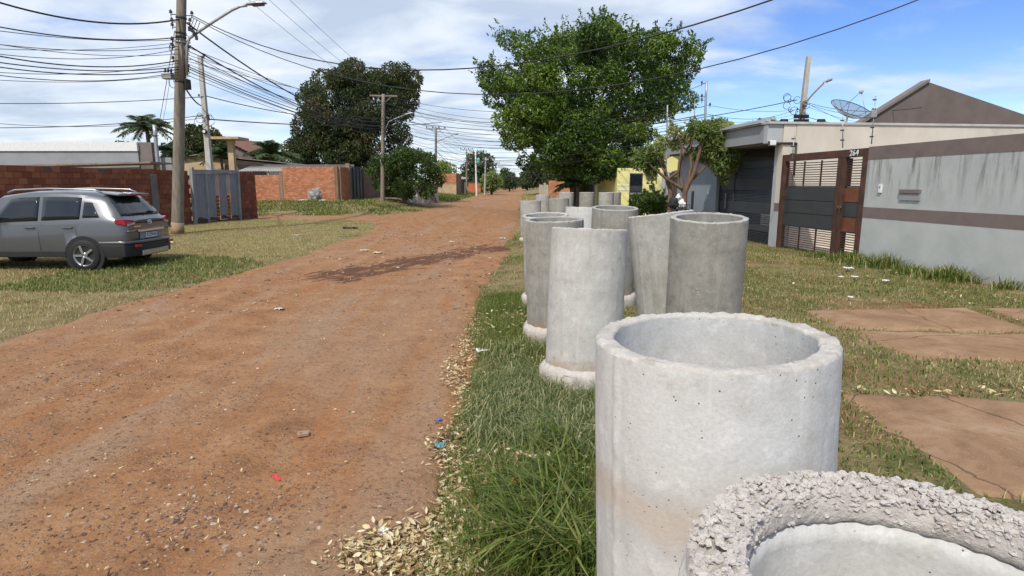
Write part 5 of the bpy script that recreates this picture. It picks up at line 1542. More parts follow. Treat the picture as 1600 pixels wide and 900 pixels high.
# palms
def palm(label, px, base_py, top_py, d, nf, flen, rng, trunk_r=0.16, droop=1.0, group='palms behind the left walls'):
    top = at(px, top_py, d); b = Vector((top.x + 0.2, d, 0))
    t = empty('palm_tree', b, 0, label, 'palm tree', group)
    mb = MB(); limb(mb, [(0, 0, -0.2), (-0.1, 0, (top.z) * 0.5), top - b], trunk_r, trunk_r * 0.75, 8, 0.03, px); mb.build('trunk', M['bark'], t)
    c = np.array((top - b)[:])
    fm = MB(); P = []; D = []
    for k in range(nf):
        az = 2 * math.pi * k / nf + rng.uniform(-0.25, 0.25)
        el = rng.uniform(0.25, 1.5); ln = flen * rng.uniform(0.8, 1.1)
        h = np.array([math.cos(az), math.sin(az), 0])
        pts = []
        for s in np.linspace(0, 1, 14):
            rise = math.sin(el) * s - droop * 0.75 * s * s * math.cos(el * 0.6)
            pts.append(c + (h * math.cos(el) * s + h * 0.25 * s * s) * ln + np.array([0, 0, rise * ln]))
        fm.tube([Vector(p) for p in pts], [0.035 * (1 - i / 14) + 0.006 for i in range(14)], 5)
        for i in range(1, 14):
            tt = pts[i] - pts[i - 1]; tt /= np.linalg.norm(tt)
            sd = np.cross(tt, [0, 0, 1]); sd /= max(np.linalg.norm(sd), 1e-6)
            for q in range(5):
                for s_ in (-1, 1):
                    pp = pts[i - 1] + (pts[i] - pts[i - 1]) * (q / 5)
                    dd = sd * s_ * 0.8 + tt * 0.6 + np.array([0, 0, -0.35]) + rng.normal(size=3) * 0.12
                    dd /= np.linalg.norm(dd); l = flen * 0.24
                    P.append(pp + dd * l * 0.5); D.append(dd)
    fm.build('frond_ribs', M['leaf_palm'], t)
    P = np.array(P); D = np.array(D)
    V, F, R = leaves(P, D, flen * 0.28, 0.03 + d * 0.0003, rng, rng.random(len(P)), 0.1)
    link('fronds', fast_mesh('fronds', V, F, False, R), M['leaf_palm'], t)
rng = np.random.default_rng(41)
palm('feathery palm rising behind the grey house at far left', 229, 250, 200, 42, 30, 1.7, rng, 0.16, 0.85)
palm('squat palm with spiky crown left of the mango tree', 424, 250, 243, 50, 22, 2.0, rng, 0.2, 0.8)
palm('low banana-like palm beside the square pole behind the gate', 268, 250, 242, 44, 16, 1.6, rng, 0.12, 1.0)
palm('low palm fronds behind the water tank stand', 345, 250, 244, 46, 14, 1.5, rng, 0.12, 0.9)
palm('dark spiky low palm beside the big tree trunk', 892, 300, 292, 34, 18, 1.1, rng, 0.12, 0.9, None)
# ------------------------------------------------------------------ poles, lamps, overhead cables
def round_pole(name, label, base, top, r0, r1, mat, group='utility poles along the street', n=20):
    t = empty(name, base, 0, label, 'pole', group)
    d = Vector(top) - Vector(base)
    MB().tube([d * (-0.02)] + [d * (k / 10) for k in range(11)], [r0] + [r0 + (r1 - r0) * k / 10 for k in range(11)], n).build('shaft', M[mat], t)
    return t, d
def insulator(par, p, s=1.0, up=True):
    k = 1 if up else -1
    MB().lathe([(0.0, 0.11 * s * k), (0.03 * s, 0.10 * s * k), (0.03 * s, 0.07 * s * k), (0.055 * s, 0.06 * s * k), (0.055 * s, 0.045 * s * k), (0.03 * s, 0.035 * s * k), (0.06 * s, 0.015 * s * k), (0.06 * s, 0.0), (0.012, -0.01), (0.012, -0.12 * s * k)], 10, p).build('insulator', M['porcelain'], par)
def lamp_arm(par, path, r, head_dir, s=1.0, am='galv'):
    MB().tube(path, r, 8).build('lamp_arm', M[am], par)
    e = Vector(path[-1]); h = Vector(head_dir).normalized()
    R = h.to_track_quat('X', 'Z').to_matrix()
    prof = [(0.0, 0.045), (0.10, 0.06), (0.40, 0.085), (0.62, 0.06), (0.70, 0.02)]
    V = []; F = []
    m = 10
    for x, hh in prof:
        for k in range(m):
            a = math.pi * k / (m - 1)
            V.append(e + R @ Vector((x * s, math.cos(a) * (0.07 + hh) * s, math.sin(a) * hh * 1.3 * s + 0.02)))
    for i in range(len(prof) - 1):
        for k in range(m - 1): F.append((i * m + k, i * m + k + 1, (i + 1) * m + k + 1, (i + 1) * m + k))
        F.append((i * m, (i + 1) * m, (i + 1) * m + m - 1, i * m + m - 1))
    F += [tuple(range(m)), tuple(range((len(prof) - 1) * m, len(prof) * m))]
    hd = MB().add(V, F, False).build('lamp_head', M[am], par)
    MB().box(e + R @ Vector((0.40 * s, 0, -0.01 * s)), (0.42 * s, 0.20 * s, 0.07 * s), R).build('lamp_lens', M['lamp_glass'], hd, 0.02)

LB = Vector((-12.1, 21.4, 0.05)); LT = Vector((-12.1 + 0.115 * 10.6, 21.4, 10.6))
def LP_(z, dx=0.0, dy=0.0): return Vector((-12.1 + 0.115 * z + dx, 21.4 + dy, z))
lp_, ld = round_pole('street_pole', 'thick weathered concrete street pole at left carrying lamp and cable tangle', LB, LT, 0.20, 0.135, 'pole_conc')
def L0(z, dx=0.0, dy=0.0): return LP_(z, dx, dy) - LB
def zpx(py, d): return at(300, py, d).z
# stained foot, bands, insulators, boxes
MB().tube([L0(0.0), L0(0.45)], [0.215, 0.213], 20).build('foot_band', simple('mud_splashed_concrete', (0.36, 0.26, 0.17), (0.27, 0.18, 0.11), 6, 0.95, 0.3), lp_)
for py in (28, 52, 58, 66, 84, 92, 105, 118, 128):
    z = zpx(py, 21.4); MB().tube([L0(z - 0.03), L0(z + 0.03)], 0.175, 16).build('band', M['dark_metal'] if py % 3 else M['galv'], lp_)
for py, dx in ((20, -0.36), (32, -0.32), (40, -0.30), (22, 0.36), (33, 0.30), (62, -0.30), (72, -0.28), (92, -0.26), (75, 0.28), (105, 0.28), (112, 0.26)):
    z = zpx(py, 21.4); insulator(lp_, L0(z, dx), 1.0)
    MB().tube([L0(z - 0.05), L0(z - 0.05, dx)], 0.015, 6).build('bracket', M['dark_metal'], lp_)
z = zpx(100, 21.4); MB().tube([L0(z - 0.55, 0.0, -0.0), L0(z + 0.6)], 0.182, 16).build('tape_wrap', M['pole_wood'], lp_)
z = zpx(119, 21.4); bx_ = MB().box(L0(z, -0.42), (0.34, 0.25, 0.20)).build('splice_box', M['galv'], lp_, 0.02)
for k in range(3): MB().tube([L0(z + 0.10, -0.52 + k * 0.1), L0(z + 0.24, -0.52 + k * 0.1)], 0.035, 8).build('terminal', M['dark_metal'], bx_)
z = zpx(132, 21.4); MB().box(L0(z, 0.26), (0.16, 0.2, 0.34)).build('black_box', M['black'], lp_, 0.02)
pth = [at(292, 118, 21.3) - LB, at(292, 72, 21.3) - LB, at(296, 60, 21.3) - LB, at(310, 50, 21.3) - LB, at(335, 33, 21.3) - LB, at(362, 16, 21.3) - LB, at(375, 10, 21.3) - LB, at(386, 8.5, 21.3) - LB]
lamp_arm(lp_, pth, 0.045, (1, -0.05, 0.06), 0.95)
loops = MB()
for k in range(9):
    z = zpx(random.uniform(60, 130), 21.4); a0 = random.choice((-1, 1)) * random.uniform(0.2, 0.3); q = L0(z, a0, -0.1)
    rr2 = random.uniform(0.08, 0.2)
    loops.tube([q + Vector((math.cos(a) * rr2 * 0.7, 0.03 * a, math.sin(a) * rr2)) for a in np.linspace(0, 5.5, 12)], 0.011, 5)
loops.build('wire_loops', M['cable'], lp_)
for k, dx in enumerate((-0.9, 0.0, 0.9)): insulator(lp_, L0(10.3, dx), 1.4)
MB().box(L0(10.2), (2.2, 0.1, 0.1)).build('crossarm', M['pole_wood'], lp_)
tr_ = MB()
for (x0, y0, x1, y1) in ((300, 25, 296, 48), (303, 28, 300, 50), (308, 30, 303, 55), (312, 35, 307, 62)):
    tr_.tube([at(x0, y0, 21.2) - LB, at((x0 + x1) / 2 - 2, (y0 + y1) / 2, 21.2) - LB, at(x1, y1, 21.2) - LB], 0.012, 5)
    tr_.box(at(x1, y1 - 3, 21.2) - LB, (0.07, 0.07, 0.14))
tr_.build('drop_wires', M['cable'], lp_)

# square pale pole behind the gate
sb = at(331, 300, 30.5); sb.z = 0
sq = empty('square_pole', sb, 0, 'square pale concrete pole standing behind the grey board gate', 'pole', 'utility poles along the street')
H_ = zpx(87, 30.5)
MB().box((0, 0, H_ / 2), (0.30, 0.30, H_), None, 0.62).build('shaft', M['pole_pale'], sq, 0.01)
for py in (88, 90, 150, 182, 186, 206): insulator(sq, Vector((random.choice((-0.2, 0.2)), -0.05, zpx(py, 30.5))), 0.9)
MB().tube([Vector((0.0, -0.16, zpx(206, 30.5))), Vector((0.0, -0.26, zpx(206, 30.5)))], 0.12, 12).build('meter', M['black'], sq)
MB().tube([Vector((0.0, -0.265, zpx(206, 30.5))), Vector((0.0, -0.275, zpx(206, 30.5)))], 0.07, 12).build('meter_face', M['white'], sq)
lo = MB()
for k in range(5):
    q = Vector((0.25 if k % 2 else -0.22, -0.12, zpx(180 + k * 3, 30.5))); r2 = 0.10 + 0.05 * k
    lo.tube([q + Vector((math.cos(a) * r2, 0, math.sin(a) * r2)) for a in np.linspace(0, 6, 14)], 0.012, 5)
lo.build('wire_loops', M['cable'], sq)
# slim metal pole behind the dark wall, far left
mp_ = at(247, 265, 33.0); mp_.z = 0
m_, _ = round_pole('metal_post', 'slim grey metal post rising behind the dark brick wall', mp_, at(241, 195, 33.0), 0.11, 0.10, 'galv', None, 10)
MB().box(at(243, 212, 32.9) - mp_, (0.3, 0.05, 0.05)).build('bracket', M['dark_metal'], m_)

def far_pole(label, px, base_py, top_py, d, r0, mat, arm_w=0, lamp=None, lean=0.0, arm2=False):
    b = at(px, base_py, d); b.z = gz1(b.x, d) - 0.1
    t_ = at(px + lean, top_py, d)
    t, dd = round_pole('utility_pole', label, b, t_, r0, r0 * 0.7, mat, n=12)
    if arm_w:
        for k in range(2 if arm2 else 1):
            z = -0.12 - 0.5 * k
            MB().box(dd + Vector((0, 0, z)), (arm_w, 0.10, 0.11), (0, 0, 0.15)).build('crossarm', M['pole_wood'], t)
            for s in np.linspace(-0.46, 0.46, 4): insulator(t, dd + Vector((arm_w * s, arm_w * s * 0.15, z + 0.13)), 1.2 if d < 60 else 1.6)
        MB().tube([dd + Vector((-arm_w * 0.3, 0, -0.15)), dd + Vector((0, 0, -0.7))], 0.02, 5).tube([dd + Vector((arm_w * 0.3, 0, -0.15)), dd + Vector((0, 0, -0.7))], 0.02, 5).build('brace', M['galv'], t)
    if lamp:
        (x0, y0), (x1, y1), (x2, y2) = lamp
        lamp_arm(t, [at(x0, y0, d - 0.1) - b, at(x0 + 2, (y0 + y1) / 2, d - 0.1) - b, at(x1, y1, d - 0.1) - b, at((x1 + x2) / 2, (y1 + y2) / 2 - 0.6, d - 0.1) - b, at(x2, y2, d - 0.1) - b], 0.04, (1, 0, 0.2), 1.0)
    return t, b, t_
PA = far_pole('tall brown pole with lamp arm in front of the mango tree', 597.5, 313, 147, 45.5, 0.17, 'pole_wood', 2.0, ((602, 205), (608, 190), (632, 180)), 1.5)
PB = far_pole('pole with wide crossarm and lamp arm right of the low round tree', 681, 302, 200, 72.0, 0.17, 'pole_wood', 2.3, ((682, 224), (690, 218), (708, 211)), 0)
PC = far_pole('thin far pole with crossarm left of the white pole', 729, 300, 233, 98.0, 0.15, 'pole_wood', 2.0, None, 0)
PD = far_pole('white painted pole with green lamp box down the street', 744.5, 300, 236, 94.0, 0.16, 'white', 1.9, ((745, 260), (750, 257), (757, 251)), -1.5)
MB().lathe([(0.0, 0.55), (0.22, 0.45), (0.24, -0.35), (0.0, -0.55)], 12, at(747.5, 252, 93.4) - PD[1]).build('lamp_box', simple('green_lamp_box', (0.12, 0.48, 0.34), (0.08, 0.38, 0.26), 3, 0.5, 0), PD[0])
PE = far_pole('slightly leaning pale pole before the tall far tree', 757, 300, 246, 100.0, 0.15, 'pole_pale', 1.2, None, 2.0)
PF = far_pole('small distant pole with crossarm beyond the tall far tree', 775, 298, 254, 150.0, 0.15, 'pole_wood', 2.0, None, 0)
PG = far_pole('tiny distant pole near the end of the road', 783, 297, 260, 200.0, 0.15, 'pole_wood', 2.0, None, 0)
PH = far_pole('short distant pole between scrub and tall far tree', 713, 297, 258, 125.0, 0.12, 'pole_wood', 0, None, 0)
# right side
rb_ = at(1247, 230, 34.0); rb_.z = 0
lean_pole = empty('leaning_pole', rb_, 0, 'tall notched square concrete pole leaning right above the cream wall', 'pole', 'utility poles along the street')
tt_ = at(1263.5, 88, 34.0) - rb_; bb_ = at(1248, 230, 34.0) - rb_
foot = bb_ + (bb_ - tt_) * (bb_.z / (tt_.z - bb_.z))
R_ = (tt_ - foot).to_track_quat('Z', 'Y').to_matrix()
ln_ = (tt_ - foot).length
MB().box(foot + (tt_ - foot) / 2, (0.42, 0.36, ln_), R_, 0.55).build('shaft', M['pole_pale'], lean_pole, 0.01)
nt = MB().box((0, 0, 0), (0.10, 0.03, 0.06)).mesh('notch')
for k in range(20):
    o = link('notch', nt, M['pole_conc'], lean_pole); u = 0.52 + 0.46 * k / 20
    o.location = foot + (tt_ - foot) * u + R_ @ Vector((0.0, -0.185 * (1 - 0.45 * u), 0)); o.rotation_euler = R_.to_euler()
lamp_arm(lean_pole, [at(1251, 186, 33.7) - rb_, at(1252, 172, 33.7) - rb_, at(1257, 162, 33.7) - rb_, at(1272, 145, 33.7) - rb_, at(1287, 130, 33.7) - rb_], 0.045, (0.85, 0, 0.35), 0.75, 'pole_conc')
lo = MB()
for k in range(16):
    q = at(1252 + random.uniform(-26, 12), random.uniform(152, 176), 33.6) - rb_; r2 = random.uniform(0.06, 0.22)
    lo.tube([q + Vector((math.cos(a) * r2, 0, math.sin(a) * r2)) for a in np.linspace(random.uniform(0, 3), 6, 10)], 0.014, 5)
lo.build('wire_loops', M['cable'], lean_pole)
for k in range(8):
    q = at(1252 + (k % 4 - 1.5) * 6, 182 + (k // 4) * 7, 33.6) - rb_; MB().box(q, (0.18, 0.12, 0.2)).build('connector', M['black'], lean_pole, 0.02)
for px, dd in ((1225, 33), (1283, 33)): MB().tube([at(px - 5, 190, dd) - rb_, at(px + 5, 190, dd) - rb_], 0.14, 10).build('splice_barrel', M['black'], lean_pole)
def thin_mast(label, px, y0, y1, d, r, ins=()):
    b = at(px, y0, d); b.z = 0
    t, dd = round_pole('service_mast', label, b, at(px + 1, y1, d), r, r, 'galv', 'slim metal service masts by the right houses', 8)
    for py, sgn in ins:
        q = at(px, py, d) - b; insulator(t, q + Vector((0.16 * sgn, 0, 0)), 0.8); MB().tube([q, q + Vector((0.16 * sgn, 0, 0))], 0.012, 5).build('bracket', M['galv'], t)
    return t
thin_mast('thick service mast with insulators above the pruned tree', 1103, 215, 126, 24.0, 0.045, ((130, -1), (150, -1), (157, -1), (164, 1)))
thin_mast('service mast rising through the left of the pruned tree', 1042, 270, 164, 27.0, 0.035, ((180, 1),))
thin_mast('hair thin antenna mast left of the thick service mast', 1085, 215, 155, 25.0, 0.018)

ORD = ['topmost', 'second', 'third', 'fourth', 'fifth', 'sixth', 'seventh', 'eighth', 'ninth', 'tenth', 'eleventh', 'twelfth', 'thirteenth']
def nth(k, of): return '%s cable %s' % (ORD[k], of) if k == 0 else '%s cable from the top %s' % (ORD[k], of)
def cable(p0, p1, sag, r=0.012, label=None, group='overhead cables', n=22):
    p0, p1 = Vector(p0), Vector(p1)
    pts = []
    for k in range(n + 1):
        u = k / n; p = p0.lerp(p1, u); p.z -= sag * 4 * u * (1 - u); pts.append(p)
    o = MB().tube(pts, r, 5).build('overhead_cable', M['cable']); tag(o, label or 'thin black cable slung across the sky between poles', 'cable', group)
    return o
# long spans crossing the street
cable(at(300, 24, 21.4), at(1330, -45, 11.0), 1.7, 0.016, 'upper cable looping from the left pole over the big tree')
cable(at(300, 27, 21.4), at(1480, -18, 13.0), 2.3, 0.013, 'second cable from the left pole crossing to the upper right corner')
cable(at(322, 150, 30.4), at(598, 184, 45.3), 0.45, 0.022, 'twisted cable from the square pole to the brown pole')
cable(at(598, 184, 45.3), at(1246, 156, 33.8), 1.3, 0.022, 'heavy twisted cable crossing the street at mid height')
cable(at(322, 186, 30.4), at(690, 191, 60.0), 0.35, 0.028, 'thick low cable running behind the mango tree height')
SHARED = 'thin black cable slung across the sky between poles'
# thick bundles from the left pole to the brown pole
cable(at(292, 36, 21.3), at(598, 190, 45.3), 0.95, 0.030, 'thickest cable drooping from the left pole past the lamp arm')
cable(at(293, 70, 21.3), at(598, 196, 45.3), 0.75, 0.026, 'second thick cable drooping from just under the lamp arm')
for ci, (y0, y1, sg, r) in enumerate(((74, 170, 0.35, .012), (80, 176, 0.45, .012), (90, 186, 0.5, .014), (104, 198, 0.5, .018), (107, 201, 0.55, .018), (112, 204, 0.45, .012), (96, 160, 0.2, .009), (118, 210, 0.4, .010), (100, 193, 0.5, .009), (86, 166, 0.25, .008))):
    cable(at(294, y0, 21.3), at(598, y1, 45.3), sg, r, nth(ci, 'fanning from the left pole to the brown pole'))
# primaries from the pole head to the brown pole head
for k, dx in enumerate((-0.9, 0.0, 0.9)):
    cable(LP_(10.45, dx), Vector(PA[2]) + Vector((dx, 0, 0.12)), 0.35, 0.009, ('left', 'middle', 'right')[k] + ' hairline wire from above the left pole to the brown pole head')
    cable(Vector(PA[2]) + Vector((dx, 0, 0.12)), Vector(PB[2]) + Vector((dx, 0, 0.12)), 0.4, 0.012, ('left', 'middle', 'right')[k] + ' head wire from the brown pole to the crossarm pole')
    cable(Vector(PB[2]) + Vector((dx, 0, 0.12)), Vector(PC[2]) + Vector((dx, 0, 0.12)), 0.3, 0.014, ('left', 'middle', 'right')[k] + ' head wire from the crossarm pole to the thin far pole')
    cable(Vector(PD[2]) + Vector((dx * 0.8, 0, 0.12)), Vector(PF[2]) + Vector((dx, 0, 0.12)), 0.5, 0.016, ('left', 'middle', 'right')[k] + ' head wire from the white pole into the distance')
    cable(LP_(10.45, dx), Vector((-16.5 + dx, -14, 10.2)), 0.4, 0.010, ('left', 'middle', 'right')[k] + ' hairline wire leaving the left pole head backwards')
# off to the left
for ci, (y0, x1, y1, sg, r) in enumerate(((30, -120, -38, .5, .026), (58, -150, 8, .35, .018), (62, -120, 30, .2, .010), (72, -160, 45, .3, .010), (76, -150, 60, .4, .010), (94, -150, 52, .45, .018), (104, -170, 66, .35, .016), (108, -150, 78, .35, .016), (112, -150, 92, .4, .012), (66, -130, 68, .2, .008), (84, -150, 40, .3, .009), (98, -140, 100, .3, .009), (116, -150, 112, .25, .008))):
    cable(at(282, y0, 21.3), at(x1, y1, 15.0), sg, r, nth(ci, 'running off left from the left pole'))
cable(at(318, 151, 30.4), at(-150, 158, 27.0), 0.2, 0.018, 'upper cable from the square pole off to the left')
cable(at(318, 180, 30.4), at(-150, 196, 27.0), 0.3, 0.018, 'lowest cable from the square pole off to the left')
cable(at(318, 184, 30.4), at(-150, 176, 26.0), 0.5, 0.012, 'thin middle cable from the square pole off to the left')
# stays hanging from the left pole gear to the left house
cable(at(273, 48, 21.2), at(246, 205, 32.8), 0.1, 0.013, 'steep cable dropping from the left pole to the slim metal post'); cable(at(276, 60, 21.2), at(252, 205, 32.8), 0.05, 0.008, 'hairline steep wire beside the one to the slim metal post')
cable(at(290, 138, 21.3), at(314, 165, 30.3), 0.1, 0.03, 'short thick cable dropping from the black box to the square pole')
for ci, (x0, y0) in enumerate(((308, 90), (312, 92), (305, 96))): cable(at(x0, y0, 30.4), at(598, 207 + (x0 % 5) * 3, 45.3), 0.35, 0.010, nth(ci, 'from the square pole head to the brown pole'))
# brown pole onward and service drops fanning across the street
rr3 = random.Random(5)
for k in range(9):
    cable(at(598, 152 + k * 7, 45.3), at(1042 + (k % 3) * 30, 170 + k * 5, 27.0 + (k % 3)), 0.5 + rr3.random() * 0.8, 0.008 + 0.004 * rr3.random(), nth(k, 'from the brown pole across to the pruned tree'))
for k in range(8):
    cable(at(681, 206 + k * 6, 71.8), at(1000 + k * 16, 196 + k * 5, 40.0), 0.3 + rr3.random() * 0.6, 0.010 + 0.005 * rr3.random(), nth(k, 'from the crossarm pole into the big tree'))
for k in range(6):
    cable(at(598, 170 + k * 8, 45.4), at(681, 214 + k * 5, 71.8), 0.4 + 0.15 * k, 0.012, nth(k, 'between brown pole and crossarm pole'))
cable(at(682, 236, 71.8), at(729, 262, 97.9), 0.8, 0.03, 'thick drooping cable between the crossarm pole and the next pole')
for k in range(5): cable(at(681, 212 + k * 8, 71.8), at(744, 244 + k * 6, 93.9), 0.5, 0.014, nth(k, 'between crossarm pole and white pole'))
for k in range(5): cable(at(744, 244 + k * 5, 93.9), at(1005, 240 + k * 4, 60.0), 0.6, 0.014, nth(k, 'from the white pole behind the big tree'))
for k in range(5): cable(at(757, 252 + k * 6, 99.9), at(900, 258 + k * 6, 85.0), 0.5, 0.016, nth(k, 'from the leaning pale pole across the far road'))
for k, (y0, y1) in enumerate(((148, 150), (160, 166), (176, 178), (196, 190), (206, 200), (214, 208))):
    cable(at(600, y0, 45.2), at(1103, y1, 24.0), 0.9 + 0.15 * k, 0.013, nth(k, 'crossing the big tree to the service mast'))
# around the leaning pole
for ci, (x0, y0, d0, x1, y1, d1, sg, r) in enumerate(((1246, 170, 33.8, 1104, 178, 24.0, .35, .010), (1246, 182, 33.8, 1060, 196, 26.0, .4, .012), (1246, 188, 33.8, 1050, 205, 28.0, .3, .010), (1246, 178, 33.8, 1043, 185, 27.0, .3, .008), (1255, 158, 33.6, 1440, 168, 22.0, .3, .012), (1255, 160, 33.6, 1450, 178, 24.0, .35, .010), (1255, 164, 33.6, 1420, 204, 28.0, .2, .008), (1252, 180, 33.6, 1420, 195, 30.0, .3, .016), (1252, 188, 33.6, 1500, 192, 28.0, .3, .012), (1255, 158, 33.6, 1385, 215, 26.0, .1, .009), (1104, 164, 24.0, 1240, 172, 33.0, .15, .008), (1102, 130, 24.0, 870, 168, 37.0, .6, .010), (1102, 152, 24.0, 760, 205, 45.0, .7, .008))):
    lab = (nth(ci, 'from the leaning pole left to the service masts') if ci < 4 else nth(ci - 4, 'from the leaning pole off to the right') if ci < 10 else ('lowest wire from thick service mast to the leaning pole', 'upper wire from thick service mast into the big tree', 'lower wire from thick service mast into the big tree')[ci - 10])
    cable(at(x0, y0, d0), at(x1, y1, d1), sg, r, lab)
# ------------------------------------------------------------------ grey SUV parked nose to the wall
car = empty('parked_car', (-7.98, 13.05, 0.03), math.radians(182), 'grey SUV parked on the left verge with its rear towards the road', 'car')
# local: x forward (0 = tail), y to the car's left, z up
def body_section(s):
    """half section (y, z) list from sill to roof centre at distance s from the tail"""
    S = [0.0, 0.06, 0.16, 0.30, 0.46, 0.75, 1.3, 2.0, 2.55, 2.95, 3.25, 3.7, 4.05, 4.2, 4.27]
    roof = [1.02, 1.08, 1.17, 1.36, 1.535, 1.60, 1.635, 1.63, 1.56, 1.34, 1.12, 1.03, 0.93, 0.84, 0.70]
    halfr = [0.70, 0.70, 0.67, 0.62, 0.59, 0.60, 0.62, 0.62, 0.60, 0.62, 0.70, 0.70, 0.66, 0.60, 0.52]
    belt = [0.98, 1.00, 1.05, 1.06, 1.06, 1.05, 1.03, 1.00, 0.98, 0.97, 0.97, 0.93, 0.83, 0.74, 0.62]
    half = [0.76, 0.82, 0.86, 0.875, 0.885, 0.89, 0.885, 0.885, 0.885, 0.885, 0.885, 0.87, 0.82, 0.74, 0.64]
    sill = [0.50, 0.42, 0.36, 0.33, 0.32, 0.32, 0.30, 0.30, 0.30, 0.30, 0.31, 0.33, 0.34, 0.36, 0.42]
    f = lambda t: float(np.interp(s, S, t))
    w, b, r, hr, sl = f(half), f(belt), f(roof), f(halfr), f(sill)
    top = max(r, b + 0.01)
    pts = [(0, sl), (w * 0.90, sl), (w * 0.985, sl + 0.10), (w, 0.62 if b > 0.75 else b * 0.85), (w * 0.992, b - 0.10), (w * 0.955, b)]
    for u in (0.25, 0.5, 0.75): pts.append((w * 0.955 + (hr + 0.05 - w * 0.955) * u, b + (top - 0.07 - b) * u))
    pts += [(hr + 0.04, top - 0.06), (hr - 0.04, top - 0.02), (hr * 0.5, top + 0.005), (0, top + 0.012)]
    return pts
SS = [0.0, 0.03, 0.06, 0.11, 0.16, 0.23, 0.30, 0.38, 0.46, 0.6, 0.75, 1.0, 1.3, 1.65, 2.0, 2.3, 2.55, 2.75, 2.95, 3.1, 3.25, 3.5, 3.7, 3.9, 4.05, 4.13, 4.2, 4.27]
V = []; F = []
secs = [body_section(s) for s in SS]; m = len(secs[0])
def ring(s, sec): return [(s, y, z) for y, z in sec] + [(s, -y, z) for y, z in reversed(sec[1:-1])]
rn = len(ring(0, secs[0]))
for s, sec in zip(SS, secs): V += ring(s, sec)
for i in range(len(SS) - 1):
    for k in range(rn):
        k2 = (k + 1) % rn
        F.append((i * rn + k, i * rn + k2, (i + 1) * rn + k2, (i + 1) * rn + k))
F.append(tuple(range(rn))); F.append(tuple((len(SS) - 1) * rn + k for k in range(rn)))
bo = MB().add(V, F, True).build('body', M['paint'], car)
bv = bo.modifiers.new('bevel', 'BEVEL'); bv.width = 0.025; bv.segments = 3; bv.limit_method = 'ANGLE'; bv.angle_limit = math.radians(40)
# wheel arches and wheels
for sx in (0.86, 3.46):
    for sy in (-1, 1):
        MB().tube([(sx, sy * 0.80, 0.33), (sx, sy * 0.899, 0.33)], 0.395, 32).build('wheel_arch', M['car_black'], car)
        ty = MB(); Rw = Euler((math.radians(90), 0, 0)).to_matrix()
        w = empty('wheel', (sx, sy * 0.80, 0.325)); w.parent = car
        tyre = MB().lathe([(0.20, -0.10), (0.30, -0.108), (0.318, -0.09), (0.327, -0.05), (0.327, 0.05), (0.318, 0.09), (0.30, 0.108), (0.20, 0.10)], 36, (0, sy * 0.02, 0), Rw).build('tyre', M['black'], w)
        rim = MB().lathe([(0.0, 0.085 * -sy), (0.05, 0.09 * -sy), (0.06, 0.06 * -sy), (0.19, 0.05 * -sy), (0.205, 0.09 * -sy), (0.215, 0.095 * -sy)], 30, (0, sy * 0.03, 0), Rw)
        for k in range(5):
            a = 2 * math.pi * k / 5
            rim.box((math.cos(a) * 0.12, sy * 0.115, math.sin(a) * 0.12), (0.18, 0.03, 0.045), (0, -a, 0))
        rim.build('rim', M['rim'], w)
# bumper: black lower wrap with grey lip
def wrap(nm, z0, z1, out, mat, w0=0.80, back=0.55, nn=18):
    V = []; F = []
    path = [(back, 0.905 + out * 0.1)]
    for k in range(nn + 1):
        u = -1 + 2 * k / nn
        path.append((-out - 0.03 * math.cos(u * 1.4) + 0.13 * abs(u) ** 4, -u * (w0 + 0.075)))
    path[0] = (back, w0 + 0.095); path.append((back, -(w0 + 0.095)))
    for x, y in path: V += [(x, y, z0), (x, y, z1), (x + 0.12, y * 0.93, z1 + 0.01), (x + 0.12, y * 0.93, z0 - 0.01)]
    for i in range(len(path) - 1):
        for k in range(4):
            k2 = (k + 1) % 4; F.append((i * 4 + k, i * 4 + k2, (i + 1) * 4 + k2, (i + 1) * 4 + k))
    return MB().add(V, F, True).build(nm, mat, car, 0.012)
wrap('bumper', 0.28, 0.54, 0.07, M['car_black'])
wrap('bumper_lip', 0.548, 0.60, 0.085, M['paint'])
MB().box((-0.06, 0, 0.33), (0.10, 1.0, 0.12)).build('diffuser', M['rim'], car, 0.02)
for sy in (-1, 1): MB().box((-0.095, sy * 0.62, 0.50), (0.03, 0.22, 0.05)).build('reflector', M['light_red'], car, 0.008)
# tailgate furniture
def rear_x(z): return float(np.interp(z, [0.5, 1.02, 1.17, 1.36, 1.535], [0.0, 0.0, 0.16, 0.30, 0.46]))
V = []; F = []
nz_, ny_ = 8, 12
for i in range(nz_ + 1):
    z = 1.13 + (1.50 - 1.13) * i / nz_
    hw = 0.70 - (z - 1.13) * 0.32
    for j in range(ny_ + 1):
        y = -hw + 2 * hw * j / ny_
        V.append((rear_x(z) - 0.028 + 0.05 * abs(y / hw) ** 4 - 0.01 * (1 - (y / hw) ** 2), y, z + 0.01))
for i in range(nz_):
    for j in range(ny_): a = i * (ny_ + 1) + j; F.append((a, a + 1, a + ny_ + 2, a + ny_ + 1))
rw_ = MB().add(V, F, True).build('rear_window', M['glass'], car)
so = rw_.modifiers.new('thick', 'SOLIDIFY'); so.thickness = 0.02
MB().tube([(0.075, 0.0, 1.15), (0.10, -0.2, 1.19), (0.11, -0.42, 1.17)], 0.012, 6).build('wiper', M['black'], rw_)
MB().box((0.40, 0, 1.565), (0.34, 1.12, 0.045), (0, math.radians(-6), 0)).build('roof_spoiler', M['paint'], car, 0.018)
MB().box((0.22, 0, 1.545), (0.015, 0.4, 0.02)).build('brake_light', M['light_red'], car)
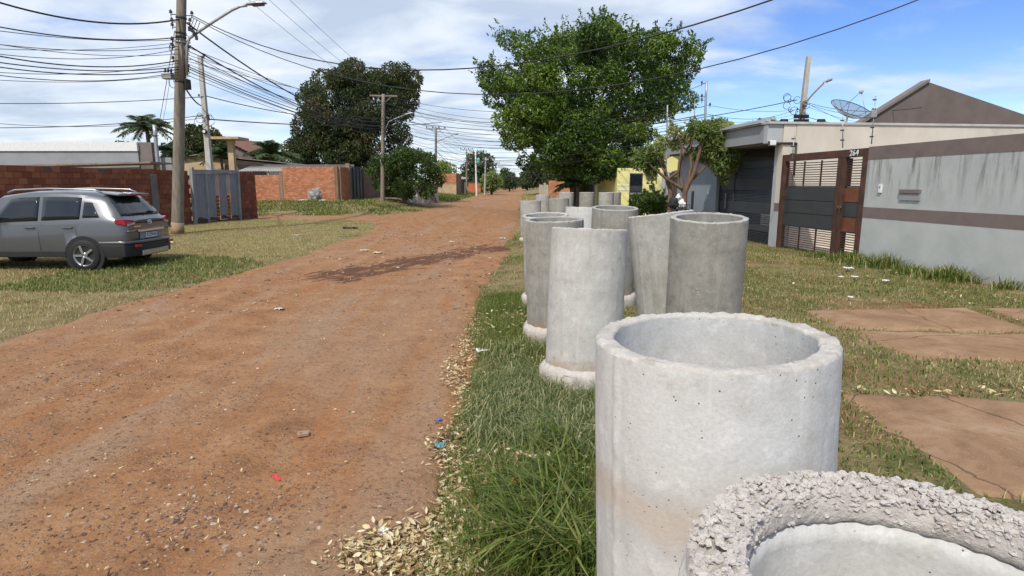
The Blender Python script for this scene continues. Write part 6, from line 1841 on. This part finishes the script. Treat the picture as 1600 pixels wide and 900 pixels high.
for sy in (-1, 1):
    lt_ = MB().add([(-0.025, sy * 0.55, 0.975), (-0.02, sy * 0.57, 1.03), (0.045, sy * 0.80, 1.06), (0.19, sy * 0.895, 1.05), (0.17, sy * 0.895, 0.97), (0.02, sy * 0.80, 0.92),
        (0.08, sy * 0.55, 0.975), (0.08, sy * 0.57, 1.03), (0.15, sy * 0.78, 1.06), (0.22, sy * 0.84, 1.05), (0.22, sy * 0.84, 0.97), (0.12, sy * 0.78, 0.92)],
        [(0, 1, 2, 5), (5, 2, 3, 4), (0, 6, 7, 1), (1, 7, 8, 2), (2, 8, 9, 3), (3, 9, 10, 4), (4, 10, 11, 5), (5, 11, 6, 0)]).build('tail_light', M['light_red'], car, 0.012)
    MB().add([(-0.03, sy * 0.56, 0.955), (0.005, sy * 0.79, 0.915), (0.0, sy * 0.79, 0.955), (-0.03, sy * 0.56, 0.985)], [(0, 1, 2, 3)]).build('clear_lens', M['light_clear'], lt_)
MB().box((-0.03, 0, 0.80), (0.05, 0.98, 0.055)).build('chrome_strip', M['chrome'], car, 0.012)
for sy in (-1, 1): MB().box((-0.005, sy * 0.66, 0.81), (0.06, 0.34, 0.035), (0, 0, sy * 0.12)).build('garnish', M['paint'], car, 0.01)
MB().box((-0.012, 0, 0.695), (0.02, 0.80, 0.16)).build('plate_recess', M['plaster_bluegrey'], car, 0.02)
pl_ = MB().box((-0.03, 0, 0.70), (0.012, 0.40, 0.13)).build('licence_plate', M['white'], car, 0.004)
MB().box((-0.037, 0, 0.753), (0.004, 0.385, 0.022)).build('plate_band', M['plate_blue'], pl_)
o = link('plate_letters', text_mesh('EZZ9G43', 0.098, 0.002, 0.0015), M['plate_ink'], pl_); o.location = (-0.038, 0, 0.69); o.rotation_euler = (math.radians(90), 0, math.radians(-90)); o.scale = (0.82, 1, 1)
em = MB(); em.tube([(-0.02, 0.075 * math.cos(a), 0.965 + 0.042 * math.sin(a)) for a in np.linspace(0, 2 * math.pi, 28)], 0.007, 6)
em.tube([(-0.022, 0.038, 0.938), (-0.022, 0.026, 0.992)], 0.008, 6).tube([(-0.022, -0.026, 0.938), (-0.022, -0.038, 0.992)], 0.008, 6).tube([(-0.022, 0.032, 0.960), (-0.022, -0.032, 0.970)], 0.007, 6)
em.build('emblem', M['chrome'], car)
MB().box((-0.012, 0.47, 0.895), (0.008, 0.24, 0.022)).build('badge', M['chrome'], car)
# side glass, doors, handles, mirrors, roof rails, cladding
for sy in (-1, 1):
    def side(nm, s0, s1, z0, z1, mat, ins0=0.0, ins1=0.0):
        V = []; F = []; nn = 8
        for i in range(nn + 1):
            for j in range(5):
                u = i / nn; v = j / 4
                s = s0 + ins0 * v + (s1 - ins1 * v - s0 - ins0 * v) * u
                sec = body_section(s); b = sec[5]; tp = sec[9]
                fr = z0 + (z1 - z0) * v
                y = b[0] + (tp[0] - b[0]) * fr; z = b[1] + (tp[1] - b[1]) * fr
                V.append((s, sy * (y + 0.012), z))
        for i in range(nn):
            for j in range(4): a = i * 5 + j; F.append((a, a + 5, a + 6, a + 1))
        o = MB().add(V, F, True).build(nm, mat, car); q = o.modifiers.new('thick', 'SOLIDIFY'); q.thickness = 0.015
        return o
    side('side_window', 0.52, 0.86, 0.10, 0.72, M['glass'], 0.18, 0.0)
    side('side_window', 0.92, 1.68, 0.05, 0.90, M['glass'], 0.0, 0.0)
    side('side_window', 1.76, 2.72, 0.05, 0.90, M['glass'], 0.0, 0.38)
    for s0, s1 in ((0.98, 1.72), (1.74, 2.85)):
        V = []; F = []
        for i in range(7):
            s = s0 + (s1 - s0) * i / 6
            if s0 < 1 and s < 1.15: zlo = 0.62
            else: zlo = 0.42
            for z in (zlo, 0.62, 0.80, 0.95):
                sec = body_section(s); ys = [p[0] for p in sec[2:6]]; zs = [p[1] for p in sec[2:6]]
                V.append((s, sy * (float(np.interp(z, zs, ys)) + 0.006), z))
        for i in range(6):
            for j in range(3): a = i * 4 + j; F.append((a, a + 4, a + 5, a + 1))
        dr_ = MB().add(V, F, True).build('door', M['paint'], car)
        MB().box((s0 + 0.16, sy * 0.905, 0.90), (0.20, 0.03, 0.03)).build('handle', M['paint'], dr_, 0.01)
    MB().box((2.15, sy * 0.895, 0.36), (1.85, 0.03, 0.13)).build('sill_cladding', M['car_black'], car, 0.02)
    MB().tube([(0.55, sy * 0.60, 1.60), (0.7, sy * 0.605, 1.66), (1.6, sy * 0.62, 1.685), (2.3, sy * 0.61, 1.655), (2.45, sy * 0.60, 1.60)], 0.018, 8).build('roof_rail', M['rim'], car)
    MB().box((2.62, sy * 1.0, 1.08), (0.14, 0.22, 0.15)).build('mirror', M['paint'], car, 0.03)
    MB().box((4.10, sy * 0.66, 0.80), (0.22, 0.24, 0.13), (0, 0, sy * -0.5)).build('headlight', M['light_clear'], car, 0.03)
MB().box((4.245, 0, 0.66), (0.06, 0.72, 0.24)).build('grille', M['car_black'], car, 0.03)
# ------------------------------------------------------------------ grass, gravel, dry leaves, litter
def blades(name, P, L, W, lean, mat, rng, tone, seg=2, flop=0.5, label=None, azim=None):
    """curved tapering blades: P (n,2) feet, L lengths; seg 1 = triangles"""
    n = len(P)
    z = np.maximum(gz(P[:, 0], P[:, 1]), -9)
    base = np.stack([P[:, 0], P[:, 1], z - 0.01], 1)
    az = rng.uniform(0, 2 * np.pi, n) if azim is None else azim
    h = np.stack([np.cos(az), np.sin(az), np.zeros(n)], 1)
    s = np.stack([-np.sin(az), np.cos(az), np.zeros(n)], 1)
    Ln = L[:, None]; Wd = W[:, None]; le = lean[:, None]
    if seg == 1:
        tip = base + h * Ln * np.sin(le) + np.array([0, 0, 1]) * Ln * np.cos(le)
        V = np.stack([base - s * Wd, base + s * Wd, tip], 1).reshape(-1, 3)
        F = np.arange(n * 3).reshape(-1, 3); R = tone
    else:
        mid = base + h * Ln * 0.5 * np.sin(le * 0.6) + np.array([0, 0, 1]) * Ln * 0.5 * np.cos(le * 0.6)
        l2 = np.minimum(le * 1.6 + flop * 0.4, 2.3)
        tip = mid + h * Ln * 0.5 * np.sin(l2) + np.array([0, 0, 1]) * Ln * 0.5 * np.cos(l2)
        tip[:, 2] = np.maximum(tip[:, 2], z + 0.008)
        V = np.stack([base - s * Wd, base + s * Wd, mid - s * Wd * 0.8, mid + s * Wd * 0.8, tip], 1).reshape(-1, 3)
        b = np.arange(n)[:, None] * 5
        F = np.concatenate([b + np.array([0, 1, 3]), b + np.array([0, 3, 2]), b + np.array([2, 3, 4])], 1).reshape(-1, 3)
        R = np.repeat(tone, 3)
    o = link(name, fast_mesh(name, V, F, False, R), mat)
    tag(o, label, 'grass', kind='stuff')
    return o
def scatter(n, x0, x1, y0, y1, rng, dens=None):
    P = np.stack([rng.uniform(x0, x1, n), rng.uniform(y0, y1, n)], 1)
    keep = road_sd(P[:, 0], P[:, 1]) < 0.02
    for (bx, by, R) in PIPE_XY: keep &= ((P[:, 0] - bx) ** 2 + (P[:, 1] - by) ** 2) > (R + 0.05) ** 2
    for s in SLABS:
        inside = np.ones(n, bool)
        for i in range(4):
            a, b = s[i], s[(i + 1) % 4]
            inside &= ((b[0] - a[0]) * (P[:, 1] - a[1]) - (b[1] - a[1]) * (P[:, 0] - a[0])) > 0.16
        keep &= ~inside
    if dens is not None: keep &= rng.random(n) < dens(P[:, 0], P[:, 1])
    return P[keep]
rng = np.random.default_rng(77)
# lush near strip between road and pipes
P = scatter(105000, -0.7, 1.4, 1.4, 9.5, rng, lambda x, y: np.clip(0.15 + 1.5 * fbm(x * 1.4, y * 1.4, 7, 3) - 0.35, 0.05, 1) * np.clip((xr(y) * -1 + x + 0.12) / 0.25, 0, 1))
n = len(P)
blades('verge_grass', P, rng.uniform(0.05, 0.17, n) * (0.7 + 0.6 * fbm(P[:, 0], P[:, 1], 4, 2)), rng.uniform(0.0015, 0.0035, n), rng.uniform(0.1, 1.0, n), M['grass_lush'], rng,
       np.clip(rng.random(n) * 0.75 + 0.35 * (fbm(P[:, 0] * 2, P[:, 1] * 2, 12, 3) - 0.3), 0, 1), 2, 0.6, 'fresh green grass on the strip between dirt road and pipes')
# tall tussocks beside the big pipe
P = []
for (cx, cy, r, k) in ((0.20, 2.75, 0.15, 330), (0.12, 2.45, 0.13, 240), (0.25, 3.10, 0.13, 200), (0.04, 3.0, 0.16, 110), (0.28, 2.35, 0.12, 200), (-0.04, 2.6, 0.12, 90), (0.30, 3.6, 0.14, 80)):
    P.append(np.array([cx, cy]) + rng.normal(size=(k, 2)) * r * 0.6)
P = np.concatenate(P); n = len(P)
k = np.ones(n, bool)
for (bx, by, R) in PIPE_XY: k &= ((P[:, 0] - bx) ** 2 + (P[:, 1] - by) ** 2) > (R + 0.03) ** 2
P = P[k]; n = len(P)
blades('tall_grass', P, rng.uniform(0.16, 0.52, n), rng.uniform(0.0025, 0.0085, n), rng.uniform(0.1, 0.9, n), M['grass_lush'], rng, np.clip(rng.random(n) * 0.8, 0, 1), 2, 1.3, 'tall arching grass tussocks against the big pale pipe', np.where(rng.random(n) < 0.55, rng.uniform(2.2, 4.4, n), rng.uniform(0, 6.28, n)))
# flattened grey green mat
P = scatter(17000, -0.35, 1.1, 3.5, 6.2, rng, lambda x, y: np.clip(1.6 * fbm(x * 2, y * 2, 33, 3) - 0.3, 0, 1) * np.clip((x + 0.35) / 0.2, 0, 1))
n = len(P)
blades('matted_grass', P, rng.uniform(0.15, 0.42, n), rng.uniform(0.0018, 0.0038, n), rng.uniform(0.7, 1.35, n), M['grass_mat'], rng, rng.random(n), 2, 1.2, 'trampled grey green grass lying flat in front of the pale seamed pipe')
# right lawn
P = scatter(170000, -0.6, 8.0, 3.0, 22, rng, lambda x, y: np.clip(2.4 * fbm(x * 0.7, y * 0.7, 51, 4) - 0.42, 0.05, 1))
n = len(P)
mixd = fbm(P[:, 0] * 0.6, P[:, 1] * 0.6, 88, 3)
g1 = (mixd + rng.normal(size=n) * 0.08) < 0.74
for sel, mt, nm, lab in ((g1, 'grass_lush', 'lawn_grass', 'short green grass between the pipes and the houses on the right'), (~g1, 'grass_dry', 'dry_lawn_grass', 'straw coloured dry grass between the pipes and the right houses')):
    Q = P[sel]; m = len(Q)
    blades(nm, Q, rng.uniform(0.035, 0.10, m), rng.uniform(0.003, 0.006, m), rng.uniform(0.2, 1.2, m), M[mt], rng, np.clip(rng.random(m), 0, 1), 2, 0.7, lab)
# weeds along the teal wall
uc = rng.uniform(2.0, 7.2, 26); u = uc[rng.integers(0, 26, 2600)] + rng.normal(size=2600) * 0.13; offw = -np.abs(rng.normal(size=2600)) * 0.28 - 0.03
P = np.stack([RO.x + RU.x * u - RU.y * offw * 1.0 * -1 * -1, RO.y + RU.y * u + RU.x * offw], 1)
P[:, 0] = RO.x + RU.x * u + offw
n = len(P)
blades('wall_weeds', P, rng.uniform(0.06, 0.20, n) * (0.4 + 2.2 * fbm(u * 1.3, u * 0 + 2, 6, 2)) , rng.uniform(0.006, 0.012, n), rng.uniform(0.1, 0.8, n), M['grass_lush'], rng, rng.random(n), 2, 0.8, 'straggly weeds along the foot of the teal wall and rusty gate')
# left verge: dry short turf with green patch by the car
P = scatter(330000, -16, -5.0, 5.0, 31.5, rng, lambda x, y: np.clip(2.0 * fbm(x * 0.6, y * 0.6, 64, 4) - 0.28, 0.15, 1))
gm = np.exp(-(((P[:, 0] + 7.2) / 2.6) ** 2 + ((P[:, 1] - 11.8) / 3.2) ** 2)) + 0.45 * (fbm(P[:, 0] * 0.8, P[:, 1] * 0.8, 90, 3) - 0.5)
g1 = gm > 0.50
for sel, mt, nm, lab, h0, h1 in ((g1, 'grass_lush', 'verge_grass', 'green grass around the parked car', 0.05, 0.15), (~g1, 'grass_dry', 'dry_verge_grass', 'short straw yellow turf on the left corner before the brick wall', 0.03, 0.085)):
    Q = P[sel]; m = len(Q)
    blades(nm, Q, rng.uniform(h0, h1, m), rng.uniform(0.004, 0.008, m), rng.uniform(0.2, 1.2, m), M[mt], rng, rng.random(m), 1 if mt == 'grass_dry' else 2, 0.7, lab)
# green bank across the side street
P = scatter(60000, -26, -6.2, 34.2, 48, rng, lambda x, y: np.clip(3.2 * fbm(x * 0.45, y * 0.45, 102, 3) - 1.05, 0.0, 1) * np.clip((42.5 - y) / 2.0, 0.12, 1))
n = len(P)
blades('bank_grass', P, rng.uniform(0.07, 0.24, n), rng.uniform(0.012, 0.022, n), rng.uniform(0.1, 0.9, n), M['grass_lush'], rng, np.clip(rng.random(n) * 1.02, 0, 1), 2, 0.6, 'green grass bank in front of the orange brick wall')
P = scatter(40000, -22, -6.0, 62, 130, rng, lambda x, y: np.clip(2.2 * fbm(x * 0.2, y * 0.2, 120, 3) - 0.3, 0.1, 1))
n = len(P)
blades('far_grass', P, rng.uniform(0.15, 0.45, n), rng.uniform(0.03, 0.06, n), rng.uniform(0.1, 0.9, n), M['grass_lush'], rng, rng.random(n) * 0.85, 1, 0.6, 'grass in front of the far brick and plaster building')
P = scatter(26000, 0.5, 7.5, 19, 110, rng, lambda x, y: np.clip(1.9 * fbm(x * 0.4, y * 0.2, 140, 3) - 0.4, 0.02, 1))
n = len(P)
blades('far_verge_grass', P, rng.uniform(0.08, 0.30, n), rng.uniform(0.012, 0.03, n), rng.uniform(0.1, 0.9, n), M['grass_dry'], rng, rng.random(n) * 0.8, 1, 0.6, 'dry grass along the far right verge')

# gravel on the road
def t_attr_mat(name, stops, bump=0.5):
    t = NT(name); a = t.node('ShaderNodeAttribute', attribute_name='rnd')
    t.color(t.ramp(a.outputs['Fac'], stops)).rough(0.95).spec(0.15)
    t.bump(t.noise(t.pos(), 60, 4, 0.6), bump, 0.01); return t.m
M['gravel'] = t_attr_mat('road_gravel', [(0.0, (0.10, 0.060, 0.042)), (0.45, (0.20, 0.115, 0.075)), (0.75, (0.28, 0.185, 0.13)), (0.95, (0.37, 0.28, 0.21)), (1.0, (0.55, 0.47, 0.38))])
SVlow = []
for s in range(6):
    rr = np.random.default_rng(s)
    v = np.array([(1, 0, 0), (-1, 0, 0), (0, 1, 0), (0, -1, 0), (0, 0, 0.7), (0, 0, -0.6)], float) * rr.uniform(0.65, 1.15, (6, 1)) + rr.normal(size=(6, 3)) * 0.15
    f = np.array([(0, 2, 4), (2, 1, 4), (1, 3, 4), (3, 0, 4), (2, 0, 5), (1, 2, 5), (3, 1, 5), (0, 3, 5)])
    SVlow.append((v, f))
def gravel(name, n, sampler, smin, smax, label, hi=False):
    P = sampler(n); n = len(P)
    z = np.maximum(road_z(P[:, 0], P[:, 1]), gz(P[:, 0], P[:, 1]))
    sz = smin + (smax - smin) * rng.random(n) ** 2.6
    lib = SV if hi else SVlow
    Vs, Fs, Rs = [], [], []; off = 0
    pick = rng.integers(0, len(lib), n); ang = rng.uniform(0, 6.28, n); fl = rng.uniform(0.4, 0.8, n)
    for i in range(n):
        v, f = lib[pick[i]]; c, s = math.cos(ang[i]), math.sin(ang[i])
        Rm_ = np.array([[c, -s, 0], [s, c, 0], [0, 0, fl[i]]])
        Vs.append(v @ Rm_.T * sz[i] + np.array([P[i, 0], P[i, 1], z[i] + sz[i] * 0.12])); Fs.append(f + off); off += len(v); Rs.append(np.full(len(f), rng.random()))
    o = link(name, fast_mesh(name, np.concatenate(Vs), np.concatenate(Fs), False, np.concatenate(Rs)), M['gravel']); tag(o, label, 'gravel', kind='stuff')
def road_pts(x0, x1, y0, y1, clus):
    def f(n):
        P = np.stack([rng.uniform(x0, x1, n), y0 * (y1 / y0) ** rng.random(n)], 1)
        w = np.clip(2.2 * fbm(P[:, 0] * clus, P[:, 1] * clus * 0.6, 201, 4) - 0.65, 0.03, 1)
        return P[(rng.random(n) < w) & (road_sd(P[:, 0], P[:, 1]) > -0.15)]
    return f
gravel('road_gravel', 34000, road_pts(-6.2, 0.2, 2.0, 14, 0.8), 0.002, 0.016, 'loose gravel scattered over the red dirt road')
gravel('coarse_road_gravel', 9000, road_pts(-7, 2.0, 8, 40, 0.5), 0.010, 0.05, 'coarser loose stones further along the dirt road')
def heap(cx, cy, r):
    return lambda n: np.array([cx, cy]) + rng.normal(size=(n, 2)) * np.array([r, r * 0.55])
gravel('gravel_heap', 800, heap(-1.62, 2.95, 0.30), 0.002, 0.015, 'small spread of broken stones on the road at the lower left', True)
gravel('gravel_heap', 700, heap(-3.9, 5.2, 0.6), 0.002, 0.015, 'thin spread of broken stones near the left edge of the road', True)

# dry leaves
def leaf_scatter(name, P, L, label, mat='leaf_dry', zoff=0.006, pile=None):
    n = len(P)
    z = np.maximum(road_z(P[:, 0], P[:, 1]), gz(P[:, 0], P[:, 1])) + zoff + rng.random(n) * (0.02 if pile is None else pile)
    C = np.stack([P[:, 0], P[:, 1], z], 1)
    t = np.stack([np.cos(a := rng.uniform(0, 6.28, n)), np.sin(a), rng.normal(size=n) * 0.35], 1); t /= np.linalg.norm(t, axis=1)[:, None]
    up = np.stack([rng.normal(size=n) * 0.45, rng.normal(size=n) * 0.45, np.ones(n)], 1)
    s = np.cross(t, up); s /= np.linalg.norm(s, axis=1)[:, None]; nn = np.cross(s, t)
    Ls = (L * rng.uniform(0.25, 1.45, n))[:, None]; Ws = Ls * rng.uniform(0.10, 0.46, n)[:, None]; cu = rng.uniform(-0.3, 0.9, n)[:, None]
    rows = []
    for u, wd in ((-0.5, 0.0), (-0.2, 0.85), (0.15, 1.0), (0.5, 0.0)):
        c = C + t * Ls * u + nn * Ls * cu * (u * u * 4) * 0.35
        if wd == 0: rows.append(c[:, None, :])
        else: rows.append(np.stack([c - s * Ws * wd * 0.5 + nn * Ws * cu * 0.8, c, c + s * Ws * wd * 0.5 + nn * Ws * cu * 0.8], 1))
    V = np.concatenate(rows, 1).reshape(-1, 3)                # 8 verts a leaf
    b = np.arange(n)[:, None] * 8
    tri = [(0, 1, 2), (0, 2, 3), (1, 4, 5), (1, 5, 2), (2, 5, 6), (2, 6, 3), (4, 7, 5), (5, 7, 6)]
    F = np.concatenate([b + np.array(q) for q in tri], 1).reshape(-1, 3)
    o = link(name, fast_mesh(name, V, F, True, np.repeat(rng.random(n), 8)), M[mat]); tag(o, label, 'leaves', kind='stuff')
k = 3600
yy = 2.2 + rng.random(k) ** 1.6 * 6.0
P = np.stack([xr(yy) + (fbm(yy * 2.1, yy * 0 + 3.3, 15, 3) - 0.5) * 0.5 + rng.normal(size=k) * 0.07 + 0.02 + (rng.random(k) - 0.6) * 0.12, yy], 1)
leaf_scatter('leaf_litter', P, 0.042, 'band of dry cream leaves along the edge between road and grass')
P = np.concatenate([np.array([-0.42, 2.62]) + rng.normal(size=(1500, 2)) * np.array([0.14, 0.13]), np.array([-0.66, 2.60]) + rng.normal(size=(420, 2)) * np.array([0.10, 0.07]), np.array([-0.30, 2.95]) + rng.normal(size=(600, 2)) * np.array([0.07, 0.20])])
leaf_scatter('leaf_drift', P, 0.047, 'thick drift of dry cream leaves at the bottom edge of the road', pile=0.04)
P = np.stack([rng.uniform(-0.4, 0.9, 700), rng.uniform(2.2, 8.5, 700)], 1)
leaf_scatter('fallen_leaves', P, 0.055, 'dry leaves lying on the grass beside the pipes', zoff=0.05)
P = scatter(900, 1.5, 7.8, 4.0, 14, rng, lambda x, y: np.clip(2.4 * fbm(x * 0.8, y * 0.8, 230, 3) - 0.8, 0.05, 1))
leaf_scatter('lawn_leaves', P, 0.06, 'dry leaves scattered over the lawn on the right', zoff=0.04)
P = np.concatenate([np.stack([rng.uniform(2.6, 5.6, 150), 4.80 - 0.10 * rng.random(150) - 0.0 + rng.normal(size=150) * 0.06], 1)])
leaf_scatter('slab_edge_leaves', P, 0.06, 'line of dry leaves where the grass meets the nearest red slab', zoff=0.05)
P = road_pts(-6, 0.0, 2.2, 12, 1.3)(2600)
leaf_scatter('road_leaf_bits', P, 0.026, 'bits of dry leaf and straw strewn over the dirt road')

# individual litter
def crumple(name, px, py, size, mat, label, cat, seed, flat=0.35, z=0.0, rot=0.0, asp=1.0):
    p = gd(px, py); n = 10; V = []; F = []
    for i in range(n + 1):
        for j in range(n + 1):
            x, y = (i / n - .5), (j / n - .5)
            q = Vector((x * 4, y * 4, seed))
            V.append((x * size + mnoise.noise(q) * size * 0.25, y * size * asp + mnoise.noise(q + Vector((9, 0, 0))) * size * 0.2 * asp, abs(mnoise.noise(q * 1.3)) * size * flat + 0.006))
    for i in range(n):
        for j in range(n): a = i * (n + 1) + j; F.append((a, a + n + 1, a + n + 2, a + 1))
    o = MB().add(V, F, True).build(name, mat); o.location = (p.x, p.y, rz(p.x, p.y) + z); o.rotation_euler = (0, 0, rot)
    m_ = o.modifiers.new('thick', 'SOLIDIFY'); m_.thickness = 0.0015
    tag(o, label, cat); return o
red = simple('red_plastic', (0.62, 0.055, 0.06), (0.50, 0.04, 0.045), 9, 0.4, 0.05)
teal_p = simple('teal_plastic', (0.12, 0.30, 0.33), (0.09, 0.22, 0.25), 9, 0.4, 0.1)
blue_p = simple('blue_plastic', (0.06, 0.20, 0.50), (0.05, 0.15, 0.40), 9, 0.4, 0.1)
wht = simple('white_litter', (0.75, 0.75, 0.74), (0.62, 0.62, 0.60), 9, 0.5, 0.1)
cardb = simple('pale_cardboard', (0.55, 0.42, 0.29), (0.42, 0.31, 0.20), 9, 0.9, 0.2)
brownp = simple('brown_rag', (0.11, 0.065, 0.05), (0.07, 0.04, 0.03), 9, 0.9, 0.3)
crumple('red_strip', 432, 748, 0.12, red, 'red plastic strip lying on the dirt road', 'litter', 1, 0.10, 0, -0.75, 0.25)
crumple('plastic_scrap', 686, 704, 0.075, teal_p, 'crumpled teal plastic scrap at the edge of the grass', 'litter', 2, 0.6)
crumple('plastic_scrap', 686, 663, 0.04, blue_p, 'tiny blue plastic scrap above the teal one at the grass edge', 'litter', 3, 0.5)
crumple('rag', 696, 690, 0.10, brownp, 'dark brown rag just behind the teal plastic scrap', 'rag', 4, 0.4)
crumple('paper_scrap', 600, 851, 0.05, wht, 'white paper scrap in the leaf drift at the bottom', 'paper', 5, 0.5, 0.03)
crumple('cardboard_piece', 772, 862, 0.13, cardb, 'crumpled pale cardboard piece in the tall grass at the bottom', 'cardboard', 6, 0.4, 0.07, 0.2, 0.5)
crumple('cardboard_piece', 790, 888, 0.11, cardb, 'torn brown cardboard scrap lowest in the grass at the bottom edge', 'cardboard', 7, 0.4, 0.05, 0.6, 0.7)
crumple('paper_scrap', 754, 555, 0.13, wht, 'pale torn paper in the grass left of the seamed pipe foot', 'paper', 8, 0.3, 0.05, 0.3, 0.5)
crumple('orange_leaf', 806, 793, 0.05, simple('orange_leaf', (0.55, 0.24, 0.07), (0.42, 0.16, 0.05), 9, 0.8, 0.1), 'orange curled leaf on the green grass', 'leaf', 9, 0.5, 0.10)
crumple('long_leaf', 822, 741, 0.14, cardb, 'long pale tan leaf lying across the grass', 'leaf', 10, 0.2, 0.07, -0.5, 0.22)
for k, (px, py, s, lab) in enumerate(((1325, 428, 0.15, 'white plastic bag scrap among weeds below the teal wall'), (1313, 441, 0.07, 'small white scrap just below the white bag on the lawn'), (1328, 474, 0.07, 'crumpled white paper beside the far red slab'), (1383, 449, 0.10, 'white scrap in the grass at the right under the teal wall'), (1335, 441, 0.1, 'thin white sliver right of the small scrap on the lawn'))):
    crumple('plastic_scrap', px, py, s, wht, lab, 'litter', 20 + k, 0.4, 0.06)
crumple('paper_scrap', 266, 385, 0.16, wht, 'white scrap on the grass beside the car bumper', 'paper', 30, 0.5, 0.06)
crumple('plastic_scrap', 928, 0 + 383, 0.01, wht, 'x', 'litter', 31) if False else None
for k, (px, py, s, lab) in enumerate(((785, 375, 0.22, 'white litter heap where the damp streak meets the right verge'), (706, 381, 0.18, 'pale yellowish litter on the road above the damp streak'), (570, 394, 0.22, 'flat pale piece of rubble on the left of the road'), (590, 399, 0.2, 'second flat pale piece of rubble right of the first'), (463, 371, 0.22, 'white scrap on the dry turf of the left corner'), (437, 486, 0.12, 'pale crushed lump in the road below the damp streak'))):
    crumple('rubble_scrap', px, py, s, simple('pale_rubble', (0.58, 0.50, 0.38), (0.46, 0.38, 0.27), 9, 0.9, 0.2), lab, 'rubble', 40 + k, 0.3)
# broken piece of hollow brick with a round hole
p = gd(474, 683)
bk = empty('brick_shard', (p.x, p.y, rz(p.x, p.y) + 0.012), 0.3, 'flat brownish tile shard with a round hole on the road', 'shard')
ring_ = []
n = 20
V = []; F = []
for z in (0.0, 0.018):
    for k in range(n):
        a = 2 * math.pi * k / n; V.append((0.010 * math.cos(a) - 0.012, 0.010 * math.sin(a), z))
    for k in range(n):
        a = 2 * math.pi * k / n; c, s = math.cos(a), math.sin(a); q = 0.04 / max(abs(c), abs(s) * 1.25)
        V.append((q * c, q * s, z))
for k in range(n):
    k2 = (k + 1) % n
    F += [(2 * n + k, 2 * n + k2, 3 * n + k2, 3 * n + k), (k, n + k, n + k2, k2), (n + k, 3 * n + k, 3 * n + k2, n + k2), (k, k2, 2 * n + k2, 2 * n + k)]
MB().add(V, F).build('shard', simple('tan_shard', (0.36, 0.24, 0.15), (0.26, 0.16, 0.10), 9), bk)
# black debris at the corner of the dry turf
crumple('black_debris', 547, 360, 0.5, M['black'], 'strip of black debris at the tip of the dry turf', 'debris', 60, 0.25, 0.02, 0.3, 0.25)
# a motorcycle's white and red front shows over the leaning pipe
# sparse weeds sprouting on the road's right half
P = np.concatenate([np.array(gd(px, py)[:2]) + rng.normal(size=(k, 2)) * np.array([sx, sy]) for px, py, k, sx, sy in ((640, 600, 60, .10, .06), (655, 612, 50, .07, .05), (630, 690, 60, .14, .08), (590, 770, 60, .16, .10), (430, 870, 90, .08, .05), (470, 855, 60, .07, .04), (560, 720, 40, .15, .1), (700, 520, 60, .12, .2), (640, 830, 50, .1, .05))])
n = len(P)
blades('road_weeds', P, rng.uniform(0.015, 0.05, n), rng.uniform(0.0015, 0.003, n), rng.uniform(0.3, 1.2, n), M['grass_lush'], rng, rng.random(n) * 0.8, 2, 0.8, 'tiny weeds sprouting on the right half of the dirt road')
# raised rubbish tray with bags beside the pruned tree
tp = at(1058, 330, 17.6); tp.z = gz1(tp.x, 17.6)
bs = empty('bin_stand', tp, 0.2, 'raised metal rubbish tray beside the pruned tree', 'bin')
MB().tube([(0, 0, -0.2), (0, 0, 1.0)], 0.03, 8).build('post', M['dark_metal'], bs)
trm = MB().bx(-0.28, 0.28, -0.2, 0.2, 1.0, 1.02)
for k in range(9): trm.bx(-0.28 + k * 0.07 - 0.005, -0.28 + k * 0.07 + 0.005, -0.2, -0.19, 1.02, 1.14).bx(-0.28 + k * 0.07 - 0.005, -0.28 + k * 0.07 + 0.005, 0.19, 0.2, 1.02, 1.14)
trm.bx(-0.29, 0.29, -0.205, -0.195, 1.14, 1.16).bx(-0.29, 0.29, 0.195, 0.205, 1.14, 1.16).build('tray', M['dark_metal'], bs)
def bag(dx, dz, r, mat, label, seed):
    bm_ = bmesh.new(); bmesh.ops.create_icosphere(bm_, subdivisions=4, radius=r)
    for v in bm_.verts:
        q = v.co / r
        k = 1 + mnoise.noise(q * 2 + Vector((seed, 0, 0))) * 0.25 + mnoise.noise(q * 6 + Vector((seed, 3, 0))) * 0.10
        v.co = Vector((q.x * r, q.y * r * 0.9, q.z * r * (0.8 if q.z < 0 else 1.0 + 0.5 * max(0, q.z - 0.75) * 4))) * k
    me = bpy.data.meshes.new('rubbish_bag'); bm_.to_mesh(me); bm_.free()
    o = link('rubbish_bag', me, mat); o.location = tp + Vector((dx, 0, dz)); tag(o, label, 'rubbish bag', 'rubbish bags on the tray')
    for p in me.polygons: p.use_smooth = True
bag(-0.12, 1.16, 0.16, M['black'], 'black rubbish bag on the tray beside the pruned tree', 2)
bag(0.12, 1.13, 0.13, wht, 'white rubbish bag on the tray beside the pruned tree', 5)
bag(0.02, 1.36, 0.075, wht, 'small white bag on top of the rubbish heap beside the pruned tree', 8)
